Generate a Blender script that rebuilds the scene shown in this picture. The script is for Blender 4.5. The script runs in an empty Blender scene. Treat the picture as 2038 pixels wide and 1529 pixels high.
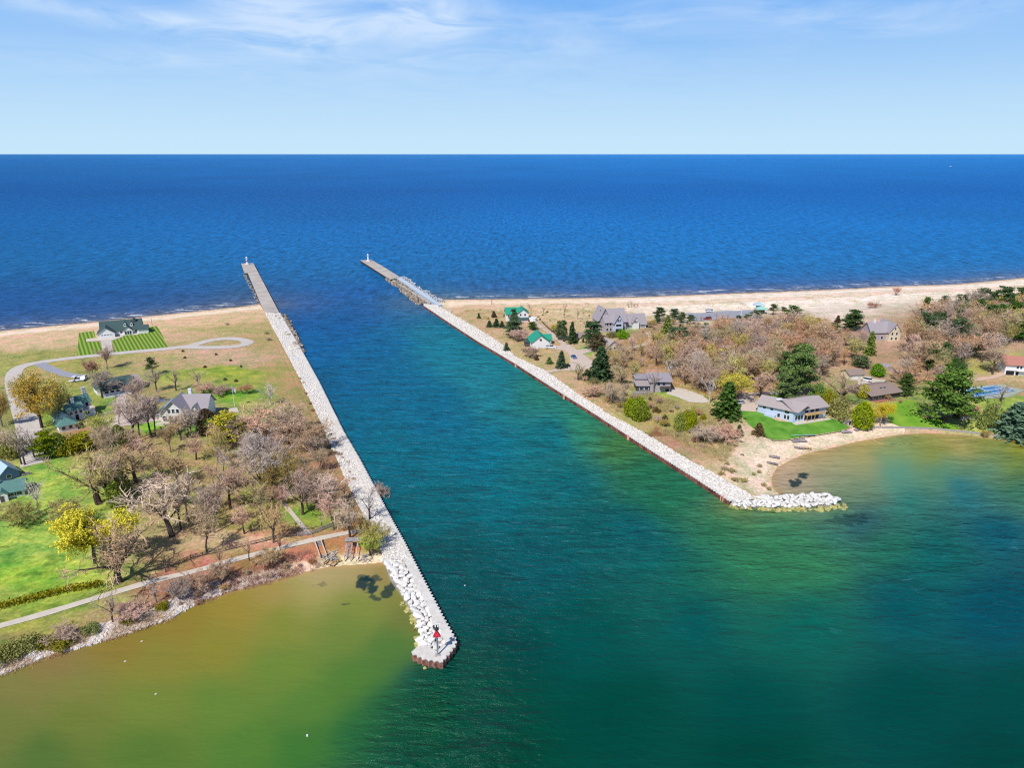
import bpy, math, random
import numpy as np
# ---------------------------------------------------------------- camera, sky, sun, exposure
sc = bpy.context.scene
F_PX, PITCH, CAM_H, W_PX, H_PX = 1362.0, math.radians(18.6), 100.0, 2038.0, 1529.0
cam_data = bpy.data.cameras.new('camera'); cam = bpy.data.objects.new('camera', cam_data)
sc.collection.objects.link(cam); sc.camera = cam
cam.location = (0, 0, CAM_H); cam.rotation_euler = (math.radians(90) - PITCH, 0, math.radians(0))
cam_data.sensor_fit = 'HORIZONTAL'; cam_data.sensor_width = 36.0
cam_data.lens = 36.0 * F_PX / W_PX; cam_data.clip_start = 1.0; cam_data.clip_end = 500000.0
SUN_EL = math.radians(50); SUN_AZ = (-0.50, -0.866)      # direction towards the sun: behind and left of the camera
sun_data = bpy.data.lights.new('sun', 'SUN'); sun = bpy.data.objects.new('sun', sun_data); sc.collection.objects.link(sun)
sun_data.energy = 4.3; sun_data.angle = math.radians(0.5); sun_data.color = (1.0, 0.965, 0.915)
from mathutils import Vector, Matrix
SUNV = Vector((SUN_AZ[0] * math.cos(SUN_EL), SUN_AZ[1] * math.cos(SUN_EL), math.sin(SUN_EL)))
sun.rotation_euler = SUNV.to_track_quat('Z', 'Y').to_euler()
world = bpy.data.worlds.new('World'); sc.world = world; world.use_nodes = True
nt = world.node_tree; nt.nodes.clear()
def N(t, kind, **kw):
    n = t.nodes.new(kind)
    for k, v in kw.items():
        if k in n.bl_rna.properties: setattr(n, k, v)
        else: n.inputs[k.replace('_', ' ')].default_value = v
    return n
sky = N(nt, 'ShaderNodeTexSky', sky_type='NISHITA', sun_disc=False, sun_elevation=SUN_EL,
        sun_rotation=math.atan2(SUN_AZ[0], SUN_AZ[1]), air_density=1.0, dust_density=0.3, ozone_density=2.0, altitude=100)
hs = N(nt, 'ShaderNodeHueSaturation'); hs.inputs['Saturation'].default_value = 1.15; hs.inputs['Value'].default_value = 1.0
hs.inputs['Hue'].default_value = 0.515
nt.links.new(sky.outputs[0], hs.inputs['Color'])
tc = N(nt, 'ShaderNodeTexCoord'); sep = N(nt, 'ShaderNodeSeparateXYZ'); nt.links.new(tc.outputs['Generated'], sep.inputs[0])
def M(t, op, a, b=None, clamp=False):
    n = t.nodes.new('ShaderNodeMath'); n.operation = op; n.use_clamp = clamp
    for i, x in enumerate((a, b)):
        if x is None: continue
        if isinstance(x, (int, float)): n.inputs[i].default_value = x
        else: t.links.new(x, n.inputs[i])
    return n.outputs[0]
zz = M(nt, 'MAXIMUM', sep.outputs['Z'], 0.0)
zo = M(nt, 'ADD', zz, 0.06)
cx_ = M(nt, 'DIVIDE', sep.outputs['X'], zo); cy_ = M(nt, 'DIVIDE', sep.outputs['Y'], zo)
cmb = N(nt, 'ShaderNodeCombineXYZ'); nt.links.new(cx_, cmb.inputs[0]); nt.links.new(cy_, cmb.inputs[1])
mp = N(nt, 'ShaderNodeMapping'); mp.inputs['Rotation'].default_value = (0, 0, 0.35); mp.inputs['Scale'].default_value = (0.8, 0.75, 1)
mp.inputs['Location'].default_value = (1.3, 4.0, 0.0)
nt.links.new(cmb.outputs[0], mp.inputs[0])
n1 = N(nt, 'ShaderNodeTexNoise'); n1.inputs['Scale'].default_value = 1.9; n1.inputs['Detail'].default_value = 9; n1.inputs['Roughness'].default_value = 0.58; n1.inputs['Distortion'].default_value = 0.9
nt.links.new(mp.outputs[0], n1.inputs['Vector'])
n2 = N(nt, 'ShaderNodeTexNoise'); n2.inputs['Scale'].default_value = 0.35; n2.inputs['Detail'].default_value = 3
nt.links.new(mp.outputs[0], n2.inputs['Vector'])
# cirrus wisps: streaky noise gathered round a few places of the sky
def wisp(px, py, rx, ry, amp):
    u = (px - 1019) / 1362; v = (py - 764.5) / 1362; sp, cp = math.sin(PITCH), math.cos(PITCH)
    dx, dy, dz = u, cp - v * sp, -sp - v * cp; n_ = math.sqrt(dx * dx + dy * dy + dz * dz); az = dx / n_; el = dz / n_
    ax = M(nt, 'MULTIPLY', M(nt, 'SUBTRACT', sep.outputs['X'], az), 1362 / rx); ay = M(nt, 'MULTIPLY', M(nt, 'SUBTRACT', sep.outputs['Z'], el), 1362 / ry)
    r_ = M(nt, 'ADD', M(nt, 'MULTIPLY', ax, ax), M(nt, 'MULTIPLY', ay, ay)); return M(nt, 'MULTIPLY', M(nt, 'DIVIDE', 1.0, M(nt, 'ADD', M(nt, 'MULTIPLY', r_, r_), 1.0)), amp)
msk = None
for w_ in [(560, 35, 75, 50, .95), (850, 28, 90, 38, .9), (360, 52, 85, 12, .8), (140, 14, 120, 11, .6), (700, 60, 260, 70, .4), (1800, 25, 140, 16, .7), (1500, 10, 160, 16, .4), (1130, 90, 90, 14, .4), (230, 118, 150, 14, .4), (1230, 40, 80, 12, .45), (1800, 60, 60, 10, .5), (1000, 80, 500, 90, .18)]:
    w1_ = wisp(*w_); msk = w1_ if msk is None else M(nt, 'ADD', msk, w1_)
mr = N(nt, 'ShaderNodeMapRange'); mr.inputs['From Min'].default_value = 0.30; mr.inputs['From Max'].default_value = 0.68
nt.links.new(n1.outputs['Fac'], mr.inputs['Value'])
prod = M(nt, 'MULTIPLY', mr.outputs[0], M(nt, 'ADD', msk, 0.03), True)
hm = N(nt, 'ShaderNodeMapRange'); hm.inputs['From Min'].default_value = 0.06; hm.inputs['From Max'].default_value = 0.17
nt.links.new(zz, hm.inputs['Value'])
cm = M(nt, 'MULTIPLY', prod, 0.70)
# the air: pale at the horizon, clear blue some 13 degrees up, the physical sky above
def mrange(a, b2, lo, hi):
    n = N(nt, 'ShaderNodeMapRange'); n.interpolation_type = 'SMOOTHSTEP'
    for k_, v_ in (('From Min', a), ('From Max', b2), ('To Min', lo), ('To Max', hi)): n.inputs[k_].default_value = v_
    nt.links.new(zz, n.inputs['Value']); return n.outputs[0]
low = N(nt, 'ShaderNodeMixRGB'); low.inputs['Color1'].default_value = (6.4, 8.95, 10.7, 1); low.inputs['Color2'].default_value = (1.1, 4.2, 10.2, 1)
nt.links.new(mrange(-0.02, 0.26, 0.0, 1.0), low.inputs['Fac'])
blue = N(nt, 'ShaderNodeMixRGB'); nt.links.new(mrange(0.22, 0.55, 0.0, 1.0), blue.inputs['Fac'])
nt.links.new(low.outputs[0], blue.inputs['Color1']); nt.links.new(hs.outputs[0], blue.inputs['Color2'])
mixc = N(nt, 'ShaderNodeMixRGB'); mixc.inputs['Color2'].default_value = (8.2, 9.6, 11.3, 1)
nt.links.new(cm, mixc.inputs['Fac']); nt.links.new(blue.outputs[0], mixc.inputs['Color1'])
bg = N(nt, 'ShaderNodeBackground'); bg.inputs['Strength'].default_value = 0.09
nt.links.new(mixc.outputs[0], bg.inputs['Color'])
wo = N(nt, 'ShaderNodeOutputWorld'); nt.links.new(bg.outputs[0], wo.inputs['Surface'])
sc.view_settings.view_transform = 'Standard'; sc.view_settings.look = 'None'
sc.view_settings.exposure = 0.0; sc.view_settings.gamma = 1.0
sc.cycles.use_denoising = False; sc.cycles.filter_width = 1.15
sc.cycles.max_bounces = 5; sc.cycles.diffuse_bounces = 2; sc.cycles.glossy_bounces = 2; sc.cycles.transparent_max_bounces = 8

# ---------------------------------------------------------------- maths: photograph scale -> ground
rnd = random.Random(7)
rng = np.random.default_rng(11)
SP, CP = math.sin(PITCH), math.cos(PITCH)
def ray_at(px, py, z=0.0):
    u = (px - W_PX / 2) / F_PX; v = (py - H_PX / 2) / F_PX
    t = (CAM_H - z) / (SP + v * CP)
    return (u * t, (CP - v * SP) * t)
def proj(x, y, z):
    d = y * CP + (CAM_H - z) * SP
    return W_PX / 2 + F_PX * x / d, H_PX / 2 - F_PX * (y * SP - (CAM_H - z) * CP) / d
def srgb(hx, k=1.0):
    hx = hx.lstrip('#'); o = []
    for i in (0, 2, 4):
        c = int(hx[i:i + 2], 16) / 255
        o.append((c / 12.92 if c <= 0.04045 else ((c + 0.055) / 1.055) ** 2.4) / k)
    return o
def smooth(t): t = np.clip(t, 0, 1); return t * t * (3 - 2 * t)
def hash2(ix, iy, s):
    n = (ix.astype(np.int64) * 374761393 + iy.astype(np.int64) * 668265263 + s * 1442695041) & 0xffffffff
    n = ((n ^ (n >> 13)) * 1274126177) & 0xffffffff
    return ((n ^ (n >> 16)) & 0xffff) / 65535.0
def vnoise(x, y, s=0):
    x = np.asarray(x, float); y = np.asarray(y, float)
    ix = np.floor(x); iy = np.floor(y); fx = smooth(x - ix); fy = smooth(y - iy)
    a = hash2(ix, iy, s); b = hash2(ix + 1, iy, s); c = hash2(ix, iy + 1, s); d = hash2(ix + 1, iy + 1, s)
    return (a * (1 - fx) + b * fx) * (1 - fy) + (c * (1 - fx) + d * fx) * fy
def fbm(x, y, s=0, o=3):
    r = 0; a = 0.5
    for k in range(o):
        r = r + a * vnoise(x * 2 ** k, y * 2 ** k, s + k); a *= 0.5
    return r / (1 - 0.5 ** o)

# shorelines, traced at water level
LAKE_L = [(-3000, -300), ray_at(-900, 752), ray_at(-300, 691), ray_at(0, 660), ray_at(100, 650), ray_at(190, 642), ray_at(300, 630), ray_at(400, 620), ray_at(500, 609), ray_at(522, 606)]
STRIP_L = [ray_at(*q, 1.7) for q in [(540, 622), (556, 645), (575, 690), (610, 750), (643, 810), (663, 860), (692, 915), (722, 970), (752, 1036), (768, 1075), (775, 1108)]]
BAY_L = [ray_at(*q) for q in [(775, 1116), (762, 1121), (700, 1126), (655, 1128), (600, 1140), (576, 1146), (517, 1160), (458, 1175), (400, 1196), (380, 1205), (334, 1233), (255, 1259), (184, 1282), (98, 1304), (0, 1343), (-120, 1400), (-300, 1500), (-600, 1700)]] + [(-190, 30), (-400, -100), (-3000, -600)]
LAKE_R = [ray_at(*q) for q in [(872, 602), (880, 597.5), (960, 597), (1100, 595), (1260, 592.5), (1400, 587), (1540, 582), (1660, 577), (1800, 570), (1900, 567), (1960, 562), (2038, 554), (2200, 546), (2500, 534)]] + [(1500, 1100), (3000, 2000)]
BAY_R = [(3000, 300), (900, 200)] + [ray_at(*q) for q in [(2900, 1010), (2400, 920), (2200, 900), (2038, 880), (2010, 877), (1928, 867), (1845, 862), (1784, 866), (1702, 880), (1650, 893), (1605, 903), (1575, 915), (1548, 930), (1537, 945), (1535, 960), (1540, 972), (1552, 984)]]
STRIP_R = [ray_at(*q, 1.7) for q in [(1560, 990), (1480, 990), (1440, 974), (1380, 938), (1330, 905), (1290, 880), (1240, 850), (1190, 815), (1100, 760), (1020, 708), (960, 672), (900, 634), (868, 612)]]
LAND_L = LAKE_L + STRIP_L + BAY_L
LAND_R = LAKE_R + BAY_R + STRIP_R
def inside(poly, x, y):
    r = np.zeros(x.shape, bool); n = len(poly)
    for i in range(n):
        x1, y1 = poly[i]; x2, y2 = poly[(i + 1) % n]
        if y1 == y2: continue
        c = ((y1 > y) != (y2 > y)) & (x < (x2 - x1) * (y - y1) / (y2 - y1) + x1)
        r ^= c
    return r
def dist_line(line, x, y):
    r = np.full(x.shape, 1e9)
    for (x1, y1), (x2, y2) in zip(line[:-1], line[1:]):
        dx, dy = x2 - x1, y2 - y1
        t = np.clip(((x - x1) * dx + (y - y1) * dy) / (dx * dx + dy * dy), 0, 1)
        r = np.minimum(r, (x - x1 - t * dx) ** 2 + (y - y1 - t * dy) ** 2)
    return np.sqrt(r)
def gblob(x, y, q, rx, ry):      # a soft mound about a ground point
    cx, cy = q
    return np.exp(-(((x - cx) / rx) ** 2 + ((y - cy) / ry) ** 2))
HILLS = [(ray_at(1480, 705), 55, 45, 4.5), (ray_at(1700, 665), 60, 40, 6.0), (ray_at(1930, 645), 70, 60, 8.0), (ray_at(1230, 665), 35, 30, 2.5),
         (ray_at(2000, 720), 50, 35, 6.0), (ray_at(1600, 730), 40, 30, 3.5), (ray_at(300, 960), 40, 30, 1.3), (ray_at(60, 900), 50, 50, 1.5),
         (ray_at(1580, 812), 24, 16, 1.6), (ray_at(1400, 800), 40, 25, 1.5)]
def terrain_h(x, y, full=False):
    x = np.atleast_1d(np.asarray(x, float)); y = np.atleast_1d(np.asarray(y, float))
    il = inside(LAND_L, x, y); ir = inside(LAND_R, x, y)
    dlk = np.minimum(dist_line(LAKE_L, x, y), dist_line(LAKE_R, x, y))
    dbl = dist_line(BAY_L, x, y); dbr = dist_line(BAY_R, x, y)
    land = il | ir
    h = 0.25 + 1.5 * smooth(dlk / 45) ** 0.8
    hb = np.where(il, 0.06 + 0.34 * smooth(dbl / 3.0) + 3.0 * smooth((dbl - 1.5) / 8.0), 0.05 + 0.85 * smooth(dbr / 9) + 1.2 * smooth((dbr - 6) / 10))
    h = np.minimum(h, hb)
    dst = np.minimum(dist_line(STRIP_L, x, y), dist_line(STRIP_R, x, y))
    up = smooth((np.minimum(dst, np.minimum(dlk, np.minimum(dbl, dbr)) + 3) - 5) / 25)
    hill = 0
    for q, rx, ry, a in HILLS: hill = hill + a * gblob(x, y, q, rx, ry)
    dune = (fbm(x / 14, y / 9, 5) - 0.5) * 2.2 * np.exp(-((dlk - 55) / 30) ** 2) * ir
    h = h + up * (hill + 0.5 + dune + 0.35 * (fbm(x / 30, y / 30, 3) - 0.5))
    h = np.where(dst < 6, np.minimum(h, np.where(dst < 3.2, 1.2, 1.62)), h)
    h = np.where(land, h, -0.12 * np.minimum(np.minimum(dlk, dbl), dbr) - 0.02)
    h = np.where(~land & (dst < 12), np.minimum(h, -1.0), h)
    h = np.maximum(h, -3.0)
    if full: return h, il, ir, dlk, dbl, dbr, dst
    return h
def G(px, py, extra=0.0):
    z = 1.8
    for _ in range(7):
        x, y = ray_at(px, py, z); z = 0.5 * z + 0.5 * float(terrain_h(x, y)[0])
    x, y = ray_at(px, py, z)
    return Vector((x, y, float(terrain_h(x, y)[0]) + extra))
def height_for(p, top_py):
    v = (top_py - H_PX / 2) / F_PX
    q = p.y * (SP + v * CP) / (CP - v * SP)
    return (CAM_H - q) - p.z
def ppm(p): return F_PX / (p.y * CP + (CAM_H - p.z) * SP)      # photo pixels per metre at a point

# ---------------------------------------------------------------- materials
MATS = {}
def mat(name, col=(0.5, 0.5, 0.5), rough=0.8, var=0.15, scale=2.0, col2=None, bump=0.0, spec=0.3, objvar=0.0, metal=0.0, stretch=None, detail=4):
    if name in MATS: return MATS[name]
    m = bpy.data.materials.new(name); m.use_nodes = True; t = m.node_tree; b = t.nodes['Principled BSDF']
    b.inputs['Roughness'].default_value = rough; b.inputs['Specular IOR Level'].default_value = spec; b.inputs['Metallic'].default_value = metal
    co = t.nodes.new('ShaderNodeTexCoord'); src = co.outputs['Object']
    if stretch:
        mpp = t.nodes.new('ShaderNodeMapping'); mpp.inputs['Scale'].default_value = stretch; t.links.new(src, mpp.inputs[0]); src = mpp.outputs[0]
    no = t.nodes.new('ShaderNodeTexNoise'); no.inputs['Scale'].default_value = scale; no.inputs['Detail'].default_value = detail; t.links.new(src, no.inputs['Vector'])
    mr_ = t.nodes.new('ShaderNodeMapRange'); mr_.inputs['From Min'].default_value = 0.3; mr_.inputs['From Max'].default_value = 0.7
    t.links.new(no.outputs['Fac'], mr_.inputs['Value'])
    mx = t.nodes.new('ShaderNodeMixRGB')
    c1 = [c * (1 - var) for c in col[:3]]; c2 = list(col2[:3]) if col2 else [min(1, c * (1 + var)) for c in col[:3]]
    mx.inputs['Color1'].default_value = (*c1, 1); mx.inputs['Color2'].default_value = (*c2, 1); t.links.new(mr_.outputs[0], mx.inputs['Fac'])
    out = mx.outputs[0]
    if objvar:
        oi = t.nodes.new('ShaderNodeObjectInfo'); h2 = t.nodes.new('ShaderNodeHueSaturation')
        h2.inputs['Value'].default_value = 1
        a = M(t, 'MULTIPLY', oi.outputs['Random'], 2 * objvar); a = M(t, 'ADD', a, 1 - objvar); t.links.new(a, h2.inputs['Value'])
        r2 = M(t, 'FRACT', M(t, 'MULTIPLY', oi.outputs['Random'], 7.31)); r2 = M(t, 'ADD', M(t, 'MULTIPLY', r2, 0.05 * min(1, objvar * 4)), 0.5 - 0.025 * min(1, objvar * 4)); t.links.new(r2, h2.inputs['Hue'])
        r3 = M(t, 'FRACT', M(t, 'MULTIPLY', oi.outputs['Random'], 13.7)); r3 = M(t, 'ADD', M(t, 'MULTIPLY', r3, 0.5), 0.75); t.links.new(r3, h2.inputs['Saturation'])
        t.links.new(out, h2.inputs['Color']); out = h2.outputs[0]
    t.links.new(out, b.inputs['Base Color'])
    if bump:
        bp = t.nodes.new('ShaderNodeBump'); bp.inputs['Strength'].default_value = bump; bp.inputs['Distance'].default_value = 0.1
        t.links.new(no.outputs['Fac'], bp.inputs['Height']); t.links.new(bp.outputs[0], b.inputs['Normal'])
    MATS[name] = m; return m

# ---------------------------------------------------------------- object helpers
COL = sc.collection
def np_mesh(name, V, Fc, mats, smooth_=False, midx=None):
    me = bpy.data.meshes.new(name); V = np.asarray(V, np.float32); Fc = np.asarray(Fc, np.int32)
    k = Fc.shape[1]
    me.vertices.add(len(V)); me.vertices.foreach_set('co', V.ravel())
    me.loops.add(Fc.size); me.loops.foreach_set('vertex_index', Fc.ravel())
    me.polygons.add(len(Fc)); me.polygons.foreach_set('loop_start', np.arange(0, Fc.size, k, dtype=np.int32))
    for m in (mats if isinstance(mats, (list, tuple)) else [mats]): me.materials.append(m)
    if midx is not None: me.polygons.foreach_set('material_index', np.asarray(midx, np.int32))
    me.polygons.foreach_set('use_smooth', np.full(len(Fc), smooth_, bool))
    me.update(calc_edges=True); return me
class MB:
    def __init__(s): s.v = []; s.f = []; s.m = []
    def add(s, vs, fs, mi=0):
        o = len(s.v); s.v += [tuple(map(float, v)) for v in vs]; s.f += [[i + o for i in f] for f in fs]; s.m += [mi] * len(fs); return s
    def box(s, a, b, mi=0, rot=0, piv=None):
        x0, y0, z0 = a; x1, y1, z1 = b
        vs = [(x0, y0, z0), (x1, y0, z0), (x1, y1, z0), (x0, y1, z0), (x0, y0, z1), (x1, y0, z1), (x1, y1, z1), (x0, y1, z1)]
        if rot:
            c, sn = math.cos(rot), math.sin(rot); px, py = piv or ((x0 + x1) / 2, (y0 + y1) / 2)
            vs = [(px + (x - px) * c - (y - py) * sn, py + (x - px) * sn + (y - py) * c, z) for x, y, z in vs]
        return s.add(vs, [[3, 2, 1, 0], [4, 5, 6, 7], [0, 1, 5, 4], [1, 2, 6, 5], [2, 3, 7, 6], [3, 0, 4, 7]], mi)
    def tube(s, pts, rads, n=6, mi=0, cap=True):
        pts = [Vector(p) for p in pts]; o = []
        for i, p in enumerate(pts):
            d = (pts[min(i + 1, len(pts) - 1)] - pts[max(i - 1, 0)]).normalized()
            a = d.cross(Vector((0.3, 0.1, 1)) if abs(d.z) < 0.9 else Vector((1, 0, 0))).normalized(); b = d.cross(a)
            o += [p + (a * math.cos(2 * math.pi * k / n) + b * math.sin(2 * math.pi * k / n)) * rads[i] for k in range(n)]
        fs = [[i * n + k, i * n + (k + 1) % n, (i + 1) * n + (k + 1) % n, (i + 1) * n + k] for i in range(len(pts) - 1) for k in range(n)]
        if cap: fs += [list(range(n))[::-1], [(len(pts) - 1) * n + k for k in range(n)]]
        return s.add(o, fs, mi)
    def prism(s, poly, z0, z1, mi=0):
        n = len(poly)
        a = sum(poly[i][0] * poly[(i + 1) % n][1] - poly[(i + 1) % n][0] * poly[i][1] for i in range(n))
        if a < 0: poly = poly[::-1]
        vs = [(x, y, z0) for x, y in poly] + [(x, y, z1) for x, y in poly]
        return s.add(vs, [list(range(n))[::-1], list(range(n, 2 * n))] + [[i, (i + 1) % n, n + (i + 1) % n, n + i] for i in range(n)], mi)
    def mesh(s, name, mats):
        me = bpy.data.meshes.new(name); me.from_pydata(s.v, [], s.f)
        for m in (mats if isinstance(mats, (list, tuple)) else [mats]): me.materials.append(m)
        me.polygons.foreach_set('material_index', s.m); me.update(); return me
def link(name, me, parent=None, loc=None, rot=None, scale=None):
    o = bpy.data.objects.new(name, me); COL.objects.link(o)
    if parent is not None: o.parent = parent
    if loc is not None: o.location = loc
    if rot is not None: o.rotation_euler = rot if isinstance(rot, tuple) else (0, 0, rot)
    if scale is not None: o.scale = scale if isinstance(scale, tuple) else (scale,) * 3
    return o
def tag(o, label=None, cat=None, group=None, kind=None):
    if label: o['label'] = label
    if cat: o['category'] = cat
    if group: o['group'] = group
    if kind: o['kind'] = kind
    return o
def thing(name, label, cat, loc=(0, 0, 0), rot=0, group=None, scale=None):
    return tag(link(name, None, None, loc, rot, scale), label, cat, group)
KIDS = {}
def dup(root, loc, rot, scale, name=None, label=None, cat=None, group=None, mats=None):
    r = root.copy(); COL.objects.link(r); r.location = loc; r.rotation_euler = (0, 0, rot) if not isinstance(rot, tuple) else rot; r.scale = scale
    if name: r.name = name
    tag(r, label, cat, group)
    if group is None and 'group' in r: del r['group']
    for ch in KIDS[root.name]:
        c = ch.copy(); COL.objects.link(c); c.parent = r
        if mats and ch.name.split('.')[0] in mats:
            c.material_slots[0].link = 'OBJECT'; c.material_slots[0].material = mats[ch.name.split('.')[0]]
    return r
# ---------------------------------------------------------------- grids, dense where the land and water are near
def depth_of(yy): return CAM_H / (SP + ((yy - H_PX / 2) / F_PX) * CP)
def trap_grid(rows_y, us):
    dep = np.array([depth_of(q) for q in rows_y]); Y = np.array([ray_at(0, q)[1] for q in rows_y])
    X = us[None, :] * dep[:, None]; YY = np.repeat(Y[:, None], len(us), 1)
    return X, YY
def grid_faces(nr, ncol):
    i = np.arange(nr - 1)[:, None] * ncol + np.arange(ncol - 1)[None, :]
    return np.stack([i, i + 1, i + ncol + 1, i + ncol], -1).reshape(-1, 4)
def add_color(me, rgb):
    a = me.color_attributes.new('Col', 'FLOAT_COLOR', 'POINT')
    a.data.foreach_set('color', np.concatenate([rgb, np.ones((len(rgb), 1))], 1).astype(np.float32).ravel())
def add_float(me, name, v):
    a = me.attributes.new(name, 'FLOAT', 'POINT'); a.data.foreach_set('value', np.asarray(v, np.float32).ravel())

# ---------------------------------------------------------------- land
GK = 1.02
LB = [  # ground patches: centre and half-size (photo scale), colour of the ground itself
 (150, 672, 200, 14, '#CFAE88'), (30, 692, 70, 12, '#D2B48C'), (330, 636, 200, 8, '#D0AE80'), (430, 641, 90, 11, '#C9A878'), (-200, 720, 200, 30, '#C4A97C'),
 (60, 718, 140, 11, '#94984C'), (-20, 740, 60, 14, '#93A048'), (110, 735, 60, 10, '#A9A055'), (430, 663, 90, 7, '#AFA268'), (520, 690, 40, 22, '#B29A68'), (400, 708, 120, 8, '#C6A684'), (440, 722, 120, 10, '#C4A484'), (300, 715, 60, 7, '#A9A358'), (350, 730, 60, 10, '#B39C6E'),
 (450, 752, 100, 9, '#8FA534'), (400, 757, 60, 9, '#A1A048'), (470, 795, 70, 13, '#62A022'), (330, 757, 25, 12, '#88A838'), (500, 770, 50, 12, '#95A040'), (560, 760, 40, 40, '#AE9560'), (370, 860, 80, 13, '#5FAE24'), (310, 868, 40, 12, '#5CAE2A'), (600, 810, 40, 40, '#A28A5C'), (505, 820, 30, 20, '#8a9a48'), (215, 815, 22, 14, '#6F9A35'), (130, 805, 80, 26, '#8A9648'), (270, 800, 40, 20, '#A0925C'), (30, 860, 60, 40, '#8B8B4A'), (100, 845, 40, 18, '#7FA035'), (180, 765, 40, 20, '#93964c'),
 (60, 1090, 120, 60, '#8CB248'), (20, 1010, 80, 30, '#8CAC44'), (100, 950, 60, 26, '#80AE40'), (130, 990, 60, 30, '#8CB044'), (190, 1030, 50, 25, '#96AC48'), (60, 1160, 110, 30, '#80B030'), (120, 1190, 90, 14, '#8CA838'), (40, 1220, 60, 12, '#8FA83C'), (60, 1255, 90, 18, '#9BA342'), (150, 1220, 60, 10, '#90A83C'), (10, 935, 60, 14, '#C0A06C'), (15, 1030, 20, 12, '#B99A70'),
 (290, 940, 110, 50, '#A59A5E'), (230, 900, 90, 22, '#A27A5A'), (440, 940, 120, 45, '#A39A5C'), (330, 1020, 80, 40, '#AAA064'), (450, 1040, 90, 24, '#A29A50'), (560, 955, 40, 26, '#8FA040'), (610, 1020, 60, 26, '#85A535'), (640, 1045, 40, 14, '#8AA03C'), (520, 1000, 60, 20, '#A5A050'), (560, 900, 80, 30, '#A69066'), (450, 1090, 80, 14, '#CDB68C'), (350, 1080, 60, 22, '#B49872'), (660, 970, 26, 60, '#A6855E'), (645, 920, 30, 20, '#A27058'), (690, 1020, 20, 30, '#9c7d5c'), (620, 875, 25, 40, '#A78A60'), (400, 880, 60, 16, '#7f9a40'),
 (600, 1072, 110, 7, '#C08A68'), (480, 1098, 100, 8, '#C49678'), (390, 1125, 60, 8, '#BC9070'), (590, 1108, 90, 12, '#B87C58'), (480, 1135, 90, 15, '#A4704E'), (380, 1165, 50, 16, '#A5755A'), (310, 1185, 50, 14, '#9A7050'), (240, 1220, 60, 18, '#A8826A'), (690, 1095, 60, 14, '#B87A52'), (150, 1265, 60, 15, '#9F8062'), (60, 1290, 80, 18, '#7d7a44'), (300, 1215, 60, 14, '#a5836a')]
RB = [
 (1700, 600, 200, 26, '#ECD8BC'), (1450, 603, 120, 12, '#E6D2B0'), (1250, 606, 120, 9, '#E4CFAA'), (1000, 608, 130, 10, '#E2CBA6'), (1100, 622, 60, 10, '#D6BE94'), (1150, 640, 50, 12, '#CDB48A'), (1620, 625, 70, 18, '#EAD8C2'), (1650, 650, 60, 18, '#EAD8C4'), (1710, 655, 70, 18, '#E6D2BA'), (1860, 612, 90, 12, '#EAD8BC'), (1990, 598, 90, 10, '#EAD8BC'), (1950, 590, 160, 16, '#E8D4B4'), (1740, 625, 80, 22, '#E8D6BE'), (1330, 640, 50, 10, '#D9C49E'), (1380, 655, 30, 9, '#E0CDB0'), (2200, 570, 160, 26, '#E6D0B0'),
 (950, 630, 60, 14, '#BFA378'), (1000, 655, 50, 18, '#BCA078'), (1060, 700, 40, 18, '#B9A072'), (1100, 735, 50, 10, '#B6A070'), (1150, 770, 60, 16, '#C0A07A'), (1200, 800, 50, 18, '#B89A70'), (1080, 670, 30, 12, '#BFA682'),
 (1450, 720, 150, 55, '#A1866A'), (1330, 700, 60, 30, '#9A7C5E'), (1800, 700, 140, 50, '#9E8264'), (1990, 660, 100, 50, '#9C8266'), (1750, 703, 55, 20, '#CCA692'), (1650, 735, 60, 14, '#BC9074'), (1600, 690, 60, 30, '#9E8058'), (1290, 820, 50, 18, '#A89858'), (1330, 850, 60, 14, '#9C9450'), (1290, 843, 50, 10, '#A9A05A'), (1400, 850, 50, 22, '#A0905A'), (1330, 800, 40, 8, '#74A828'), (1275, 787, 26, 10, '#80AA36'), (1385, 812, 30, 8, '#A8A254'), (1460, 880, 40, 24, '#CDB896'), (1420, 900, 50, 24, '#B49a6c'),
 (1152, 684, 14, 5, '#5FA02C'), (1172, 707, 16, 6, '#6CA034'), (1232, 664, 26, 7, '#5F9A34'), (1245, 672, 20, 5, '#78a040'), (1700, 800, 60, 20, '#86984a'), (1850, 800, 90, 16, '#8A9A48'), (1960, 748, 60, 9, '#A3A852'), (1900, 745, 40, 9, '#A09a52'), (1990, 815, 70, 14, '#8FA83E'), (1985, 855, 70, 14, '#9FAE4E'), (1720, 855, 60, 8, '#B7A98a'), (1960, 790, 80, 12, '#A58c62'), (1540, 770, 60, 12, '#8a7a52'), (1760, 780, 60, 14, '#9a8a68'),
 (1500, 905, 40, 26, '#E8D3B8'), (1500, 945, 40, 26, '#E2CBAA'), (1460, 930, 26, 24, '#D0BA96'), (1600, 885, 60, 12, '#E0C8A8'), (1700, 866, 60, 8, '#E0C6A4'), (1430, 935, 30, 14, '#C4AA80'), (1303, 872, 24, 6, '#7A4A2C'), (1340, 892, 26, 9, '#A67F60'), (1375, 905, 28, 9, '#A98a6c'), (1520, 972, 40, 10, '#DEC6A0')]
yy = np.concatenate([np.linspace(1700, 1000, 420), np.linspace(999, 540, 520), np.linspace(538, 450, 12)])
uu = np.concatenate([-np.array([30, 12, 6, 3, 2, 1.5, 1.2, 1.0]), np.linspace(-0.9, 0.9, 1240), np.array([1.0, 1.2, 1.5, 2, 3, 6, 12, 30])])
X, Y = trap_grid(yy, uu); sh = X.shape
h, il, ir, dlk, dbl, dbr, dst = terrain_h(X.ravel(), Y.ravel(), True)
xf, yf = X.ravel(), Y.ravel()
d_ = yf * CP + CAM_H * SP
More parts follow.
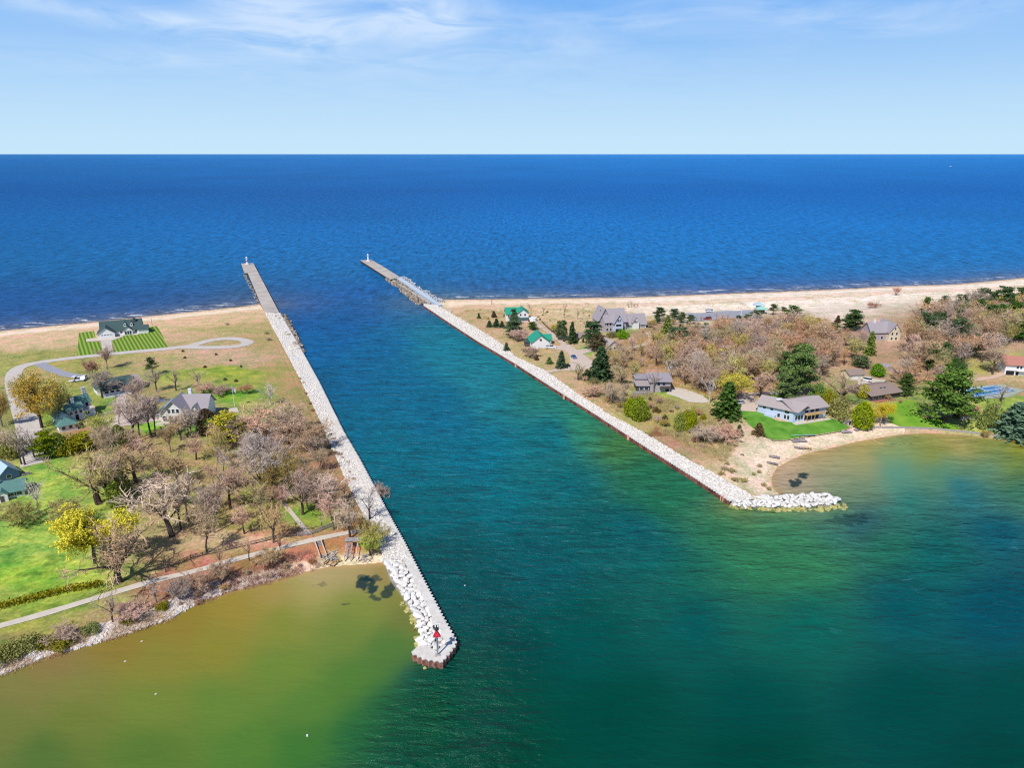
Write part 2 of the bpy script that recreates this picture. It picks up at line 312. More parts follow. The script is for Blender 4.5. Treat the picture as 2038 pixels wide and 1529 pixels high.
qx = W_PX / 2 + F_PX * xf / d_; qy = H_PX / 2 - F_PX * (yf * SP - CAM_H * CP) / d_
nx_ = (fbm(xf / 9, yf / 9, 21) - 0.5) * 46 + (fbm(xf / 2.2, yf / 2.2, 23, 2) - 0.5) * 18
ny_ = (fbm(xf / 9, yf / 9, 22) - 0.5) * 22 + (fbm(xf / 2.2, yf / 2.2, 24, 2) - 0.5) * 8
def ground_rgb(base, blobs):
    acc = np.tile(np.array(srgb(base, GK)) * 0.12, (len(xf), 1)); w = np.full(len(xf), 0.12)
    for bx, by, rx, ry, hx in blobs:
        e = ((qx + nx_ - bx) / rx) ** 2 + ((qy + ny_ - by) / ry) ** 2
        k = np.exp(-1.1 * e); acc += k[:, None] * np.array(srgb(hx, GK)); w += k
    return acc / w[:, None]
rgb = np.where(ir[:, None], ground_rgb('#C2AA82', RB), ground_rgb('#A89A66', LB))
def lay(rgb, k, hx): return rgb * (1 - k[:, None]) + np.array(srgb(hx, GK)) * k[:, None]
rgb = lay(rgb, smooth(1 - (dlk - 16) / 14) * 1.0, '#F0D6B6')
rgb = lay(rgb, smooth(1 - (dlk - 52) / 40) * 0.9 * ir * smooth((qx - 1100) / 250) * (0.7 + 0.5 * fbm(xf / 7, yf / 12, 33)), '#F4E2CC')
rgb = lay(rgb, smooth(1 - (dlk - 42) / 26) * 0.8 * il * (0.75 + 0.5 * fbm(xf / 9, yf / 7, 35)), '#D6B68E')
rgb = lay(rgb, smooth(1 - (dlk - 14) / 10) * il, '#F0D8BA')
wet = smooth(1 - (dlk - 3.0) / 6.0); rgb = lay(rgb, wet * 0.55, '#C9A67E')
rgb = lay(rgb, ((np.abs(dlk - 34 - 8 * (fbm(xf / 40, yf / 40, 9) - .5)) < 9) & ir) * 0.45, '#D8B28E')
sandb = smooth(1 - (dbl - 2.2) / 2.5) * (qx > 420); rgb = lay(rgb, sandb, '#E2CBA8')
rgb = lay(rgb, smooth(1 - (dbr - 7) / 3) * (qx < 1800), '#E6CFB0')
rgb = lay(rgb, smooth(1 - (dbr - 1.0) / 1.5) * 0.5, '#CFAC86')
fld = smooth((fbm(xf / 5, yf / 2.2, 45, 4) - 0.55) / 0.2) * ((qx < 280) & (qy > 920)) * 0.5; rgb = lay(rgb, fld, '#B8C25C')
fld = smooth((fbm(xf / 4, yf / 2.0, 46, 4) - 0.60) / 0.15) * ((qx < 300) & (qy > 920)) * 0.55; rgb = lay(rgb, fld, '#5E7A2C')
spk = fbm(xf / 0.9, yf / 0.9, 40, 2)
rgb = rgb * (0.86 + 0.28 * spk)[:, None]
keep = (h > -1.2).reshape(sh)
cell = (keep[:-1, :-1] | keep[1:, :-1] | keep[:-1, 1:] | keep[1:, 1:]).ravel()
Fg = grid_faces(*sh)[cell]; used = np.unique(Fg); rem = np.full(len(xf), -1); rem[used] = np.arange(len(used)); Fg = rem[Fg]
gm = bpy.data.materials.new('ground'); gm.use_nodes = True; t = gm.node_tree; b = t.nodes['Principled BSDF']
b.inputs['Roughness'].default_value = 0.95; b.inputs['Specular IOR Level'].default_value = 0.1
at = t.nodes.new('ShaderNodeAttribute'); at.attribute_name = 'Col'; co = t.nodes.new('ShaderNodeTexCoord')
na = t.nodes.new('ShaderNodeTexNoise'); na.inputs['Scale'].default_value = 1.1; na.inputs['Detail'].default_value = 8; na.inputs['Roughness'].default_value = 0.75
t.links.new(co.outputs['Object'], na.inputs['Vector'])
nb = t.nodes.new('ShaderNodeTexNoise'); nb.inputs['Scale'].default_value = 0.16; nb.inputs['Detail'].default_value = 6
t.links.new(co.outputs['Object'], nb.inputs['Vector'])
v1 = M(t, 'ADD', M(t, 'MULTIPLY', M(t, 'SUBTRACT', na.outputs['Fac'], 0.5), 2.3), 1.0)
v2 = M(t, 'ADD', M(t, 'MULTIPLY', M(t, 'SUBTRACT', nb.outputs['Fac'], 0.5), 1.3), 1.0)
hv = t.nodes.new('ShaderNodeHueSaturation'); t.links.new(at.outputs['Color'], hv.inputs['Color']); t.links.new(M(t, 'MULTIPLY', v1, v2), hv.inputs['Value'])
t.links.new(M(t, 'ADD', M(t, 'MULTIPLY', M(t, 'SUBTRACT', nb.outputs['Fac'], 0.5), -0.20), 0.5), hv.inputs['Hue'])
hv.inputs['Saturation'].default_value = 1.0
t.links.new(hv.outputs[0], b.inputs['Base Color'])
bp = t.nodes.new('ShaderNodeBump'); bp.inputs['Strength'].default_value = 0.5; bp.inputs['Distance'].default_value = 0.25
t.links.new(na.outputs['Fac'], bp.inputs['Height']); t.links.new(bp.outputs[0], b.inputs['Normal'])
gme = np_mesh('terrain', np.stack([xf, yf, h], 1)[used], Fg[:, ::-1] if False else Fg, gm, True)
add_color(gme, rgb[used]); tag(link('terrain', gme), kind='structure')

# ---------------------------------------------------------------- water
WK = 1.0
WP = [(1000, 320, '#2A6FBC'), (300, 320, '#2468B8'), (1800, 320, '#256ABA'), (100, 380, '#124C9C'), (700, 380, '#14509E'), (1300, 380, '#15519F'), (1900, 380, '#144F9E'), (100, 450, '#154A92'), (500, 450, '#124890'), (1000, 450, '#1655A0'), (1500, 450, '#1857A2'), (1950, 450, '#1B5AA4'),
 (100, 520, '#154990'), (350, 520, '#17508F'), (620, 500, '#144C8C'), (850, 480, '#15529A'), (1100, 520, '#1B5DA6'), (1500, 510, '#205FA8'), (1950, 500, '#225CA6'), (60, 590, '#24568C'), (200, 580, '#24558A'), (400, 570, '#28568A'), (470, 580, '#30587F'), (700, 570, '#1C5A98'), (950, 550, '#285F96'), (1200, 565, '#2E6096'), (1450, 555, '#2E60A0'), (1750, 540, '#2C60A4'), (2030, 530, '#2F62A0'),
 
 (610, 600, '#1C5892'), (720, 620, '#1A5890'), (820, 620, '#1C628C'), (640, 680, '#185E90'), (760, 680, '#18628C'), (860, 680, '#1E7488'), (690, 650, '#18578E'), (600, 640, '#1A5690'), (680, 750, '#145E84'), (800, 750, '#146484'), (950, 740, '#227A84'), (900, 710, '#1E7888'), (720, 830, '#10647E'), (880, 810, '#0F6480'), (1000, 790, '#1E7680'), (1070, 790, '#2C7A68'), (780, 920, '#0A6676'), (950, 900, '#0C6A7C'), (1080, 870, '#126E76'), (1170, 850, '#308264'), (1230, 885, '#44743C'),
 (850, 1020, '#085E66'), (1000, 1000, '#0A666E'), (1130, 960, '#0C6468'), (1270, 940, '#226A48'), (1370, 975, '#247250'), (900, 1150, '#064E4E'), (1050, 1120, '#07565A'), (1200, 1060, '#085858'), (1270, 1060, '#0A5A60'), (1330, 1100, '#085A5A'), (1330, 1010, '#206C48'), (1430, 1060, '#2A744C'), (1380, 1130, '#15604e'), (1500, 1110, '#2E784C'), (1600, 1120, '#30784C'), (1560, 1060, '#2E7A54'), (1650, 1060, '#2A6E5E'), (1700, 1036, '#144C5E'), (1760, 1090, '#226c52'), (1850, 1100, '#0D5C58'), (1990, 1060, '#0C5662'),
 (1800, 1000, '#2A7468'), (1930, 980, '#1A6C74'), (2030, 960, '#286E5A'), (1780, 940, '#4A8A74'), (1880, 930, '#4C8468'), (1950, 925, '#4C8068'), (2030, 925, '#6A8038'), (1850, 895, '#7F8434'), (1950, 890, '#8A8A3A'), (2030, 895, '#8C8626'), (1780, 895, '#7C9058'), (1700, 910, '#949464'), (1640, 935, '#8A9270'), (1600, 975, '#A0927A'), (1560, 960, '#BC9E82'), (1680, 970, '#6C8664'), (1575, 925, '#C0A284'), (1620, 912, '#AE9058'), (1720, 885, '#B0924E'), (1900, 875, '#B09A5A'),
 (1460, 1015, '#6A8048'), (1560, 1018, '#5A8450'), (1660, 1022, '#4c7a56'),
 (1000, 1300, '#05443F'), (1150, 1250, '#064C46'), (1400, 1230, '#06504C'), (1600, 1230, '#0A5A4E'), (1800, 1200, '#075054'), (2000, 1200, '#074A56'), (950, 1400, '#064636'), (1200, 1420, '#044236'), (1500, 1400, '#05463E'), (1800, 1400, '#05443E'), (2030, 1400, '#06443E'), (1000, 1510, '#064230'), (1500, 1510, '#044034'), (2000, 1510, '#053E36'),
 (820, 1360, '#15543A'), (760, 1400, '#25602C'), (700, 1450, '#286428'), (600, 1500, '#3A6C22'), (850, 1480, '#0C4E30'), (700, 1350, '#4C7422'), (620, 1400, '#527622'), (500, 1480, '#4E7420'), (300, 1500, '#54701E'), (100, 1500, '#526A22'), (760, 1290, '#4C7026'), (680, 1260, '#6A7A24'), (560, 1330, '#667C20'), (450, 1400, '#607A20'), (300, 1400, '#6E7A20'), (150, 1430, '#6A7220'), (20, 1430, '#6C7026'), (560, 1240, '#7C7E1C'), (430, 1290, '#867A16'), (300, 1320, '#82781C'), (150, 1370, '#7A7628'), (40, 1380, '#7E722E'), (480, 1215, '#947A18'), (360, 1250, '#8C7216'), (620, 1180, '#9C8C38'), (540, 1180, '#A08234'), (700, 1140, '#AA8E50'), (640, 1150, '#B09458'), (770, 1140, '#94783A'), (800, 1220, '#6A6C26'), (780, 1190, '#7E7828'), (700, 1210, '#788020'), (250, 1290, '#8A6E1C'), (120, 1325, '#8A6C32')]
WEED = [(1690, 1035, 40, 12, 0.61), (733, 1166, 20, 15, 1.0), (742, 1153, 16, 8, 0.8), (775, 1165, 12, 10, 0.9), (745, 1190, 12, 6, .8), (765, 1183, 13, 7, .9), (722, 1150, 10, 5, 0.7), (640, 1163, 26, 5, 0.35), (745, 1204, 10, 4, .45), (718, 1135, 16, 5, 0.55), (1583, 961, 11, 9, 1.0), (1598, 949, 10, 6, 1.0), (1690, 1035, 34, 10, 0.45), (1340, 1095, 30, 14, 0.25), (1800, 884, 26, 3, 0.3), (690, 1203, 10, 3, .5), (815, 1302, 14, 8, 0.3)]
wy = np.concatenate([np.linspace(2600, 1560, 60), np.linspace(1550, 640, 520), np.linspace(638, 320, 330), np.array([318, 316, 314, 312, 310.5, 309.3, 308.4, 307.6, 307.0, 306.6])])
wu = np.concatenate([-np.array([60, 25, 12, 6, 3, 2, 1.5, 1.2, 1.0]), np.linspace(-0.85, 0.85, 820), np.array([1.0, 1.2, 1.5, 2, 3, 6, 12, 25, 60])])
X, Y = trap_grid(wy, wu); sh = X.shape; xf, yf = X.ravel(), Y.ravel()
d_ = yf * CP + CAM_H * SP
qx = W_PX / 2 + F_PX * xf / d_; qy = H_PX / 2 - F_PX * (yf * SP - CAM_H * CP) / d_
qx = np.clip(qx, -200, 2240); qyc = np.clip(qy, 306, 1700)
wxn = (fbm(xf / 16, yf / 22, 61, 4) - 0.5) * 62; wyn = (fbm(xf / 16, yf / 22, 62, 4) - 0.5) * 30
def wfield(pts, bay):
    acc = np.zeros((len(xf), 3)); wsum = np.zeros(len(xf))
    for bx, by, hx in pts:
        ysc = 2.6 if by < 660 else 1.25; rad = 78 if by < 1100 or bay else 115
        e = ((qx + wxn * (qy > 620) - bx) / rad) ** 2 + ((qyc + wyn * (qy > 620) - by) * ysc / rad) ** 2
        c = np.array(srgb(hx, 1.0))
        if bay: lum = c.mean(); c = (c * 0.86 + lum * 0.14) * (1.02, 1.12, 1.25)
        k = 1 / (e + 0.35) ** 2.1; acc += k[:, None] * c; wsum += k
    return acc / wsum[:, None]
isbay = lambda p: p[1] > 1100 and p[0] < 870 and p[0] < 860 + (p[1] - 1290) * 0.3
bayp = [p for p in WP if isbay(p)]; chp = [p for p in WP if not isbay(p)]
chp += [(960, 1320, '#064438'), (930, 1380, '#074A36'), (900, 1330, '#0A4C3C'), (860, 1150, '#064E52'), (940, 1230, '#054A48'), (860, 1420, '#0E5032')]
f1 = wfield(bayp, True); f2 = wfield(chp, False)
xl = np.interp(qy, [1040, 1142, 1275, 1310, 1400, 1529, 1700], [775, 830, 895, 868, 780, 690, 600]); wd_ = np.interp(qy, [1290, 1330, 1529], [6, 90, 260])
bm_ = smooth((xl + wxn * 0.5 * (qy > 1320) - qx) / wd_ + 0.5) * (qy > 1060)
wrgb = f2 * (1 - bm_[:, None]) + f1 * bm_[:, None]
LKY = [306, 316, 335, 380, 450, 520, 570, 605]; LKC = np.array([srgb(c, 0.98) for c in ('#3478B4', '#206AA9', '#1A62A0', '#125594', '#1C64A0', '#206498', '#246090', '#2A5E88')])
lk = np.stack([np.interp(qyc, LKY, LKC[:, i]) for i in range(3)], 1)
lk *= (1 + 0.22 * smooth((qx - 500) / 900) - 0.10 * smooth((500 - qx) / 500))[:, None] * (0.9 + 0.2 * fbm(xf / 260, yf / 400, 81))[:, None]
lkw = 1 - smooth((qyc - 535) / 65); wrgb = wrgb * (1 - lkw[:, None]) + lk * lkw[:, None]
for bx, by, rx, ry, s in WEED:
    jag = (fbm(xf / 1.6, yf / 2.2, 71) - 0.5) * 3.4
    e = ((qx - bx) / rx) ** 2 + ((qy - by) / ry) ** 2 + jag
    k = (1 - smooth((e - 0.75) / 0.5)) * s * 0.92
    if s < 0.6: k = k * smooth((fbm(xf / 0.8, yf / 0.9, 73) - 0.47) * 9) * 1.2 if by < 1000 or bx < 700 else k * 0
    wrgb = wrgb * (1 - k[:, None]) + np.array([0.008, 0.035, 0.04]) * k[:, None]
dl = np.minimum(dist_line(LAKE_L, xf, yf), dist_line(LAKE_R, xf, yf)); db_ = np.minimum(dist_line(BAY_L, xf, yf), dist_line(BAY_R, xf, yf))
k = smooth(1 - db_ / 2.6) * 0.55 * (qx > 420); wrgb = wrgb * (1 - k[:, None]) + np.array(srgb('#C09A6C')) * k[:, None]
k = np.exp(-dl / 24) * 0.80 * (0.55 + 0.9 * fbm(xf / 26, yf / 5, 91)); k = np.clip(k, 0, .8) * (qy < 680); wrgb = wrgb * (1 - k[:, None]) + np.array(srgb('#6A6C72')) * k[:, None]
k = smooth(1 - dl / 5) * 0.7; wrgb = wrgb * (1 - k[:, None]) + np.array(srgb('#B49A80')) * k[:, None]
near = np.interp(qy, [560, 900, 1060, 1300], [1.0, 0.95, 0.55, 0.33])
calm = np.clip(1 - bm_ * 0.92 - np.exp(-(((qx - 1780) / 260) ** 2 + ((qy - 930) / 75) ** 2)) * .92 - 0.72 * smooth((qy - 1050) / 350) * smooth((qx - 950) / 200), 0.05, 1)
fine = np.clip(np.where(qy > 1000, 1.0, (qy - 306) / 700 + 0.30), 0.28, 1.0)
foam = smooth(1 - np.abs(dl - 11) / 15) * 1.0 * (qy < 700) * ((qx < 517) | (qx > 876))
wallk = 0
wm = bpy.data.materials.new('water'); wm.use_nodes = True; t = wm.node_tree; b = t.nodes['Principled BSDF']
at = t.nodes.new('ShaderNodeAttribute'); at.attribute_name = 'Col'; ac = t.nodes.new('ShaderNodeAttribute'); ac.attribute_name = 'calm'
acr = t.nodes.new('ShaderNodeAttribute'); acr.attribute_name = 'crest'; afr = t.nodes.new('ShaderNodeAttribute'); afr.attribute_name = 'far'; ach = t.nodes.new('ShaderNodeAttribute'); ach.attribute_name = 'chop'; af = t.nodes.new('ShaderNodeAttribute'); af.attribute_name = 'foam'; co = t.nodes.new('ShaderNodeTexCoord')
def wnoise(sx, sy, rot, detail, rough, dist=0.0):
    m_ = t.nodes.new('ShaderNodeMapping'); m_.inputs['Scale'].default_value = (sx, sy, 1); m_.inputs['Rotation'].default_value = (0, 0, rot)
    t.links.new(co.outputs['Object'], m_.inputs[0]); n_ = t.nodes.new('ShaderNodeTexNoise'); n_.inputs['Scale'].default_value = 1.0
    n_.inputs['Detail'].default_value = detail; n_.inputs['Roughness'].default_value = rough; n_.inputs['Distortion'].default_value = dist
    t.links.new(m_.outputs[0], n_.inputs['Vector']); return n_.outputs['Fac']
w1 = wnoise(0.075, 0.21, -0.14, 3, 0.5, 0.35); w2 = wnoise(0.26, 0.72, -0.10, 4, 0.62, 0.5); w3 = wnoise(1.1, 2.4, -0.2, 3, 0.7, 0.3); w4 = wnoise(0.20, 0.045, 0.04, 4, 0.75, 0.0)
hgt = M(t, 'ADD', M(t, 'ADD', M(t, 'MULTIPLY', w1, 2.2), M(t, 'MULTIPLY', w2, 1.0)), M(t, 'MULTIPLY', w3, 0.20))
hgt = M(t, 'MULTIPLY', hgt, ac.outputs['Fac'])
bp = t.nodes.new('ShaderNodeBump'); bp.inputs['Strength'].default_value = 1.0; bp.inputs['Distance'].default_value = 1.15
t.links.new(hgt, bp.inputs['Height'])
# a wind-ruffled surface: it never mirrors fully at a grazing view, so the reflection is capped
ly = t.nodes.new('ShaderNodeLayerWeight'); ly.inputs['Blend'].default_value = 0.25; t.links.new(bp.outputs[0], ly.inputs['Normal'])
rfl = M(t, 'MINIMUM', M(t, 'ADD', M(t, 'MULTIPLY', ly.outputs['Fresnel'], 0.20), 0.004), 0.10)
gls = t.nodes.new('ShaderNodeBsdfGlossy'); gls.inputs['Roughness'].default_value = 0.2; t.links.new(bp.outputs[0], gls.inputs['Normal'])
dif = t.nodes.new('ShaderNodeBsdfDiffuse'); t.links.new(bp.outputs[0], dif.inputs['Normal'])
mxs = t.nodes.new('ShaderNodeMixShader'); t.links.new(rfl, mxs.inputs[0]); t.links.new(dif.outputs[0], mxs.inputs[1]); t.links.new(gls.outputs[0], mxs.inputs[2])
t.links.new(mxs.outputs[0], t.nodes['Material Output'].inputs['Surface'])
# light and dark sides of the ripples painted in as noise: chop in the body colour
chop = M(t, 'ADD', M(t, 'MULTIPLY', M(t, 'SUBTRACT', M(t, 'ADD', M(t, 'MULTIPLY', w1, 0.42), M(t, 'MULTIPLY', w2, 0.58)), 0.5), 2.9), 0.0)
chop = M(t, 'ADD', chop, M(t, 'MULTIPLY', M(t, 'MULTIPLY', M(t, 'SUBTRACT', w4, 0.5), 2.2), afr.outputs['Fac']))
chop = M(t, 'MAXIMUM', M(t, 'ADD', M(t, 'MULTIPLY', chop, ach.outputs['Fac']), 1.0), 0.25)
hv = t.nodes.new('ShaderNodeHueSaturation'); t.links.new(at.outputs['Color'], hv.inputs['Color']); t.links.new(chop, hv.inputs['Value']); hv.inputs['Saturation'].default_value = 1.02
fn = wnoise(0.07, 0.42, 0.30, 4, 0.62, 0.5); fn2 = wnoise(0.5, 1.2, 0.3, 3, 0.6)
fmk = t.nodes.new('ShaderNodeMapRange'); fmk.inputs['From Min'].default_value = 0.565; fmk.inputs['From Max'].default_value = 0.60
t.links.new(M(t, 'ADD', M(t, 'MULTIPLY', fn, 0.8), M(t, 'MULTIPLY', fn2, 0.2)), fmk.inputs['Value'])
fmx = t.nodes.new('ShaderNodeMixRGB'); fmx.inputs['Color2'].default_value = (0.85, 0.84, 0.82, 1)
t.links.new(M(t, 'MULTIPLY', fmk.outputs[0], af.outputs['Fac'], True), fmx.inputs['Fac']); t.links.new(hv.outputs[0], fmx.inputs['Color1'])
# wave crest highlights painted as light cyan flecks on the channel and lake
wc = wnoise(0.20, 0.75, -0.14, 4, 0.65, 0.8); wck = t.nodes.new('ShaderNodeMapRange'); wck.inputs['From Min'].default_value = 0.60; wck.inputs['From Max'].default_value = 0.74
t.links.new(wc, wck.inputs['Value']); wcx = t.nodes.new('ShaderNodeMixRGB'); wcx.inputs['Color2'].default_value = (0.10, 0.36, 0.46, 1)
t.links.new(M(t, 'MULTIPLY', M(t, 'MULTIPLY', wck.outputs[0], acr.outputs['Fac']), 0.6), wcx.inputs['Fac']); t.links.new(fmx.outputs[0], wcx.inputs['Color1'])
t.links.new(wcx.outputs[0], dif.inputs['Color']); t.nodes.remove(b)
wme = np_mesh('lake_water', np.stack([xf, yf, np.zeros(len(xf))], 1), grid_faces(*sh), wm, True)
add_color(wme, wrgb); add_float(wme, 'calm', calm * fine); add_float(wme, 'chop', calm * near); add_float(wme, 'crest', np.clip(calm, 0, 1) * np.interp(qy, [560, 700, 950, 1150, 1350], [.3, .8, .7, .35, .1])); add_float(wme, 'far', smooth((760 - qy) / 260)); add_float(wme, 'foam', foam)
tag(link('lake_water', wme), kind='structure')
# water behind the camera, out to the other shore
bk = MB(); bk.add([(-6000, ray_at(0, 2600)[1] + 1, -0.02), (6000, ray_at(0, 2600)[1] + 1, -0.02), (6000, -4000, -0.02), (-6000, -4000, -0.02)], [[3, 2, 1, 0]])
tag(link('bay_water', bk.mesh('bay_water', mat('deep_water', srgb('#06463C'), rough=0.2, var=0.1, scale=0.05))), kind='structure')

# ---------------------------------------------------------------- flat sheets on the ground: roads, lawns, paths
def resample(line, step, closed=False):
    pts = [Vector((p[0], p[1])) for p in line]
    if closed: pts = pts + [pts[0]]
    out = [pts[0]]
    for a, c in zip(pts[:-1], pts[1:]):
        n = max(1, int((c - a).length / step))
        for k in range(1, n + 1): out.append(a.lerp(c, k / n))
    return out
def smooth_line(pts, it=2):
    for _ in range(it):
        o = [pts[0]]
        for a, c in zip(pts[:-1], pts[1:]): o += [a.lerp(c, 0.25), a.lerp(c, 0.75)]
        pts = o + [pts[-1]]
    return pts
def strip(name, px, width, m, lift=0.10, closed=False, widths=None):
    P = [G(*q) for q in px]; L = smooth_line([Vector((p.x, p.y)) for p in P]); L = resample(L, 1.5)
    n = len(L); V = []; Fc = []; nc = max(2, int(width / 1.2) + 1)
    for i, p in enumerate(L):
        d = (L[min(i + 1, n - 1)] - L[max(i - 1, 0)]).normalized(); nr = Vector((-d.y, d.x))
        w = width * (1 + 0.06 * math.sin(i * 0.7))
        if widths: w = np.interp(i / (n - 1), np.linspace(0, 1, len(widths)), widths)
        for k in range(nc): q = p + nr * (k / (nc - 1) - 0.5) * w; V.append((q.x, q.y))
    for i in range(n - 1):
        for k in range(nc - 1): a = i * nc + k; Fc.append((a, a + 1, a + nc + 1, a + nc))
    V = np.array(V); z = terrain_h(V[:, 0], V[:, 1]) + lift
    me = np_mesh(name, np.column_stack([V, z]), np.array(Fc)[:, ::-1], m)
    return tag(link(name, me), kind='structure')
def sheet(name, px, m, lift=0.08, step=1.5, edge=0.0):
    P = [G(*q) for q in px]; xs = [p.x for p in P]; ys = [p.y for p in P]
    import bmesh
    bm = bmesh.new(); L = resample([(p.x, p.y) for p in P], step, True)[:-1]
    vs = [bm.verts.new((p.x + edge * (rnd.random() - .5), p.y + edge * (rnd.random() - .5), 0)) for p in L]
    f = bm.faces.new(vs)
    if f.normal.z < 0 or True:
        bm.normal_update()
        if f.normal.z < 0: f.normal_flip()
    for ax in (0, 1):
        lo, hi = (min(xs), max(xs)) if ax == 0 else (min(ys), max(ys)); c = lo + step
        while c < hi:
            no_ = (1, 0, 0) if ax == 0 else (0, 1, 0); co_ = (c, 0, 0) if ax == 0 else (0, c, 0)
            bmesh.ops.bisect_plane(bm, geom=bm.verts[:] + bm.edges[:] + bm.faces[:], plane_co=co_, plane_no=no_); c += step
    xy = np.array([v.co[:2] for v in bm.verts]); z = terrain_h(xy[:, 0], xy[:, 1]) + lift
    for v, zz_ in zip(bm.verts, z): v.co.z = zz_
    me = bpy.data.meshes.new(name); bm.to_mesh(me); bm.free(); me.materials.append(m)
    return tag(link(name, me), kind='structure')
asph = mat('pale_asphalt', srgb('#D0C6BC', 1.12), var=0.10, scale=0.5, rough=0.9); asph2 = mat('grey_asphalt', srgb('#A6A6AE', 1.15), var=0.09, scale=0.6, rough=0.9)
conc = mat('path_concrete', srgb('#D9CDBC', 1.15), var=0.08, scale=0.8, rough=0.9); gravel = mat('gravel_drive', srgb('#D5C1B2', 1.15), var=0.14, scale=1.3, rough=0.95)
lawn = mat('mown_lawn', srgb('#52922C', 1.12), var=0.16, scale=0.22, col2=srgb('#7CAC44', 1.1), rough=0.95, spec=0.1, detail=9)
lawn2 = mat('lawn', srgb('#6FAA30', 1.1), var=0.18, scale=0.2, col2=srgb('#90B040', 1.1), rough=0.95, spec=0.1, detail=9)
strip('road', [(70, 925), (66, 890), (57, 850), (45, 815), (32, 780), (24, 750), (34, 733), (62, 724), (110, 717), (180, 709), (260, 701), (330, 695), (385, 688)], 6.0, asph, widths=[8, 8, 7.6, 7.2, 6.4, 6, 6, 6])
strip('road', [(380, 689), (408, 680), (440, 674.5), (470, 674.5), (492, 679), (493, 684.5), (474, 690), (440, 692), (405, 692.5), (365, 691)], 6.2, asph, lift=0.14)
strip('road', [(78, 724), (96, 733), (120, 743), (150, 750), (172, 753)], 5.0, asph2, lift=0.17)
sheet('driveway', [(201, 679), (222, 679), (227, 708), (205, 708)], asph, 0.16)
sheet('driveway', [(171, 675.5), (196, 674), (224, 671), (246, 667), (246, 670.5), (222, 679), (201, 679), (172, 681)], conc, 0.20)
sheet('driveway', [(232, 789), (251, 789), (252, 826), (300, 823), (330, 826), (330, 838), (299, 841), (219, 853), (201, 841), (231, 830)], gravel, 0.12)
sheet('driveway', [(208, 792), (206, 778), (270, 768), (276, 781), (250, 789)], conc, 0.16)
sheet('driveway', [(284, 803), (281, 798), (306, 795), (330, 794), (332, 800)], asph2, 0.14)
strip('footpath', [(-60, 1265), (0, 1247), (60, 1231), (118, 1214), (216, 1184), (314, 1155), (393, 1137), (458, 1117), (537, 1097), (616, 1077), (694, 1061), (725, 1054), (752, 1040)], 2.1, conc, 0.12)
strip('footpath', [(563, 1001), (580, 1021), (597, 1043), (613, 1062)], 1.3, conc, 0.12)
strip('footpath', [(-10, 1010), (0, 1001), (9, 993), (12, 986)], 1.3, conc, 0.12)
sheet('driveway', [(1098, 692), (1119, 686), (1130, 684), (1148, 697), (1180, 693), (1211, 686), (1213, 690), (1160, 705), (1182, 722), (1177, 733), (1155, 738), (1120, 738), (1086, 745), (1084, 741), (1118, 732), (1136, 723), (1133, 706), (1125, 698), (1098, 696)], gravel, 0.14)
strip('driveway', [(1125, 688), (1108, 674), (1088, 658), (1066, 644), (1058, 634)], 3.0, gravel, 0.12)
sheet('parking_lot', [(1358, 624.5), (1420, 621), (1476, 618), (1502, 617.5), (1503, 628), (1452, 634.5), (1417, 638), (1383, 640.5), (1372, 630)], asph2, 0.16, 3.0)
sheet('driveway', [(1330, 774), (1350, 771), (1365, 775), (1400, 789), (1412, 800), (1400, 803), (1372, 801), (1345, 790), (1326, 785)], conc, 0.12)
sheet('driveway', [(1466, 798), (1477, 784), (1512, 782), (1500, 792), (1510, 806), (1504, 820), (1468, 818)], gravel, 0.12)
strip('driveway', [(1512, 786), (1530, 783), (1560, 783)], 4.0, gravel, 0.12)
strip('driveway', [(1290, 662), (1300, 672), (1280, 690), (1240, 693), (1205, 690)], 3.5, gravel, 0.12)
sheet('driveway', [(1706, 754), (1735, 754), (1764, 757), (1752, 766), (1730, 772), (1707, 765)], conc, 0.12)
strip('road', [(1760, 724), (1774, 734), (1790, 743)], 4.0, asph2, 0.14)
strip('footpath', [(1890, 768), (1912, 760), (1945, 756), (1975, 752), (1992, 746), (2000, 740)], 2.6, mat('pink_gravel', srgb('#D8B8A4', 1.15), var=0.1, scale=1), 0.12)
sheet('sports_court', [(1905, 773), (1989, 765), (2040, 777), (2010, 791), (1935, 797)], mat('court_surround', srgb('#A9B0A0', 1.15), var=0.08, scale=0.4), 0.16, 2.5)
sheet('sports_court', [(1914, 776), (1981, 768.5), (2020, 779), (1941, 792)], mat('court_blue', srgb('#4A86B8', 1.15), var=0.1, scale=0.3), 0.22, 2.5)
wl = mat('court_line', (0.8, 0.8, 0.8), var=0.03)
for q in ([(1920, 776.5), (1976, 770)], [(1976, 770), (2012, 778.5)], [(2012, 778.5), (1942, 790)], [(1942, 790), (1920, 776.5)], [(1948, 773.3), (1978, 784)], [(1930, 783), (1995, 774.2)]):
    strip('court_marking', q, 0.35, wl, 0.28)
sheet('patio', [(1690, 748), (1720, 748), (1712, 757), (1694, 757)], gravel, 0.12)
sheet('patio', [(455, 814), (472, 812), (476, 821), (456, 822)], conc, 0.12)
sheet('patio', [(420, 815), (456, 814), (456, 819), (421, 819)], mat('brick_paving', srgb('#B98A74', 1.15), var=0.15, scale=2), 0.10)
lm = bpy.data.materials.new('striped_lawn'); lm.use_nodes = True; t = lm.node_tree; b = t.nodes['Principled BSDF']; b.inputs['Roughness'].default_value = 0.95; b.inputs['Specular IOR Level'].default_value = 0.1
co = t.nodes.new('ShaderNodeTexCoord'); mpn = t.nodes.new('ShaderNodeMapping'); mpn.inputs['Rotation'].default_value = (0, 0, math.radians(-34)); t.links.new(co.outputs['Object'], mpn.inputs[0])
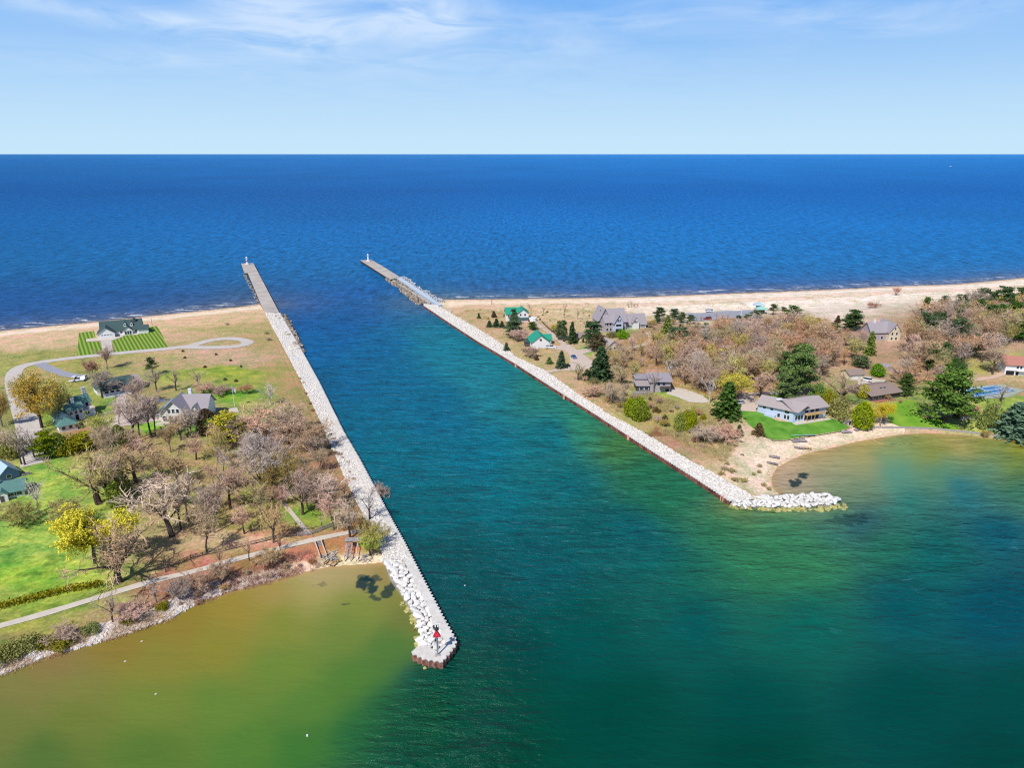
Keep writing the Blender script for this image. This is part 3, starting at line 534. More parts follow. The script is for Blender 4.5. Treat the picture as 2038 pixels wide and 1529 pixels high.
wv = t.nodes.new('ShaderNodeTexWave'); wv.wave_type = 'BANDS'; wv.bands_direction = 'X'; wv.inputs['Scale'].default_value = 0.17; wv.inputs['Distortion'].default_value = 0.6; wv.inputs['Detail'].default_value = 3
t.links.new(mpn.outputs[0], wv.inputs['Vector']); cr = t.nodes.new('ShaderNodeValToRGB'); cr.color_ramp.elements[0].color = (*srgb('#5A8428', 1.12), 1); cr.color_ramp.elements[1].color = (*srgb('#A0AE50', 1.12), 1)
cr.color_ramp.elements[0].position = 0.25; cr.color_ramp.elements[1].position = 0.85
t.links.new(wv.outputs['Fac'], cr.inputs[0]); t.links.new(cr.outputs[0], b.inputs['Base Color'])
sheet('lawn', [(157, 663), (187, 659), (190, 672), (171, 675), (171, 681), (200, 680), (204, 706), (154, 709)], lm, 0.06)
sheet('lawn', [(222, 672), (246, 668), (279, 653), (312, 649), (320, 662), (334, 691), (226, 703)], lm, 0.06)
sheet('lawn', [(1469, 818.5), (1503, 819), (1525, 826), (1547, 839), (1577, 841), (1627, 840.5), (1641, 831), (1655, 833), (1675, 842), (1693, 851), (1673, 858), (1562, 876), (1537, 876), (1515, 866), (1491, 846), (1478, 832)], lawn, 0.10)
sheet('lawn', [(1772, 807), (1800, 797), (1817, 797), (1837, 821), (1874, 834), (1900, 846), (1925, 856), (1870, 856), (1798, 852), (1772, 842), (1764, 824)], lawn2, 0.08, edge=0.6)
sheet('lawn', [(1513, 792), (1535, 787), (1565, 790), (1562, 798), (1530, 800), (1511, 799)], lawn, 0.09, edge=.5)
# ---------------------------------------------------------------- piers, sheet-pile walls, riprap, boulders
def W(px, py, z): return ray_at(px, py, z)
rust = mat('rusty_steel', srgb('#8A5A4C', 1.1), var=0.35, scale=1.2, col2=srgb('#B98474', 1.1), rough=0.85)
cap = mat('cap_concrete', srgb('#E8E0D4', 1.2), var=0.12, col2=srgb('#F0EAE0', 1.18), scale=0.7, rough=0.9); oldc = mat('old_concrete', srgb('#D6CABC', 1.1), var=0.10, scale=0.13, col2=srgb('#B4AAA0', 1.15), rough=0.9)
stone = mat('limestone', srgb('#E8E4DC', 1.14), var=0.16, scale=1.4, rough=0.9, bump=0.4, objvar=0.10)
stone_s = mat('riprap_stone', srgb('#EEE6DA', 1.18), var=0.36, objvar=0.0, scale=2.5, rough=0.9)
stone_d = mat('dark_rubble', srgb('#8A7460', 1.15), var=0.5, scale=0.9, col2=srgb('#D0C0AC', 1.15), rough=0.9)
stone_w = mat('wet_mossy_stone', srgb('#B8B070', 1.1), var=0.3, scale=1.0, rough=0.6)
def zigzag(L, amp, period):
    """corrugated sheet-pile trace along a line; the outer side is to the right of travel"""
    tot = 0; segs = []
    for a, c in zip(L[:-1], L[1:]): segs.append((a, c, tot)); tot += (c - a).length
    out = []; base = []; k = 0; d = 0.0; prof = [(0, 0), (0.18, 0), (0.5, 1), (0.68, 1)]
    n = int(tot / period)
    for i in range(n):
        for ph, on in prof:
            s = (i + ph) * tot / n
            for a, c, t0 in segs:
                if s <= t0 + (c - a).length + 1e-6:
                    dr = (c - a).normalized(); p = a + dr * (s - t0); nr = Vector((dr.y, -dr.x)); out.append(p + nr * amp * on); base.append((p, nr, segs.index((a, c, t0)) * 0.003)); break
    return out, base
def sheet_wall(name, label, line, ztop, capw, amp=0.42, period=1.25, capmat=cap, capz=0.0, pile_mat=rust, parts=('sheet_piling', 'concrete_cap')):
    L = [Vector(p) for p in line]; out, base = zigzag(L, amp, period)
    o = L[0]; t_ = thing(name, label, 'seawall', (o.x, o.y, 0))
    V = []; Fc = []
    for p in out: V += [(p.x - o.x, p.y - o.y, -1.6), (p.x - o.x, p.y - o.y, ztop - 0.02)]
    for i in range(len(out) - 1): Fc.append((2 * i, 2 * i + 2, 2 * i + 3, 2 * i + 1))
    link(parts[0], np_mesh(parts[0], V, Fc, pile_mat), t_)
    V = []; Fc = []
    for p, (q, nr, dz_) in zip(out, base):
        i_ = q - nr * capw; e = p + nr * 0.05
        V += [(e.x - o.x, e.y - o.y, ztop + dz_), (i_.x - o.x, i_.y - o.y, ztop + dz_), (e.x - o.x, e.y - o.y, ztop - 0.25), (i_.x - o.x, i_.y - o.y, ztop - 0.6)]
    for i in range(len(out) - 1):
        a = 4 * i; c = a + 4; Fc += [(a, c, c + 1, a + 1), (a + 2, c + 2, c, a), (a + 1, c + 1, c + 3, a + 3)]
    link(parts[1], np_mesh(parts[1], V, Fc, capmat), t_)
    return t_
ZL = 1.85
wall_l_px = [(819, 1298), (846, 1311), (878, 1316), (892, 1301), (904, 1285), (906, 1275), (882, 1232), (835, 1142), (803, 1079), (780, 1038), (714, 913), (683, 860), (634, 760), (602, 702), (588, 677), (556, 622)]
LW = [W(*q, ZL) for q in wall_l_px]
sheet_wall('seawall', 'long pale concrete capped seawall with rusty corrugated piling along the left bank of the channel', LW, ZL, 2.0)
wall_r_px = [(843, 607), (893, 640.5), (952, 679), (1026, 723), (1100, 770.5), (1191, 827.5), (1251, 866.5), (1303, 900), (1380, 948.5), (1436, 985), (1456, 999)]
ZR = 1.75
RW = [W(*q, ZR) for q in wall_r_px]
sheet_wall('seawall', 'brown rusty sheet pile seawall along the right bank below a strip of white stone', RW, ZR, 1.0, amp=0.36, pile_mat=mat('dark_rust', srgb('#5A3832', 1.1), var=0.35, scale=0.5, col2=srgb('#9A6054', 1.1), rough=0.9))
lad = mat('salmon_paint', srgb('#E8A890', 1.1), var=0.08, scale=1)
for i, (px, py, lb) in enumerate([(1028, 726, 'small salmon ladder post on the brown seawall, farthest from the rock jetty'), (1124, 789, 'small salmon ladder post on the brown seawall, second from the far end'), (1252, 869, 'small salmon ladder post on the brown seawall opposite the muddy pool'), (1440, 989, 'large salmon ladder post on the brown seawall nearest the rock jetty')]):
    x, y = W(px, py, 1.2); b_ = MB(); s_ = 1.0 if i < 3 else 1.5
    for k in (-0.35, 0.35): b_.box((k * s_ - 0.08, -0.08, -1.6), (k * s_ + 0.08, 0.08, 0.95))
    for k in range(7): b_.box((-0.3 * s_, -0.05, -1.3 + k * 0.32), (0.3 * s_, 0.05, -1.2 + k * 0.32))
    b_.box((-0.5 * s_, 0.02, -1.2), (0.5 * s_, 0.12, 0.9))
    tag(link('ladder', b_.mesh('ladder', lad), None, (x - 0.45, y - 0.55, 1.0), math.radians(-43)), lb, 'ladder')
# stone beds behind the walls (the strips themselves)
def bed(name, px, z0, z1, m):
    b_ = MB(); b_.prism([W(*q, z1) for q in px], z0, z1)
    return tag(link(name, b_.mesh(name, m)), kind='structure')
bedm = mat('stone_bed', srgb('#DCD6D0', 1.1), var=0.34, scale=1.1, rough=0.95, detail=8)
in_l = [(527, 621), (546, 658), (562, 687), (594, 748), (624, 809), (640, 843), (656, 880), (686, 950), (714, 1008), (730, 1036), (748, 1062), (758, 1090), (762, 1112)]
STRIPL_PX = in_l + [(790, 1112), (815, 1118), (797, 1079), (775, 1040), (709, 915), (677, 861), (628, 761), (597, 703), (582, 677), (551, 624)]
bed('stone_bed', STRIPL_PX, -1.5, 1.74, bedm)
STRIPR_PX = [(843, 605), (868, 607), (905, 628), (960, 660), (1000, 686), (1026, 710), (1085, 738), (1144, 780), (1210, 824), (1277, 859), (1344, 900), (1380, 921), (1430, 948), (1493, 984), (1500, 992), (1458, 997), (1436, 984), (1380, 947.5), (1303, 899), (1251, 865), (1191, 826), (1100, 769), (1026, 721.5), (952, 677.5), (893, 639)]
bed('stone_bed', STRIPR_PX, -1.5, 1.66, bedm)
bed('jetty_core', [(762, 1112), (775, 1150), (797, 1180), (815, 1210), (832, 1240), (840, 1262), (836, 1283), (826, 1297), (846, 1303), (868, 1302), (892, 1272), (868, 1232), (822, 1143), (800, 1110)], -1.5, 0.75, mat('core_rubble', srgb('#A8A096', 1.15), var=0.3, scale=1.2))
bed('jetty_core', [(1450, 998), (1500, 986), (1560, 985), (1640, 986), (1662, 996), (1655, 1006), (1560, 1008), (1470, 1008)], -1.5, 0.55, MATS['core_rubble'])
b_ = MB(); b_.prism([W(*q, 1.80) for q in [(820, 1298), (846, 1284), (868, 1297), (884, 1282), (903, 1279), (901, 1286), (880, 1311), (848, 1307)]], -1.5, 1.80)
tag(link('jetty_platform', b_.mesh('jetty_platform', cap)), kind='structure')

ICO = []
def ico():
    ph = (1 + 5 ** .5) / 2; v = []
    for a in (-1, 1):
        for c in (-ph, ph): v += [(0, a, c), (a, c, 0), (c, 0, a)]
    v = np.array(v, float); v /= np.linalg.norm(v[0]); f = []
    n = len(v)
    for i in range(n):
        for j in range(i + 1, n):
            for k in range(j + 1, n):
                d = [np.linalg.norm(v[i] - v[j]), np.linalg.norm(v[j] - v[k]), np.linalg.norm(v[i] - v[k])]
                if max(d) < 1.2:
                    nn = np.cross(v[j] - v[i], v[k] - v[i]); f.append((i, j, k) if nn @ v[i] > 0 else (i, k, j))
    return v, np.array(f)
IV, IF = ico()
CV = np.array([(x, y, z) for z in (-1, 1) for y in (-1, 1) for x in (-1, 1)], float); CF = np.array([(0, 2, 3, 1), (4, 5, 7, 6), (0, 1, 5, 4), (2, 6, 7, 3), (0, 4, 6, 2), (1, 3, 7, 5)])
def stones(name, pts, sizes, m, label=None, flat=0.6):
    n = len(pts); pts = np.asarray(pts); sizes = np.asarray(sizes)
    V = np.repeat(CV[None], n, 0) * rng.uniform(0.55, 1.15, (n, 8, 3)); V *= sizes[:, None, None] * rng.uniform(0.7, 1.3, (n, 1, 3)) * 0.5
    V[:, :, 2] *= flat; a = rng.uniform(0, 6.28, n); b2 = rng.uniform(-0.5, 0.5, n)
    y_ = V[:, :, 1] * np.cos(b2)[:, None] - V[:, :, 2] * np.sin(b2)[:, None]; z_ = V[:, :, 1] * np.sin(b2)[:, None] + V[:, :, 2] * np.cos(b2)[:, None]
    x_ = V[:, :, 0]; V = np.stack([x_ * np.cos(a)[:, None] - y_ * np.sin(a)[:, None], x_ * np.sin(a)[:, None] + y_ * np.cos(a)[:, None], z_], 2) + pts[:, None, :]
    Fc = (CF[None] + (np.arange(n) * 8)[:, None, None]).reshape(-1, 4)
    me = np_mesh(name, V.reshape(-1, 3), Fc, m); o = link(name, me)
    return tag(o, label, 'rocks', kind='stuff')
def scatter_poly(px, z, n):
    poly = [W(*q, z) for q in px]; xs = [p[0] for p in poly]; ys = [p[1] for p in poly]; out = []
    while sum(map(len, out)) < n:
        x = rng.uniform(min(xs), max(xs), n * 3); y = rng.uniform(min(ys), max(ys), n * 3); k = inside(poly, x, y); out.append(np.stack([x[k], y[k]], 1))
    return np.concatenate(out)[:n]
p = scatter_poly(STRIPL_PX, 1.74, 9000); q = np.column_stack([p, np.full(len(p), 1.76)])
q = q[vnoise(q[:, 0] / 5, q[:, 1] / 5, 4) > 0.22]
stones('riprap', q, rng.uniform(0.25, 0.75, len(q)), stone_s, 'white broken stone strip behind the left seawall')
p = scatter_poly(STRIPR_PX, 1.66, 9000); q = np.column_stack([p, np.full(len(p), 1.68)])
stones('riprap', q, rng.uniform(0.25, 0.85, len(q)), stone_s, 'white broken stone strip above the brown sheet pile wall')
def along(px, z, n, w0, w1, side=1):
    L = resample([W(*q, z) for q in px], 0.5); o = []
    for _ in range(n):
        i = rnd.randrange(len(L) - 1); d = (L[i + 1] - L[i]).normalized(); nr = Vector((d.y, -d.x)) * side; p_ = L[i].lerp(L[i + 1], rnd.random()) + nr * rnd.uniform(w0, w1)
        o.append((p_.x, p_.y))
    return o
def rubble(px, z, n, w0, w1, side, z0, z1, s0, s1, m, label):
    o = along(px, z, n, w0, w1, side)
    return stones('riprap', [(x, y, rnd.uniform(z0, z1)) for x, y in o], [rnd.uniform(s0, s1) for _ in o], m, label, 0.8)
rubble([(602, 703), (590, 680), (575, 650), (562, 628)], 0, 420, -1.5, 4.5, -1, -0.2, 1.3, 0.8, 2.2, stone_d, 'dark brown rubble heaped outside the left seawall beside the outer pier')
rubble([(777, 556), (800, 572), (843, 607)], 0, 420, -3.5, 4.5, 1, -0.1, 1.3, 0.9, 2.4, stone_d, 'brown rubble heaped on the channel side of the right breakwater walkway')
rubble([(798, 552), (830, 575), (880, 603)], 0, 200, -1.0, 3.0, -1, -0.1, 1.0, 0.7, 2.0, mat('grey_rubble', srgb('#B8BCC0', 1.1), var=0.4, scale=1), 'grey rubble on the lake side of the right breakwater walkway')
rubble([(487, 545), (500, 572), (519, 606)], 0, 90, -1, 1.5, 1, -0.3, 0.6, 0.7, 1.6, stone_d, 'small dark rubble along the lake side of the left pier')
BAYROCK = [(440, 1182), (400, 1194), (334, 1232), (255, 1258), (184, 1281), (98, 1303), (0, 1342), (-60, 1370)]
o = along(BAYROCK, 0, 5200, -0.5, 3.9, 1)
q = [(x, y, max(0.0, float(zz_)) + rnd.uniform(0, 0.25)) for (x, y), zz_ in zip(o, terrain_h([a[0] for a in o], [a[1] for a in o]))]
stones('riprap', q, [rnd.uniform(0.35, 0.95) for _ in q], mat('grey_riprap', srgb('#DDD2C8', 1.1), var=0.3, scale=2, rough=0.9), 'grey stone bank edging the olive bay at lower left')
o = along([(560, 1150), (500, 1166), (440, 1182)], 0, 500, -0.2, 3.2, 1)
q = [(x, y, max(0.0, float(zz_)) + 0.1) for (x, y), zz_ in zip(o, terrain_h([a[0] for a in o], [a[1] for a in o]))]
stones('riprap', q, [rnd.uniform(0.25, 0.6) for _ in q], mat('pale_cobble', srgb('#E0D2C4', 1.15), var=0.25, scale=2), 'pale cobbles at the foot of the leaf covered bank by the small beach')
rubble([(1452, 1008), (1560, 1013), (1650, 1012), (1684, 1008)], 0, 120, -1.0, 1.8, 1, -0.25, -0.02, 0.7, 1.5, stone_w, 'yellow mossy stones awash along the foot of the rock jetty')
rubble([(800, 1200), (830, 1250), (832, 1290), (822, 1305), (850, 1330)], 0, 40, -0.6, 1.2, -1, -0.25, 0.05, 0.6, 1.3, stone_w, 'yellow brown stones awash beside the left jetty')

BO = []
for s in range(6):
    r2 = np.random.default_rng(100 + s); v = IV * r2.uniform(0.78, 1.18, (12, 1)); v = np.clip(v, -0.78, 0.78) * (1.15, 0.95, 0.72)
    BO.append(np_mesh('boulder', v, IF, stone))
def boulders(px, z, n, s0, s1, zb, label, group, sep, cat='boulder'):
    pts = scatter_poly(px, z, n * 60); keep = []
    for x, y in pts:
        s = rnd.uniform(s0, s1)
        if all((x - a) ** 2 + (y - b) ** 2 > (sep * (s + c) / 2) ** 2 for a, b, c in keep): keep.append((x, y, s))
        if len(keep) >= n: break
    for x, y, s in keep:
        o = link('boulder', BO[rnd.randrange(6)], None, (x, y, zb + s * rnd.uniform(0.05, 0.30)), (rnd.uniform(-.5, .5), rnd.uniform(-.5, .5), rnd.uniform(0, 6.3)), (s * rnd.uniform(.55, .72), s * rnd.uniform(.5, .62), s * rnd.uniform(.45, .6)))
        tag(o, label, cat, group)
    return keep
kp = boulders([(760, 1112), (776, 1140), (795, 1172), (811, 1197), (829, 1226), (837, 1250), (834, 1281), (846, 1284), (868, 1294), (886, 1277), (862, 1232), (815, 1143), (797, 1108), (778, 1080)], 1.2, 150, 1.0, 2.3, 0.95, 'pale limestone boulder packed in the left jetty behind the red daymark', 'boulders packed along the left jetty', 0.74)
print('boulders left', len(kp))
kp = boulders([(1452, 998), (1480, 991), (1560, 986), (1600, 983), (1645, 984), (1668, 993), (1664, 1003), (1600, 1007), (1540, 1009), (1470, 1008)], 0.9, 130, 0.9, 2.1, 0.65, 'pale limestone boulder in the low rock jetty at the right beach tip', 'boulders packed in the right rock jetty', 0.74)
print('boulders right', len(kp))

# outer piers
def pier(label, px, z, extra=None):
    P = [W(*q, z) for q in px]; o = P[0]; t_ = thing('pier', label, 'pier', (o[0], o[1], 0))
    poly = [(a - o[0], b - o[1]) for a, b in P]; b_ = MB(); b_.prism(poly, -1.5, z - 0.35); link('pier_wall', b_.mesh('pier_wall', mat('pier_steel', srgb('#3C3634', 1.1), var=0.3, scale=0.5)), t_)
    cx, cy = sum(p[0] for p in poly) / len(poly), sum(p[1] for p in poly) / len(poly)
    b_ = MB(); b_.prism([(cx + (a - cx) * 1.004 + 0.0, cy + (b - cy) * 1.004) for a, b in poly], z - 0.35, z); link('pier_deck', b_.mesh('pier_deck', oldc), t_)
    return t_
pier('weathered concrete pier reaching into the lake at the left side of the channel mouth', [(480, 524.5), (504, 523.5), (555, 621), (527, 621), (519.5, 606), (493, 543), (486, 543)], 2.0)
pier('weathered concrete pier head beyond the walkway at the right side of the channel mouth', [(717, 518), (739, 516.8), (765, 532), (797, 552), (777, 556)], 2.2)
t_ = thing('walkway', 'narrow pale blue grey walkway joining the right pier head to the beach', 'walkway', (*W(797, 552, 2.1), 0))
A = [W(*q, 2.0) for q in [(790, 554), (797, 551.5), (880, 606.5), (873, 609)]]; o = W(797, 552, 2.1)
b_ = MB(); b_.prism([(a - o[0], c - o[1]) for a, c in A], -1, 2.0); link('deck', b_.mesh('deck', mat('walk_concrete', srgb('#C6D2DC', 1.15), var=0.05, scale=0.5)), t_)
A = [W(*q, 2.15) for q in [(780, 557), (783, 556), (858, 601), (855, 602)]]
b_ = MB(); b_.prism([(a - o[0], c - o[1]) for a, c in A], -1, 1.6); link('kerb', b_.mesh('kerb', oldc), t_)
sheet('concrete_apron', [(846, 606), (862, 601), (878, 607), (902, 619), (893, 628), (872, 622)], mat('apron', srgb('#D6BFA2', 1.15), var=0.12, scale=0.3), 0.30)

white = mat('white_paint', (0.80, 0.80, 0.80), var=0.04, scale=2, rough=0.5); red = mat('red_paint', (0.72, 0.02, 0.05), var=0.08, scale=3, rough=0.5)
steel = mat('galvanised_steel', (0.32, 0.33, 0.34), var=0.1, scale=3, rough=0.5, metal=0.3); dark = mat('dark_metal', (0.03, 0.03, 0.035), var=0.2, scale=3); glass = mat('window_glass', (0.03, 0.045, 0.06), var=0.3, scale=0.6, rough=0.12, spec=0.6)
def light_tower(px, py, z, label, band):
    x, y = W(px, py, z); t_ = thing('light_tower', label, 'light tower', (x, y, z))
    b_ = MB(); b_.box((-1.8, -1.8, 0), (1.8, 1.8, 0.6)); link('base', b_.mesh('base', cap), t_)
    b_ = MB(); b_.tube([(0, 0, 0.6), (0, 0, 1.3), (0, 0, 4.8), (0, 0, 5.2)], [1.3, 0.85, 0.7, 1.05], 12); link('tower', b_.mesh('tower', white), t_)
    if band:
        b_ = MB(); b_.tube([(0, 0, 2.6), (0, 0, 3.6)], [0.82, 0.78], 12); link('red_band', b_.mesh('red_band', red), t_)
    b_ = MB(); b_.tube([(0, 0, 5.2), (0, 0, 5.3)], [1.3, 1.3], 12)
    for k in range(8):
        a = k * math.pi / 4; b_.tube([(1.2 * math.cos(a), 1.2 * math.sin(a), 5.3), (1.2 * math.cos(a), 1.2 * math.sin(a), 6.2)], [.04, .04], 4)
    b_.tube([(1.2 * math.cos(k * math.pi / 8), 1.2 * math.sin(k * math.pi / 8), 6.2) for k in range(17)], [.04] * 17, 4); link('gallery', b_.mesh('gallery', white), t_)
    b_ = MB(); b_.tube([(0, 0, 5.3), (0, 0, 6.6)], [0.45, 0.45], 8); b_.tube([(0, 0, 6.6), (0, 0, 7.3)], [0.7, 0.05], 8); link('lantern', b_.mesh('lantern', white), t_)
    b_ = MB(); b_.box((-0.3, -0.95, 0.6), (0.3, -0.75, 2.3)); link('door', b_.mesh('door', mat('pale_door', srgb('#A8C4CC')))  , t_)
light_tower(492, 526, 2.0, 'white light tower with a red band on the head of the left pier', True)
light_tower(733, 520, 2.2, 'plain white light tower on the head of the right pier', False)

# red daymark post on the jetty tip
x, y = W(871, 1305, 1.8); t_ = thing('channel_marker', 'grey post carrying a red triangle daymark at the tip of the left jetty', 'channel marker', (x, y, 1.8), 0.15)
b_ = MB(); b_.box((-0.55, -0.5, 0), (0.55, 0.5, 0.14)); b_.box((-0.3, -0.3, 0.14), (0.3, 0.3, 0.26)); link('base_plate', b_.mesh('base_plate', mat('plate', srgb('#B9B2AC', 1.15), var=.08)), t_)
b_ = MB(); b_.tube([(0, 0, 0.26), (0, 0, 5.6), (0, 0, 5.6), (0, 0, 7.0)], [0.17, 0.16, 0.10, 0.09], 10); link('pole', b_.mesh('pole', steel), t_)
b_ = MB()
for a, (dx, dy) in enumerate(((0, -0.20), (0.0, 0.2))):
    b_.add([(-0.85, dy, 4.6), (0.85, dy, 4.6), (0, dy, 6.3), (-0.85, dy + 0.05, 4.6), (0.85, dy + 0.05, 4.6), (0, dy + 0.05, 6.3)], [[0, 1, 2], [5, 4, 3], [0, 3, 4, 1], [1, 4, 5, 2], [2, 5, 3, 0]])
link('daymark', b_.mesh('daymark', red), t_)
b_ = MB()
b_.add([(-0.55, -0.23, 4.85), (0.55, -0.23, 4.85), (0, -0.23, 5.95), (-0.55, -0.21, 4.85), (0.55, -0.21, 4.85), (0, -0.21, 5.95)], [[0, 1, 2], [5, 4, 3], [0, 3, 4, 1], [1, 4, 5, 2], [2, 5, 3, 0]])
link('daymark_panel', b_.mesh('daymark_panel', mat('pink_red', (0.85, 0.05, 0.10), var=0.05)), t_)
b_ = MB(); b_.box((-0.45, -0.45, 6.45), (0.45, 0.45, 6.55)); b_.tube([(0, 0, 6.9), (0, 0, 7.35)], [0.16, 0.14], 8)
for k in (-0.42, 0.42):
    for j in (-0.42, 0.42): b_.tube([(k, j, 6.5), (k, j, 7.2)], [.03, .03], 4)
b_.box((-0.45, -0.45, 7.15), (0.45, -0.41, 7.2)); b_.box((-0.45, 0.41, 7.15), (0.45, 0.45, 7.2)); b_.box((-0.7, 0.1, 6.6), (-0.35, 0.5, 7.1)); link('lantern_platform', b_.mesh('lantern_platform', dark), t_)
# ---------------------------------------------------------------- tree and shrub shapes (unit size: 10 m tall, scaled to each tree)
def ribbons(P0, P1, w, r):
    """thin flat twigs from P0 to P1"""
    n = len(P0); d = P1 - P0; ra = r.normal(size=(n, 3)); s = np.cross(d, ra); s /= np.linalg.norm(s, axis=1)[:, None] + 1e-9
    w = np.asarray(w).reshape(-1, 1) * np.ones((n, 1)); V = np.stack([P0 - s * w, P0 + s * w, P1 + s * w * 0.4, P1 - s * w * 0.4], 1).reshape(-1, 3)
    return V, (np.arange(n)[:, None] * 4 + np.arange(4)[None]).astype(int)
def leaves(C, size, r, up=0.5):
    n = len(C); a = r.normal(size=(n, 3)); a /= np.linalg.norm(a, axis=1)[:, None]; b = r.normal(size=(n, 3)); b[:, 2] *= up; b = np.cross(a, b); b /= np.linalg.norm(b, axis=1)[:, None] + 1e-9
    s = np.asarray(size).reshape(-1, 1) * r.uniform(0.6, 1.3, (n, 1)) * 0.5
    V = np.stack([C - a * s - b * s * .7, C + a * s - b * s * .5, C + a * s * .8 + b * s * .7, C - a * s * .7 + b * s * .6], 1).reshape(-1, 3)
    return V, (np.arange(n)[:, None] * 4 + np.arange(4)[None]).astype(int)
def cat_(parts):
    V = []; Fc = []; o = 0
    for v, f in parts: V.append(v); Fc.append(f + o); o += len(v)
    return np.concatenate(V), np.concatenate(Fc)
def nrm(v): return v / (np.linalg.norm(v) + 1e-9)
def bare(seed, stems=1, spread=0.62, limb=(6, 8), trunk_h=0.26, up=0.35, thick=0.24, twigs=6, leaf=0, leafsize=0.28, tw=0.030, H=10.0, open_=1.0):
    """bare hardwood: trunk and limbs as tapered tubes, twigs as thin blades; optional leaf buds"""
    r = np.random.default_rng(seed); mb = MB(); L2 = []; base = np.zeros(3)
    starts = []
    for s in range(stems):
        if stems == 1: d = np.array([r.normal() * .04, r.normal() * .04, 1.0])
        else:
            a = s * 6.283 / stems + r.uniform(-.4, .4); t_ = r.uniform(0.18, 0.62) * open_; d = np.array([math.cos(a) * t_, math.sin(a) * t_, 1.0])
        d = nrm(d); h = H * (trunk_h if stems == 1 else r.uniform(.3, .45)); k = thick / (stems ** .5)
        p0 = base + np.array([d[0], d[1], 0]) * 0.3; p1 = p0 + d * h * 0.5 + r.normal(size=3) * .05; p2 = p0 + d * h + r.normal(size=3) * .1
        mb.tube([p0 - [0, 0, .15], p1, p2], [k, k * .82, k * .68], 6); starts.append((p2, d, k * .66))
    for p, d, k in starts:
        n = int(r.integers(*limb)) if stems == 1 else int(r.integers(2, 4))
        for i in range(n):
            a = i * 6.283 / n + r.uniform(-.5, .5); t_ = r.uniform(0.35, 1.0) * spread * 1.5 if (i or stems > 1) else .1
            dd = nrm(d * 1.0 + np.array([math.cos(a) * t_, math.sin(a) * t_, 0.15])); ln = H * r.uniform(.30, .42) * (1 if stems == 1 else .85)
            st = p - d * r.uniform(0, .8) * (i > 0); q1 = st + dd * ln * .5 + r.normal(size=3) * .2; dd2 = nrm(dd + [0, 0, up] + r.normal(size=3) * .25); q2 = q1 + dd2 * ln * .55
            mb.tube([st, q1, q2], [k * .62, k * .42, k * .22], 5)
            for j in range(5):
                f = (j + 1) / 5; s0 = st + (q1 - st) * min(1, f * 2) if f < .5 else q1 + (q2 - q1) * (f * 2 - 1)
                e = nrm(dd2 + r.normal(size=3) * .62 + [0, 0, .12]); l2 = H * r.uniform(.12, .22); m1 = s0 + e * l2 * .5 + r.normal(size=3) * .12; m2 = m1 + nrm(e + r.normal(size=3) * .35 + [0, 0, .2]) * l2 * .5
                mb.tube([s0, m1, m2], [k * .19, k * .11, k * .04], 4, cap=False); L2 += [(s0, m1), (m1, m2)]
    P0 = []; P1 = []; Wd = []; tips = []
    for s0, s1 in L2:
        for j in range(4):
            q = s0 + (s1 - s0) * r.random(); e = nrm(nrm(s1 - s0) + r.normal(size=3) * .7 + [0, 0, .1]); l = H * r.uniform(.06, .12); q2 = q + e * l; P0.append(q); P1.append(q2); Wd.append(tw * 1.25)
            for k_ in range(twigs):
                c = q + e * l * r.uniform(.25, 1.05); g = nrm(e + r.normal(size=3) * .85); l3 = H * r.uniform(.03, .07); P0.append(c); P1.append(c + g * l3); Wd.append(tw * .62); tips.append(c + g * l3)
    P0 = np.array(P0); P1 = np.array(P1); V, Fc = ribbons(P0, P1, np.array(Wd), r)
    tk = mb; tips = np.array(tips)
    if leaf:
        idx = r.integers(0, len(tips), leaf); lv = leaves(tips[idx] + r.normal(size=(leaf, 3)) * .12, leafsize, r)
        return tk, (V, Fc), lv
    return tk, (V, Fc), None
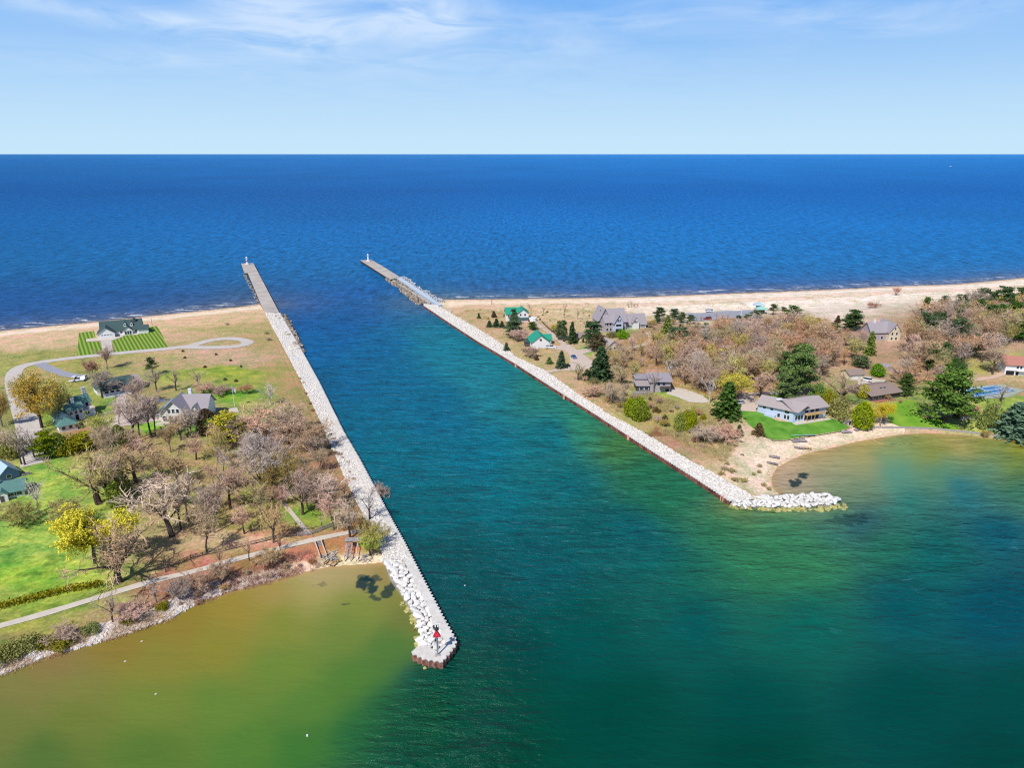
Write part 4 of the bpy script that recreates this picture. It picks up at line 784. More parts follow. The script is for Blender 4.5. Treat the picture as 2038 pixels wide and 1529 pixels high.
def conifer(seed, kind):
    r = np.random.default_rng(seed); mb = MB(); C = []; S = []
    if kind == 'spruce':
        mb.tube([(0, 0, -.2), (0, 0, 5), (0, 0, 9.8)], [.2, .12, .02], 6)
        for i in range(34):
            z = 0.5 + 9.3 * i / 34; R = 2.35 * (1 - z / 10.2) ** .9 + .1
            for j in range(9):
                a = r.uniform(0, 6.28); RR = R * r.uniform(.7, 1.12)
                for k in range(8):
                    f = (k + 1) / 8; C.append((math.cos(a) * RR * f, math.sin(a) * RR * f, z - .35 * f * RR * .6 + r.normal() * .08)); S.append(.5)
        ls = np.array(C) + r.normal(size=(len(C), 3)) * .07
    elif kind in ('pine', 'windpine'):
        bend = 0.0 if kind == 'pine' else 1.6
        mb.tube([(0, 0, -.2), (bend * .1, 0, 4), (bend * .9, 0, 9.5)], [.24, .17, .04], 6)
        nb = 46 if kind == 'pine' else 24
        for i in range(nb):
            z = (1.6 if kind == 'pine' else 3.2) + (8.2 if kind == 'pine' else 6.4) * i / nb; fz = z / 10
            R = (3.2 * (1 - ((fz - .25) / .8) ** 2) ** .6 if fz > .25 else 3.0) * r.uniform(.5, 1.1) * (1 if kind == 'pine' else .85); a = r.uniform(0, 6.28)
            if kind == 'windpine': a = r.normal() * 1.0; R *= 1.15
            o = np.array([bend * fz * fz, 0, z]); tip = o + np.array([math.cos(a) * R, math.sin(a) * R, R * .22 + .1]); mb.tube([o, tip], [.07, .02], 4, cap=False)
            nc = 5 if kind == 'pine' else 4
            for k in range(nc):
                c = o + (tip - o) * (.35 + .7 * (k + 1) / nc * .95) + r.normal(size=3) * (.28, .28, .08); m = 20
                C += list(c + r.normal(size=(m, 3)) * (.42, .42, .15)); S += [.36] * m
        ls = np.array(C)
    elif kind == 'clump':
        mb.tube([(0, 0, -.2), (0, 0, 3)], [.2, .05], 5); C = []
        for i in range(9):
            c = np.array([r.normal() * 2.6, r.normal() * 2.6, r.uniform(0, 3.0)]); q = r.uniform(2.0, 4.2); m = 420; d = r.normal(size=(m, 3)); d /= np.linalg.norm(d, axis=1)[:, None]; d[:, 2] = np.abs(d[:, 2])
            C.append(c * (1, 1, .4) + d * (q, q, q * 1.5) * r.uniform(.6, 1.1, (m, 1)))
        ls = np.concatenate(C); S = [.5] * len(ls)
    else:   # arborvitae / dense shrub tree
        mb.tube([(0, 0, -.2), (0, 0, 6)], [.22, .05], 6); n = 3600
        u = r.uniform(0, 1, n); a = r.uniform(0, 6.28, n); z = .2 + 9.7 * u; R = 2.9 * np.sin(np.clip(u * .95 + .05, 0, 1) ** .75 * math.pi) ** .65
        ph = r.uniform(0, 6); lump = 1 + .20 * np.sin(a * 4 + z * 1.3 + ph) * np.sin(z * 1.7 + a * 3 + ph) + .10 * np.sin(a * 9 - z * 3) + r.normal(size=n) * .09
        R = R * lump * np.where(r.random(n) < .75, 1, r.uniform(.5, 1, n)); ls = np.stack([np.cos(a) * R, np.sin(a) * R, z], 1); S = [.42] * n
    return mb, leaves(ls, np.array(S), r, .3), None
bark = mat('bark', srgb('#94857A', 1.15), var=0.3, scale=2.0, rough=0.95, objvar=0.18); bark_d = mat('dark_bark', srgb('#5A4C46', 1.2), var=0.3, scale=2, rough=0.95, objvar=0.15)
pale_bark = mat('pale_bark', srgb('#D8CCC0', 1.15), var=0.15, scale=2)
TW = {'brown': mat('twig_brown', srgb('#CCAA88', 1.03), var=.2, scale=.8, objvar=.16), 'pink': mat('twig_pink', srgb('#DAB498', 1.02), var=.2, scale=.8, objvar=.14),
      'grey': mat('twig_grey', srgb('#C4AE9A', 1.04), var=.2, scale=.8, objvar=.16), 'olive': mat('twig_olive', srgb('#BCAC74', 1.05), var=.25, scale=.8, objvar=.16),
      'yellow': mat('twig_yellow', srgb('#D8B83C', 1.1), var=.2, scale=.8, objvar=.1), 'pale': mat('twig_pale', srgb('#DDD2C8', 1.15), var=.1, scale=.8), 'red': mat('twig_red', srgb('#C89476', 1.1), var=.2, scale=.8, objvar=.1)}
LF = {'gold': mat('leaf_gold', srgb('#D0C060', 1.0), var=.3, scale=1.2, objvar=.08), 'orange': mat('leaf_orange', srgb('#CDB06A', 1.0), var=.3, scale=1.2, objvar=.06), 'lime': mat('leaf_lime', srgb('#B4D030', 1.0), var=.25, scale=1.2, objvar=.1),
      'yellow': mat('leaf_yellow', srgb('#E6DA44', .98), var=.15, scale=1.2), 'yolive': mat('leaf_yellow_olive', srgb('#D0C468', 1.0), var=.3, scale=1.2, objvar=.08),
      'pine': mat('needle_dark', srgb('#4F6B38', 1.15), var=.4, scale=1.0, objvar=.2), 'pine2': mat('needle_mid', srgb('#6C843A', 1.15), var=.4, scale=.9, objvar=.15), 'spruce': mat('needle_spruce', srgb('#4A6440', 1.2), var=.35, scale=1.0, objvar=.2),
      'arbor': mat('foliage_arborvitae', srgb('#8E9A2E', 1.05), var=.35, scale=.9, objvar=.14), 'olive': mat('foliage_olive', srgb('#98923C', 1.1), var=.4, scale=.8, objvar=.15), 'bluegreen': mat('needle_bluegreen', srgb('#6C8A6C', 1.15), var=.3, scale=1), 'ypine': mat('needle_yellow', srgb('#B8B02C', 1.0), var=.45, scale=.9),
      'dkbrown': mat('foliage_brown', srgb('#6A5A3A', 1.15), var=.4, scale=1, objvar=.2), 'bgreen': mat('foliage_green', srgb('#6C9A2A', 1.1), var=.35, scale=1, objvar=.15)}
PR = {}
def reg(key, res, tname='trunk', extent=None):
    tk, cr, lv = res
    tm = tk.mesh('trunk', bark); cm = np_mesh('twigs', cr[0], cr[1], TW['brown'] if not key.startswith(('spr', 'pi', 'wi', 'ar', 'cl')) else LF['pine'])
    lm_ = np_mesh('foliage', lv[0], lv[1], LF['gold']) if lv is not None else None
    V = cr[0]; top = float(np.percentile(V[:, 2], 99.5)); wd = float(np.percentile(np.abs(V[:, 0]), 97) + np.percentile(np.abs(V[:, 1]), 97))
    PR[key] = (tm, cm, lm_, top, wd)
for i in range(6): reg('round%d' % i, bare(10 + i, spread=.52, up=.5, limb=(6, 8), thick=.2))
for i in range(4): reg('tall%d' % i, bare(30 + i, trunk_h=.36, spread=.36, up=.6, thick=.17, limb=(6, 8), twigs=7))
for i in range(3): reg('fan%d' % i, bare(40 + i, stems=8, up=.3, thick=.3))
for i in range(2): reg('oak%d' % i, bare(50 + i, spread=.95, trunk_h=.2, thick=.36, limb=(7, 9), up=.15))
for i in range(2): reg('sparse%d' % i, bare(60 + i, trunk_h=.3, spread=.5, twigs=2, tw=.03, limb=(5, 6)))
for i in range(3): reg('leafy%d' % i, bare(70 + i, leaf=6000, leafsize=.16, twigs=7, spread=.8, up=.2))
for i in range(2): reg('bud%d' % i, bare(75 + i, leaf=1900, leafsize=.16, twigs=8, spread=.7))
for i in range(2): reg('shrub%d' % i, bare(80 + i, stems=9, thick=.22, twigs=10, open_=1.6, up=.1, tw=.045))
for i in range(2): reg('spruce%d' % i, conifer(90 + i, 'spruce'))
for i in range(3): reg('pine%d' % i, conifer(93 + i, 'pine'))
for i in range(2): reg('windpine%d' % i, conifer(97 + i, 'windpine'))
for i in range(3): reg('arbor%d' % i, conifer(99 + i, 'arbor'))
for i in range(3): reg('clump%d' % i, conifer(110 + i, 'clump'))
reg('full0', bare(120, leaf=30000, leafsize=.15, twigs=7, spread=.8, up=.2))
VAR = {'round': 6, 'tall': 4, 'fan': 3, 'oak': 2, 'sparse': 2, 'leafy': 3, 'bud': 2, 'shrub': 2, 'spruce': 2, 'pine': 3, 'windpine': 2, 'arbor': 3, 'clump': 3, 'full': 1}
cnt = {}
TREES = []
def tree(kind, p, Hm, Wm, label, cat='tree', name='bare_tree', crown='brown', leafm=None, group=None, brk=None, rot=None, snow=False):
    i = cnt.get(kind, rnd.randrange(9)); cnt[kind] = i + 1
    tm, cm, lm_, top, wd = PR['%s%d' % (kind, i % VAR[kind])]
    sz = Hm / top; sx = Wm / wd
    t_ = tag(link(name, None, None, p, rnd.uniform(0, 6.28) if rot is None else rot, (sx, sx, sz)), label, cat, group)
    a = link('trunk', tm, t_); con = kind in ('spruce', 'pine', 'windpine', 'arbor', 'clump')
    b_ = brk or (bark_d if con or Wm > 12 or rnd.random() < .5 else bark)
    a.material_slots[0].link = 'OBJECT'; a.material_slots[0].material = b_
    c = link('crown' if con else 'twigs', cm, t_); c.material_slots[0].link = 'OBJECT'; c.material_slots[0].material = LF[crown] if con else TW[crown]
    if lm_:
        l = link('foliage', lm_, t_); l.material_slots[0].link = 'OBJECT'; l.material_slots[0].material = LF[leafm or 'gold']
    TREES.append((p.x, p.y, Wm)); return t_
def T(kind, px, py, top, wpx, label, **kw):
    p = G(px, py, -0.05); H_ = max(1.2, height_for(p, top)); return tree(kind, p, H_, wpx / ppm(p), label, **kw)
# --- left bank, singled out
L = [
 ('oak', 197, 1003, 893, 120, 'big dark spreading bare oak on the edge of the green field by the left grove', dict(crown='olive', brk=bark_d)),
 ('round', 218, 1001, 900, 80, 'bare tree standing just right of the big dark spreading oak', dict(crown='brown', brk=bark_d)),
 ('sparse', 78, 1020, 955, 44, 'small leafless white barked tree on the green lawn right of the green roofed cottage', dict(crown='pale', brk=pale_bark)),
 ('shrub', 41, 1044, 1003, 70, 'low brown green bushy tree left of the white barked tree on the green field', dict(crown='olive', name='bushy_tree')),
 ('shrub', 141, 1044, 996, 76, 'low olive bushy tree in the middle of the green field', dict(crown='olive', name='bushy_tree')),
 ('full', 190, 1122, 1022, 116, 'bright yellow leafed tree behind the large bare tree at the path', dict(crown='yellow', leafm='yellow', name='yellow_tree')),
 ('oak', 236, 1160, 1034, 150, 'large bare tree in front of the bright yellow tree by the path', dict(crown='pink', brk=bark_d)),
 ('round', 343, 1068, 940, 136, 'pinkish bare tree mid grove on the left with a long shadow to its right', dict(crown='pink')),
 ('sparse', 361, 1056, 950, 40, 'slender straight bare tree just right of the pinkish tree in the left grove', dict(crown='grey')),
 ('sparse', 376, 1041, 935, 44, 'tall thin pale stemmed bare tree behind the pinkish tree in the left grove', dict(crown='grey')),
 ('round', 272, 962, 884, 100, 'bare brown tree behind the two small yellow green cedars', dict(crown='brown')),
 ('arbor', 234, 1011, 958, 34, 'yellow green cedar between the big dark oak and the pinkish bare tree', dict(crown='arbor', name='cedar_tree')),
 ('arbor', 246, 990, 935, 28, 'narrower olive cedar just behind the yellow green cedar in the grove', dict(crown='arbor', name='cedar_tree')),
 ('tall', 459, 1014, 925, 70, 'bare tree with several splayed trunks in the middle of the left grove', dict(crown='brown')),
 ('tall', 427, 1061, 960, 50, 'tall straight grey bare tree near the fence of the left grove', dict(crown='grey')),
 ('tall', 417, 1060, 968, 40, 'thin bare tree touching the tall straight grey one near the grove fence', dict(crown='grey')),
 ('tall', 412, 1102, 1020, 60, 'leaning bare tree beside the fence above the leaf covered bank', dict(crown='brown', brk=bark_d)),
 ('round', 487, 1063, 1010, 50, 'small pale pink bare tree alone on the dry grass above the fence', dict(crown='pink')),
 ('round', 545, 1080, 1002, 56, 'bare tree standing at the fence halfway along the path', dict(crown='brown')),
 ('round', 602, 1025, 935, 76, 'bare tree on green grass left of the short concrete walk, casting a thick shadow', dict(crown='brown', brk=bark_d)),
 ('fan', 524, 967, 866, 120, 'large bare tree whose many stems fan out from the ground mid grove', dict(crown='grey')),
 ('fan', 558, 983, 905, 90, 'second fan shaped many stemmed bare tree, in front of the largest one', dict(crown='olive')),
 ('round', 651, 1016, 945, 66, 'pink grey bare tree near the white stone strip of the left bank', dict(crown='pink')),
 ('round', 664, 1055, 985, 62, 'bare tree above the fence close to the boulders of the left jetty', dict(crown='pink')),
 ('round', 697, 1072, 1002, 64, 'bare tree with a dark thin trunk just above the path end and the broken docks', dict(crown='brown', brk=bark_d)),
 ('fan', 618, 900, 838, 90, 'brown bare tree with upswept stems beside the white stone strip', dict(crown='brown')),
 ('round', 575, 887, 826, 84, 'bare tree left of the upswept one near the stone strip, behind the fan shaped tree', dict(crown='grey')),
 ('sparse', 737, 1037, 965, 44, 'thin pale bare tree rooted in the white stones of the left bank', dict(crown='pale')),
 ('shrub', 757, 1003, 964, 36, 'pale twiggy bush leaning over the channel edge of the left seawall', dict(crown='grey', name='bush', cat='bush')),
 ('shrub', 533, 1000, 966, 46, 'small pink twiggy bush in front of the fan shaped trees', dict(crown='pink', name='bush', cat='bush')),
 ('shrub', 632, 1001, 982, 28, 'small red brown bush on the grass right of the short concrete walk', dict(crown='red', name='bush', cat='bush')),
 ('round', 516, 882, 815, 96, 'bare tree behind the large fan shaped tree, right of the yellow green pine', dict(crown='pink')),
 ('round', 562, 860, 798, 84, 'bare tree at the back edge of the grove right of the flagpole', dict(crown='brown')),
 ('sparse', 538, 806, 764, 36, 'small whitish bare tree alone behind the grove near the flagpole lawn', dict(crown='pale', brk=pale_bark)),
 ('sparse', 395, 770, 732, 30, 'small bare tree beyond the grey gabled house, left of the brown hedge bushes', dict(crown='grey', brk=bark_d)),
 ('sparse', 351, 778, 735, 30, 'dark bare tree rising behind the apex of the grey gabled house', dict(crown='grey', brk=bark_d)),
 ('windpine', 305, 749, 714, 26, 'small dark pine with a tufted top beside the long grey roofed house', dict(crown='pine', name='pine_tree')),
 ('tall', 204, 792, 735, 44, 'dark bare tree at the front left corner of the long grey roofed house', dict(crown='grey', brk=bark_d)),
 ('tall', 213, 735, 690, 36, 'tall bare tree behind the long grey roofed house, in front of the driveway', dict(crown='brown')),
 ('shrub', 184, 750, 716, 30, 'rusty brown bushy tree at the left end of the long grey roofed house', dict(crown='red', name='bushy_tree')),
 ('tall', 312, 780, 735, 34, 'bare tree between the long grey roofed house and the grey gabled house', dict(crown='grey')),
 ('round', 276, 808, 750, 56, 'bare tree in the middle of the drive between the two large houses', dict(crown='grey')),
 ('tall', 268, 882, 792, 70, 'dark bare tree with several trunks at the left of the green lawn row', dict(crown='grey', brk=bark_d)),
 ('tall', 279, 872, 800, 44, 'dark bare tree just behind the left one of the green lawn row', dict(crown='grey', brk=bark_d)),
 ('tall', 303, 874, 778, 56, 'dark bare tree with clustered trunks in the middle of the green lawn row', dict(crown='grey', brk=bark_d)),
 ('tall', 310, 866, 790, 40, 'dark bare tree touching the clustered trunks of the green lawn row', dict(crown='grey', brk=bark_d)),
 ('tall', 237, 846, 800, 34, 'thin leaning bare tree at the front edge of the gravel drive', dict(crown='grey')),
 ('tall', 361, 876, 822, 50, 'leaning bare tree in front of the grey gabled house, leftmost there', dict(crown='grey', brk=bark_d)),
 ('tall', 375, 862, 815, 30, 'thin bare tree close in front of the grey gabled house wall', dict(crown='grey', brk=bark_d)),
 ('tall', 383, 871, 812, 40, 'bare tree in front of the grey gabled house, left of the dark round cedar', dict(crown='grey', brk=bark_d)),
 ('tall', 396, 866, 815, 40, 'bare tree beside the dark round cedar in front of the grey gabled house', dict(crown='grey', brk=bark_d)),
 ('leafy', 84, 852, 748, 72, 'orange gold budding tree inside the bend of the road', dict(crown='olive', leafm='orange', name='gold_tree')),
 ('leafy', 123, 838, 762, 58, 'gold budding tree beside the green roofed cottages, right of the orange one', dict(crown='olive', leafm='gold', name='gold_tree')),
 ('leafy', 62, 822, 752, 44, 'gold budding tree close to the road bend, left of the orange one', dict(crown='olive', leafm='gold', name='gold_tree')),
 ('leafy', 5, 850, 778, 40, 'orange budding tree at the left edge across the road', dict(crown='brown', leafm='orange', name='gold_tree')),
 ('bud', 196, 874, 828, 52, 'bright lime green budding bush tree at the end of the gravel drive', dict(crown='olive', leafm='lime', name='lime_tree')),
 ('pine', 92, 912, 862, 44, 'olive evergreen at the left end of the evergreen row by the road', dict(crown='arbor', name='evergreen_tree')),
 ('arbor', 118, 906, 862, 34, 'olive evergreen, second from the road in the evergreen row', dict(crown='arbor', name='evergreen_tree')),
 ('clump', 145, 902, 868, 44, 'olive evergreen, third from the road in the evergreen row', dict(crown='olive', name='evergreen_tree')),
 ('pine', 170, 895, 862, 44, 'olive evergreen in the evergreen row just left of the lime bush', dict(crown='olive', name='evergreen_tree')),
 ('arbor', 216, 890, 856, 34, 'olive evergreen in the evergreen row just right of the lime bush', dict(crown='olive', name='evergreen_tree')),
 ('arbor', 240, 893, 846, 36, 'golden olive evergreen at the right end of the evergreen row', dict(crown='arbor', name='evergreen_tree')),
 ('pine', 456, 884, 822, 60, 'bright yellow green pine below the flagpole lawn', dict(crown='ypine', name='pine_tree')),
 ('arbor', 415, 864, 814, 42, 'dark round cedar at the right front of the grey gabled house', dict(crown='dkbrown', name='cedar_tree')),
 ('sparse', 50, 926, 842, 36, 'tall dark bare tree at the corner of the blue gabled building', dict(crown='grey', brk=bark_d)),
 ('sparse', 43, 925, 850, 34, 'tall dark bare tree touching the one at the corner of the blue gabled building', dict(crown='grey', brk=bark_d)),
 ('sparse', 69, 912, 846, 30, 'thin bare tree at the roadside where the road ends in bushes', dict(crown='grey')),
 ('round', 20, 905, 850, 60, 'brown bare tree at the left edge above the blue gabled building', dict(crown='brown')),
 ('clump', 14, 912, 880, 60, 'wide dark evergreen bush behind the blue gabled building', dict(crown='olive', name='evergreen_bush', cat='bush')),
 ('sparse', 226, 1242, 1180, 44, 'small V shaped bare tree on the bank between the path and the grey stones', dict(crown='grey', brk=bark_d)),
 ('sparse', 311, 1200, 1150, 30, 'small bare sapling on the bank right of the V shaped tree', dict(crown='grey')),
 ('sparse', 497, 1118, 1072, 26, 'dark thin bare sapling on the leafy bank below the path, second from the stairs', dict(crown='brown', brk=bark_d)),
 ('sparse', 558, 1098, 1060, 22, 'dark thin bare sapling on the leafy bank nearest the stairs', dict(crown='brown', brk=bark_d)),
 ('sparse', 440, 1130, 1090, 24, 'dark bare sapling on the leafy bank below the leaning tree', dict(crown='brown', brk=bark_d)),
 ('shrub', 438, 1160, 1118, 44, 'tangle of dark bare stems on the bank above the start of the grey stones', dict(crown='brown', name='bush', cat='bush')),
 ('shrub', 400, 1180, 1138, 50, 'brown twiggy bush on the bank, left of the dark tangle', dict(crown='pink', name='bush', cat='bush')),
 ('shrub', 540, 1125, 1095, 56, 'low brown twiggy bush on the leafy bank left of the stairs', dict(crown='brown', name='bush', cat='bush')),
 ('shrub', 360, 1195, 1155, 56, 'grey brown twiggy bush on the bank where the grey stones widen', dict(crown='grey', name='bush', cat='bush')),
 ('shrub', 260, 1232, 1205, 60, 'low brown bush right of the V shaped bare tree', dict(crown='pink', name='bush', cat='bush')),
 ('shrub', 130, 1275, 1250, 60, 'low brown bush on the lower left bank above the large green bush', dict(crown='brown', name='bush', cat='bush')),
 ('clump', 186, 1256, 1238, 34, 'round olive bush on the bank at the edge of the grey stones', dict(crown='arbor', name='bush', cat='bush')),
 ('clump', 252, 1240, 1224, 28, 'small round green bush right of the V shaped tree at the stones', dict(crown='olive', name='bush', cat='bush')),
 ('clump', 322, 1216, 1200, 26, 'small dark green bush at the stones below the path bend', dict(crown='olive', name='bush', cat='bush')),
 ('clump', 108, 1286, 1264, 62, 'large dark green bush on the lower left bank above the grey stones', dict(crown='olive', name='bush', cat='bush')),
 ('clump', 45, 1295, 1272, 72, 'widest dark olive bush at the lower left bank', dict(crown='olive', name='bush', cat='bush')),
 ('clump', 0, 1308, 1286, 50, 'dark olive bush at the left edge just above the grey stones', dict(crown='olive', name='bush', cat='bush')),
 ('shrub', 742, 1085, 1040, 60, 'pale yellow twiggy bush among the white boulders at the path end', dict(crown='olive', name='bush', cat='bush')),
 ('bud', 738, 1106, 1060, 44, 'lime green budding bush between the broken dock and the jetty boulders', dict(crown='olive', leafm='lime', name='bush', cat='bush')),
 ('shrub', 440, 785, 768, 50, 'long low brown hedge bush left of the flagpole', dict(crown='brown', name='bush', cat='bush')),
 ('shrub', 490, 784, 765, 30, 'round brown bush right of the flagpole with a dark shadow', dict(crown='brown', name='bush', cat='bush')),
 ('shrub', 408, 782, 764, 50, 'pinkish brown bush behind the grey gabled house', dict(crown='pink', name='bush', cat='bush')),
]
for k, px, py, top, w, lb, kw in L: T(k, px, py, top, w, lb, **kw)
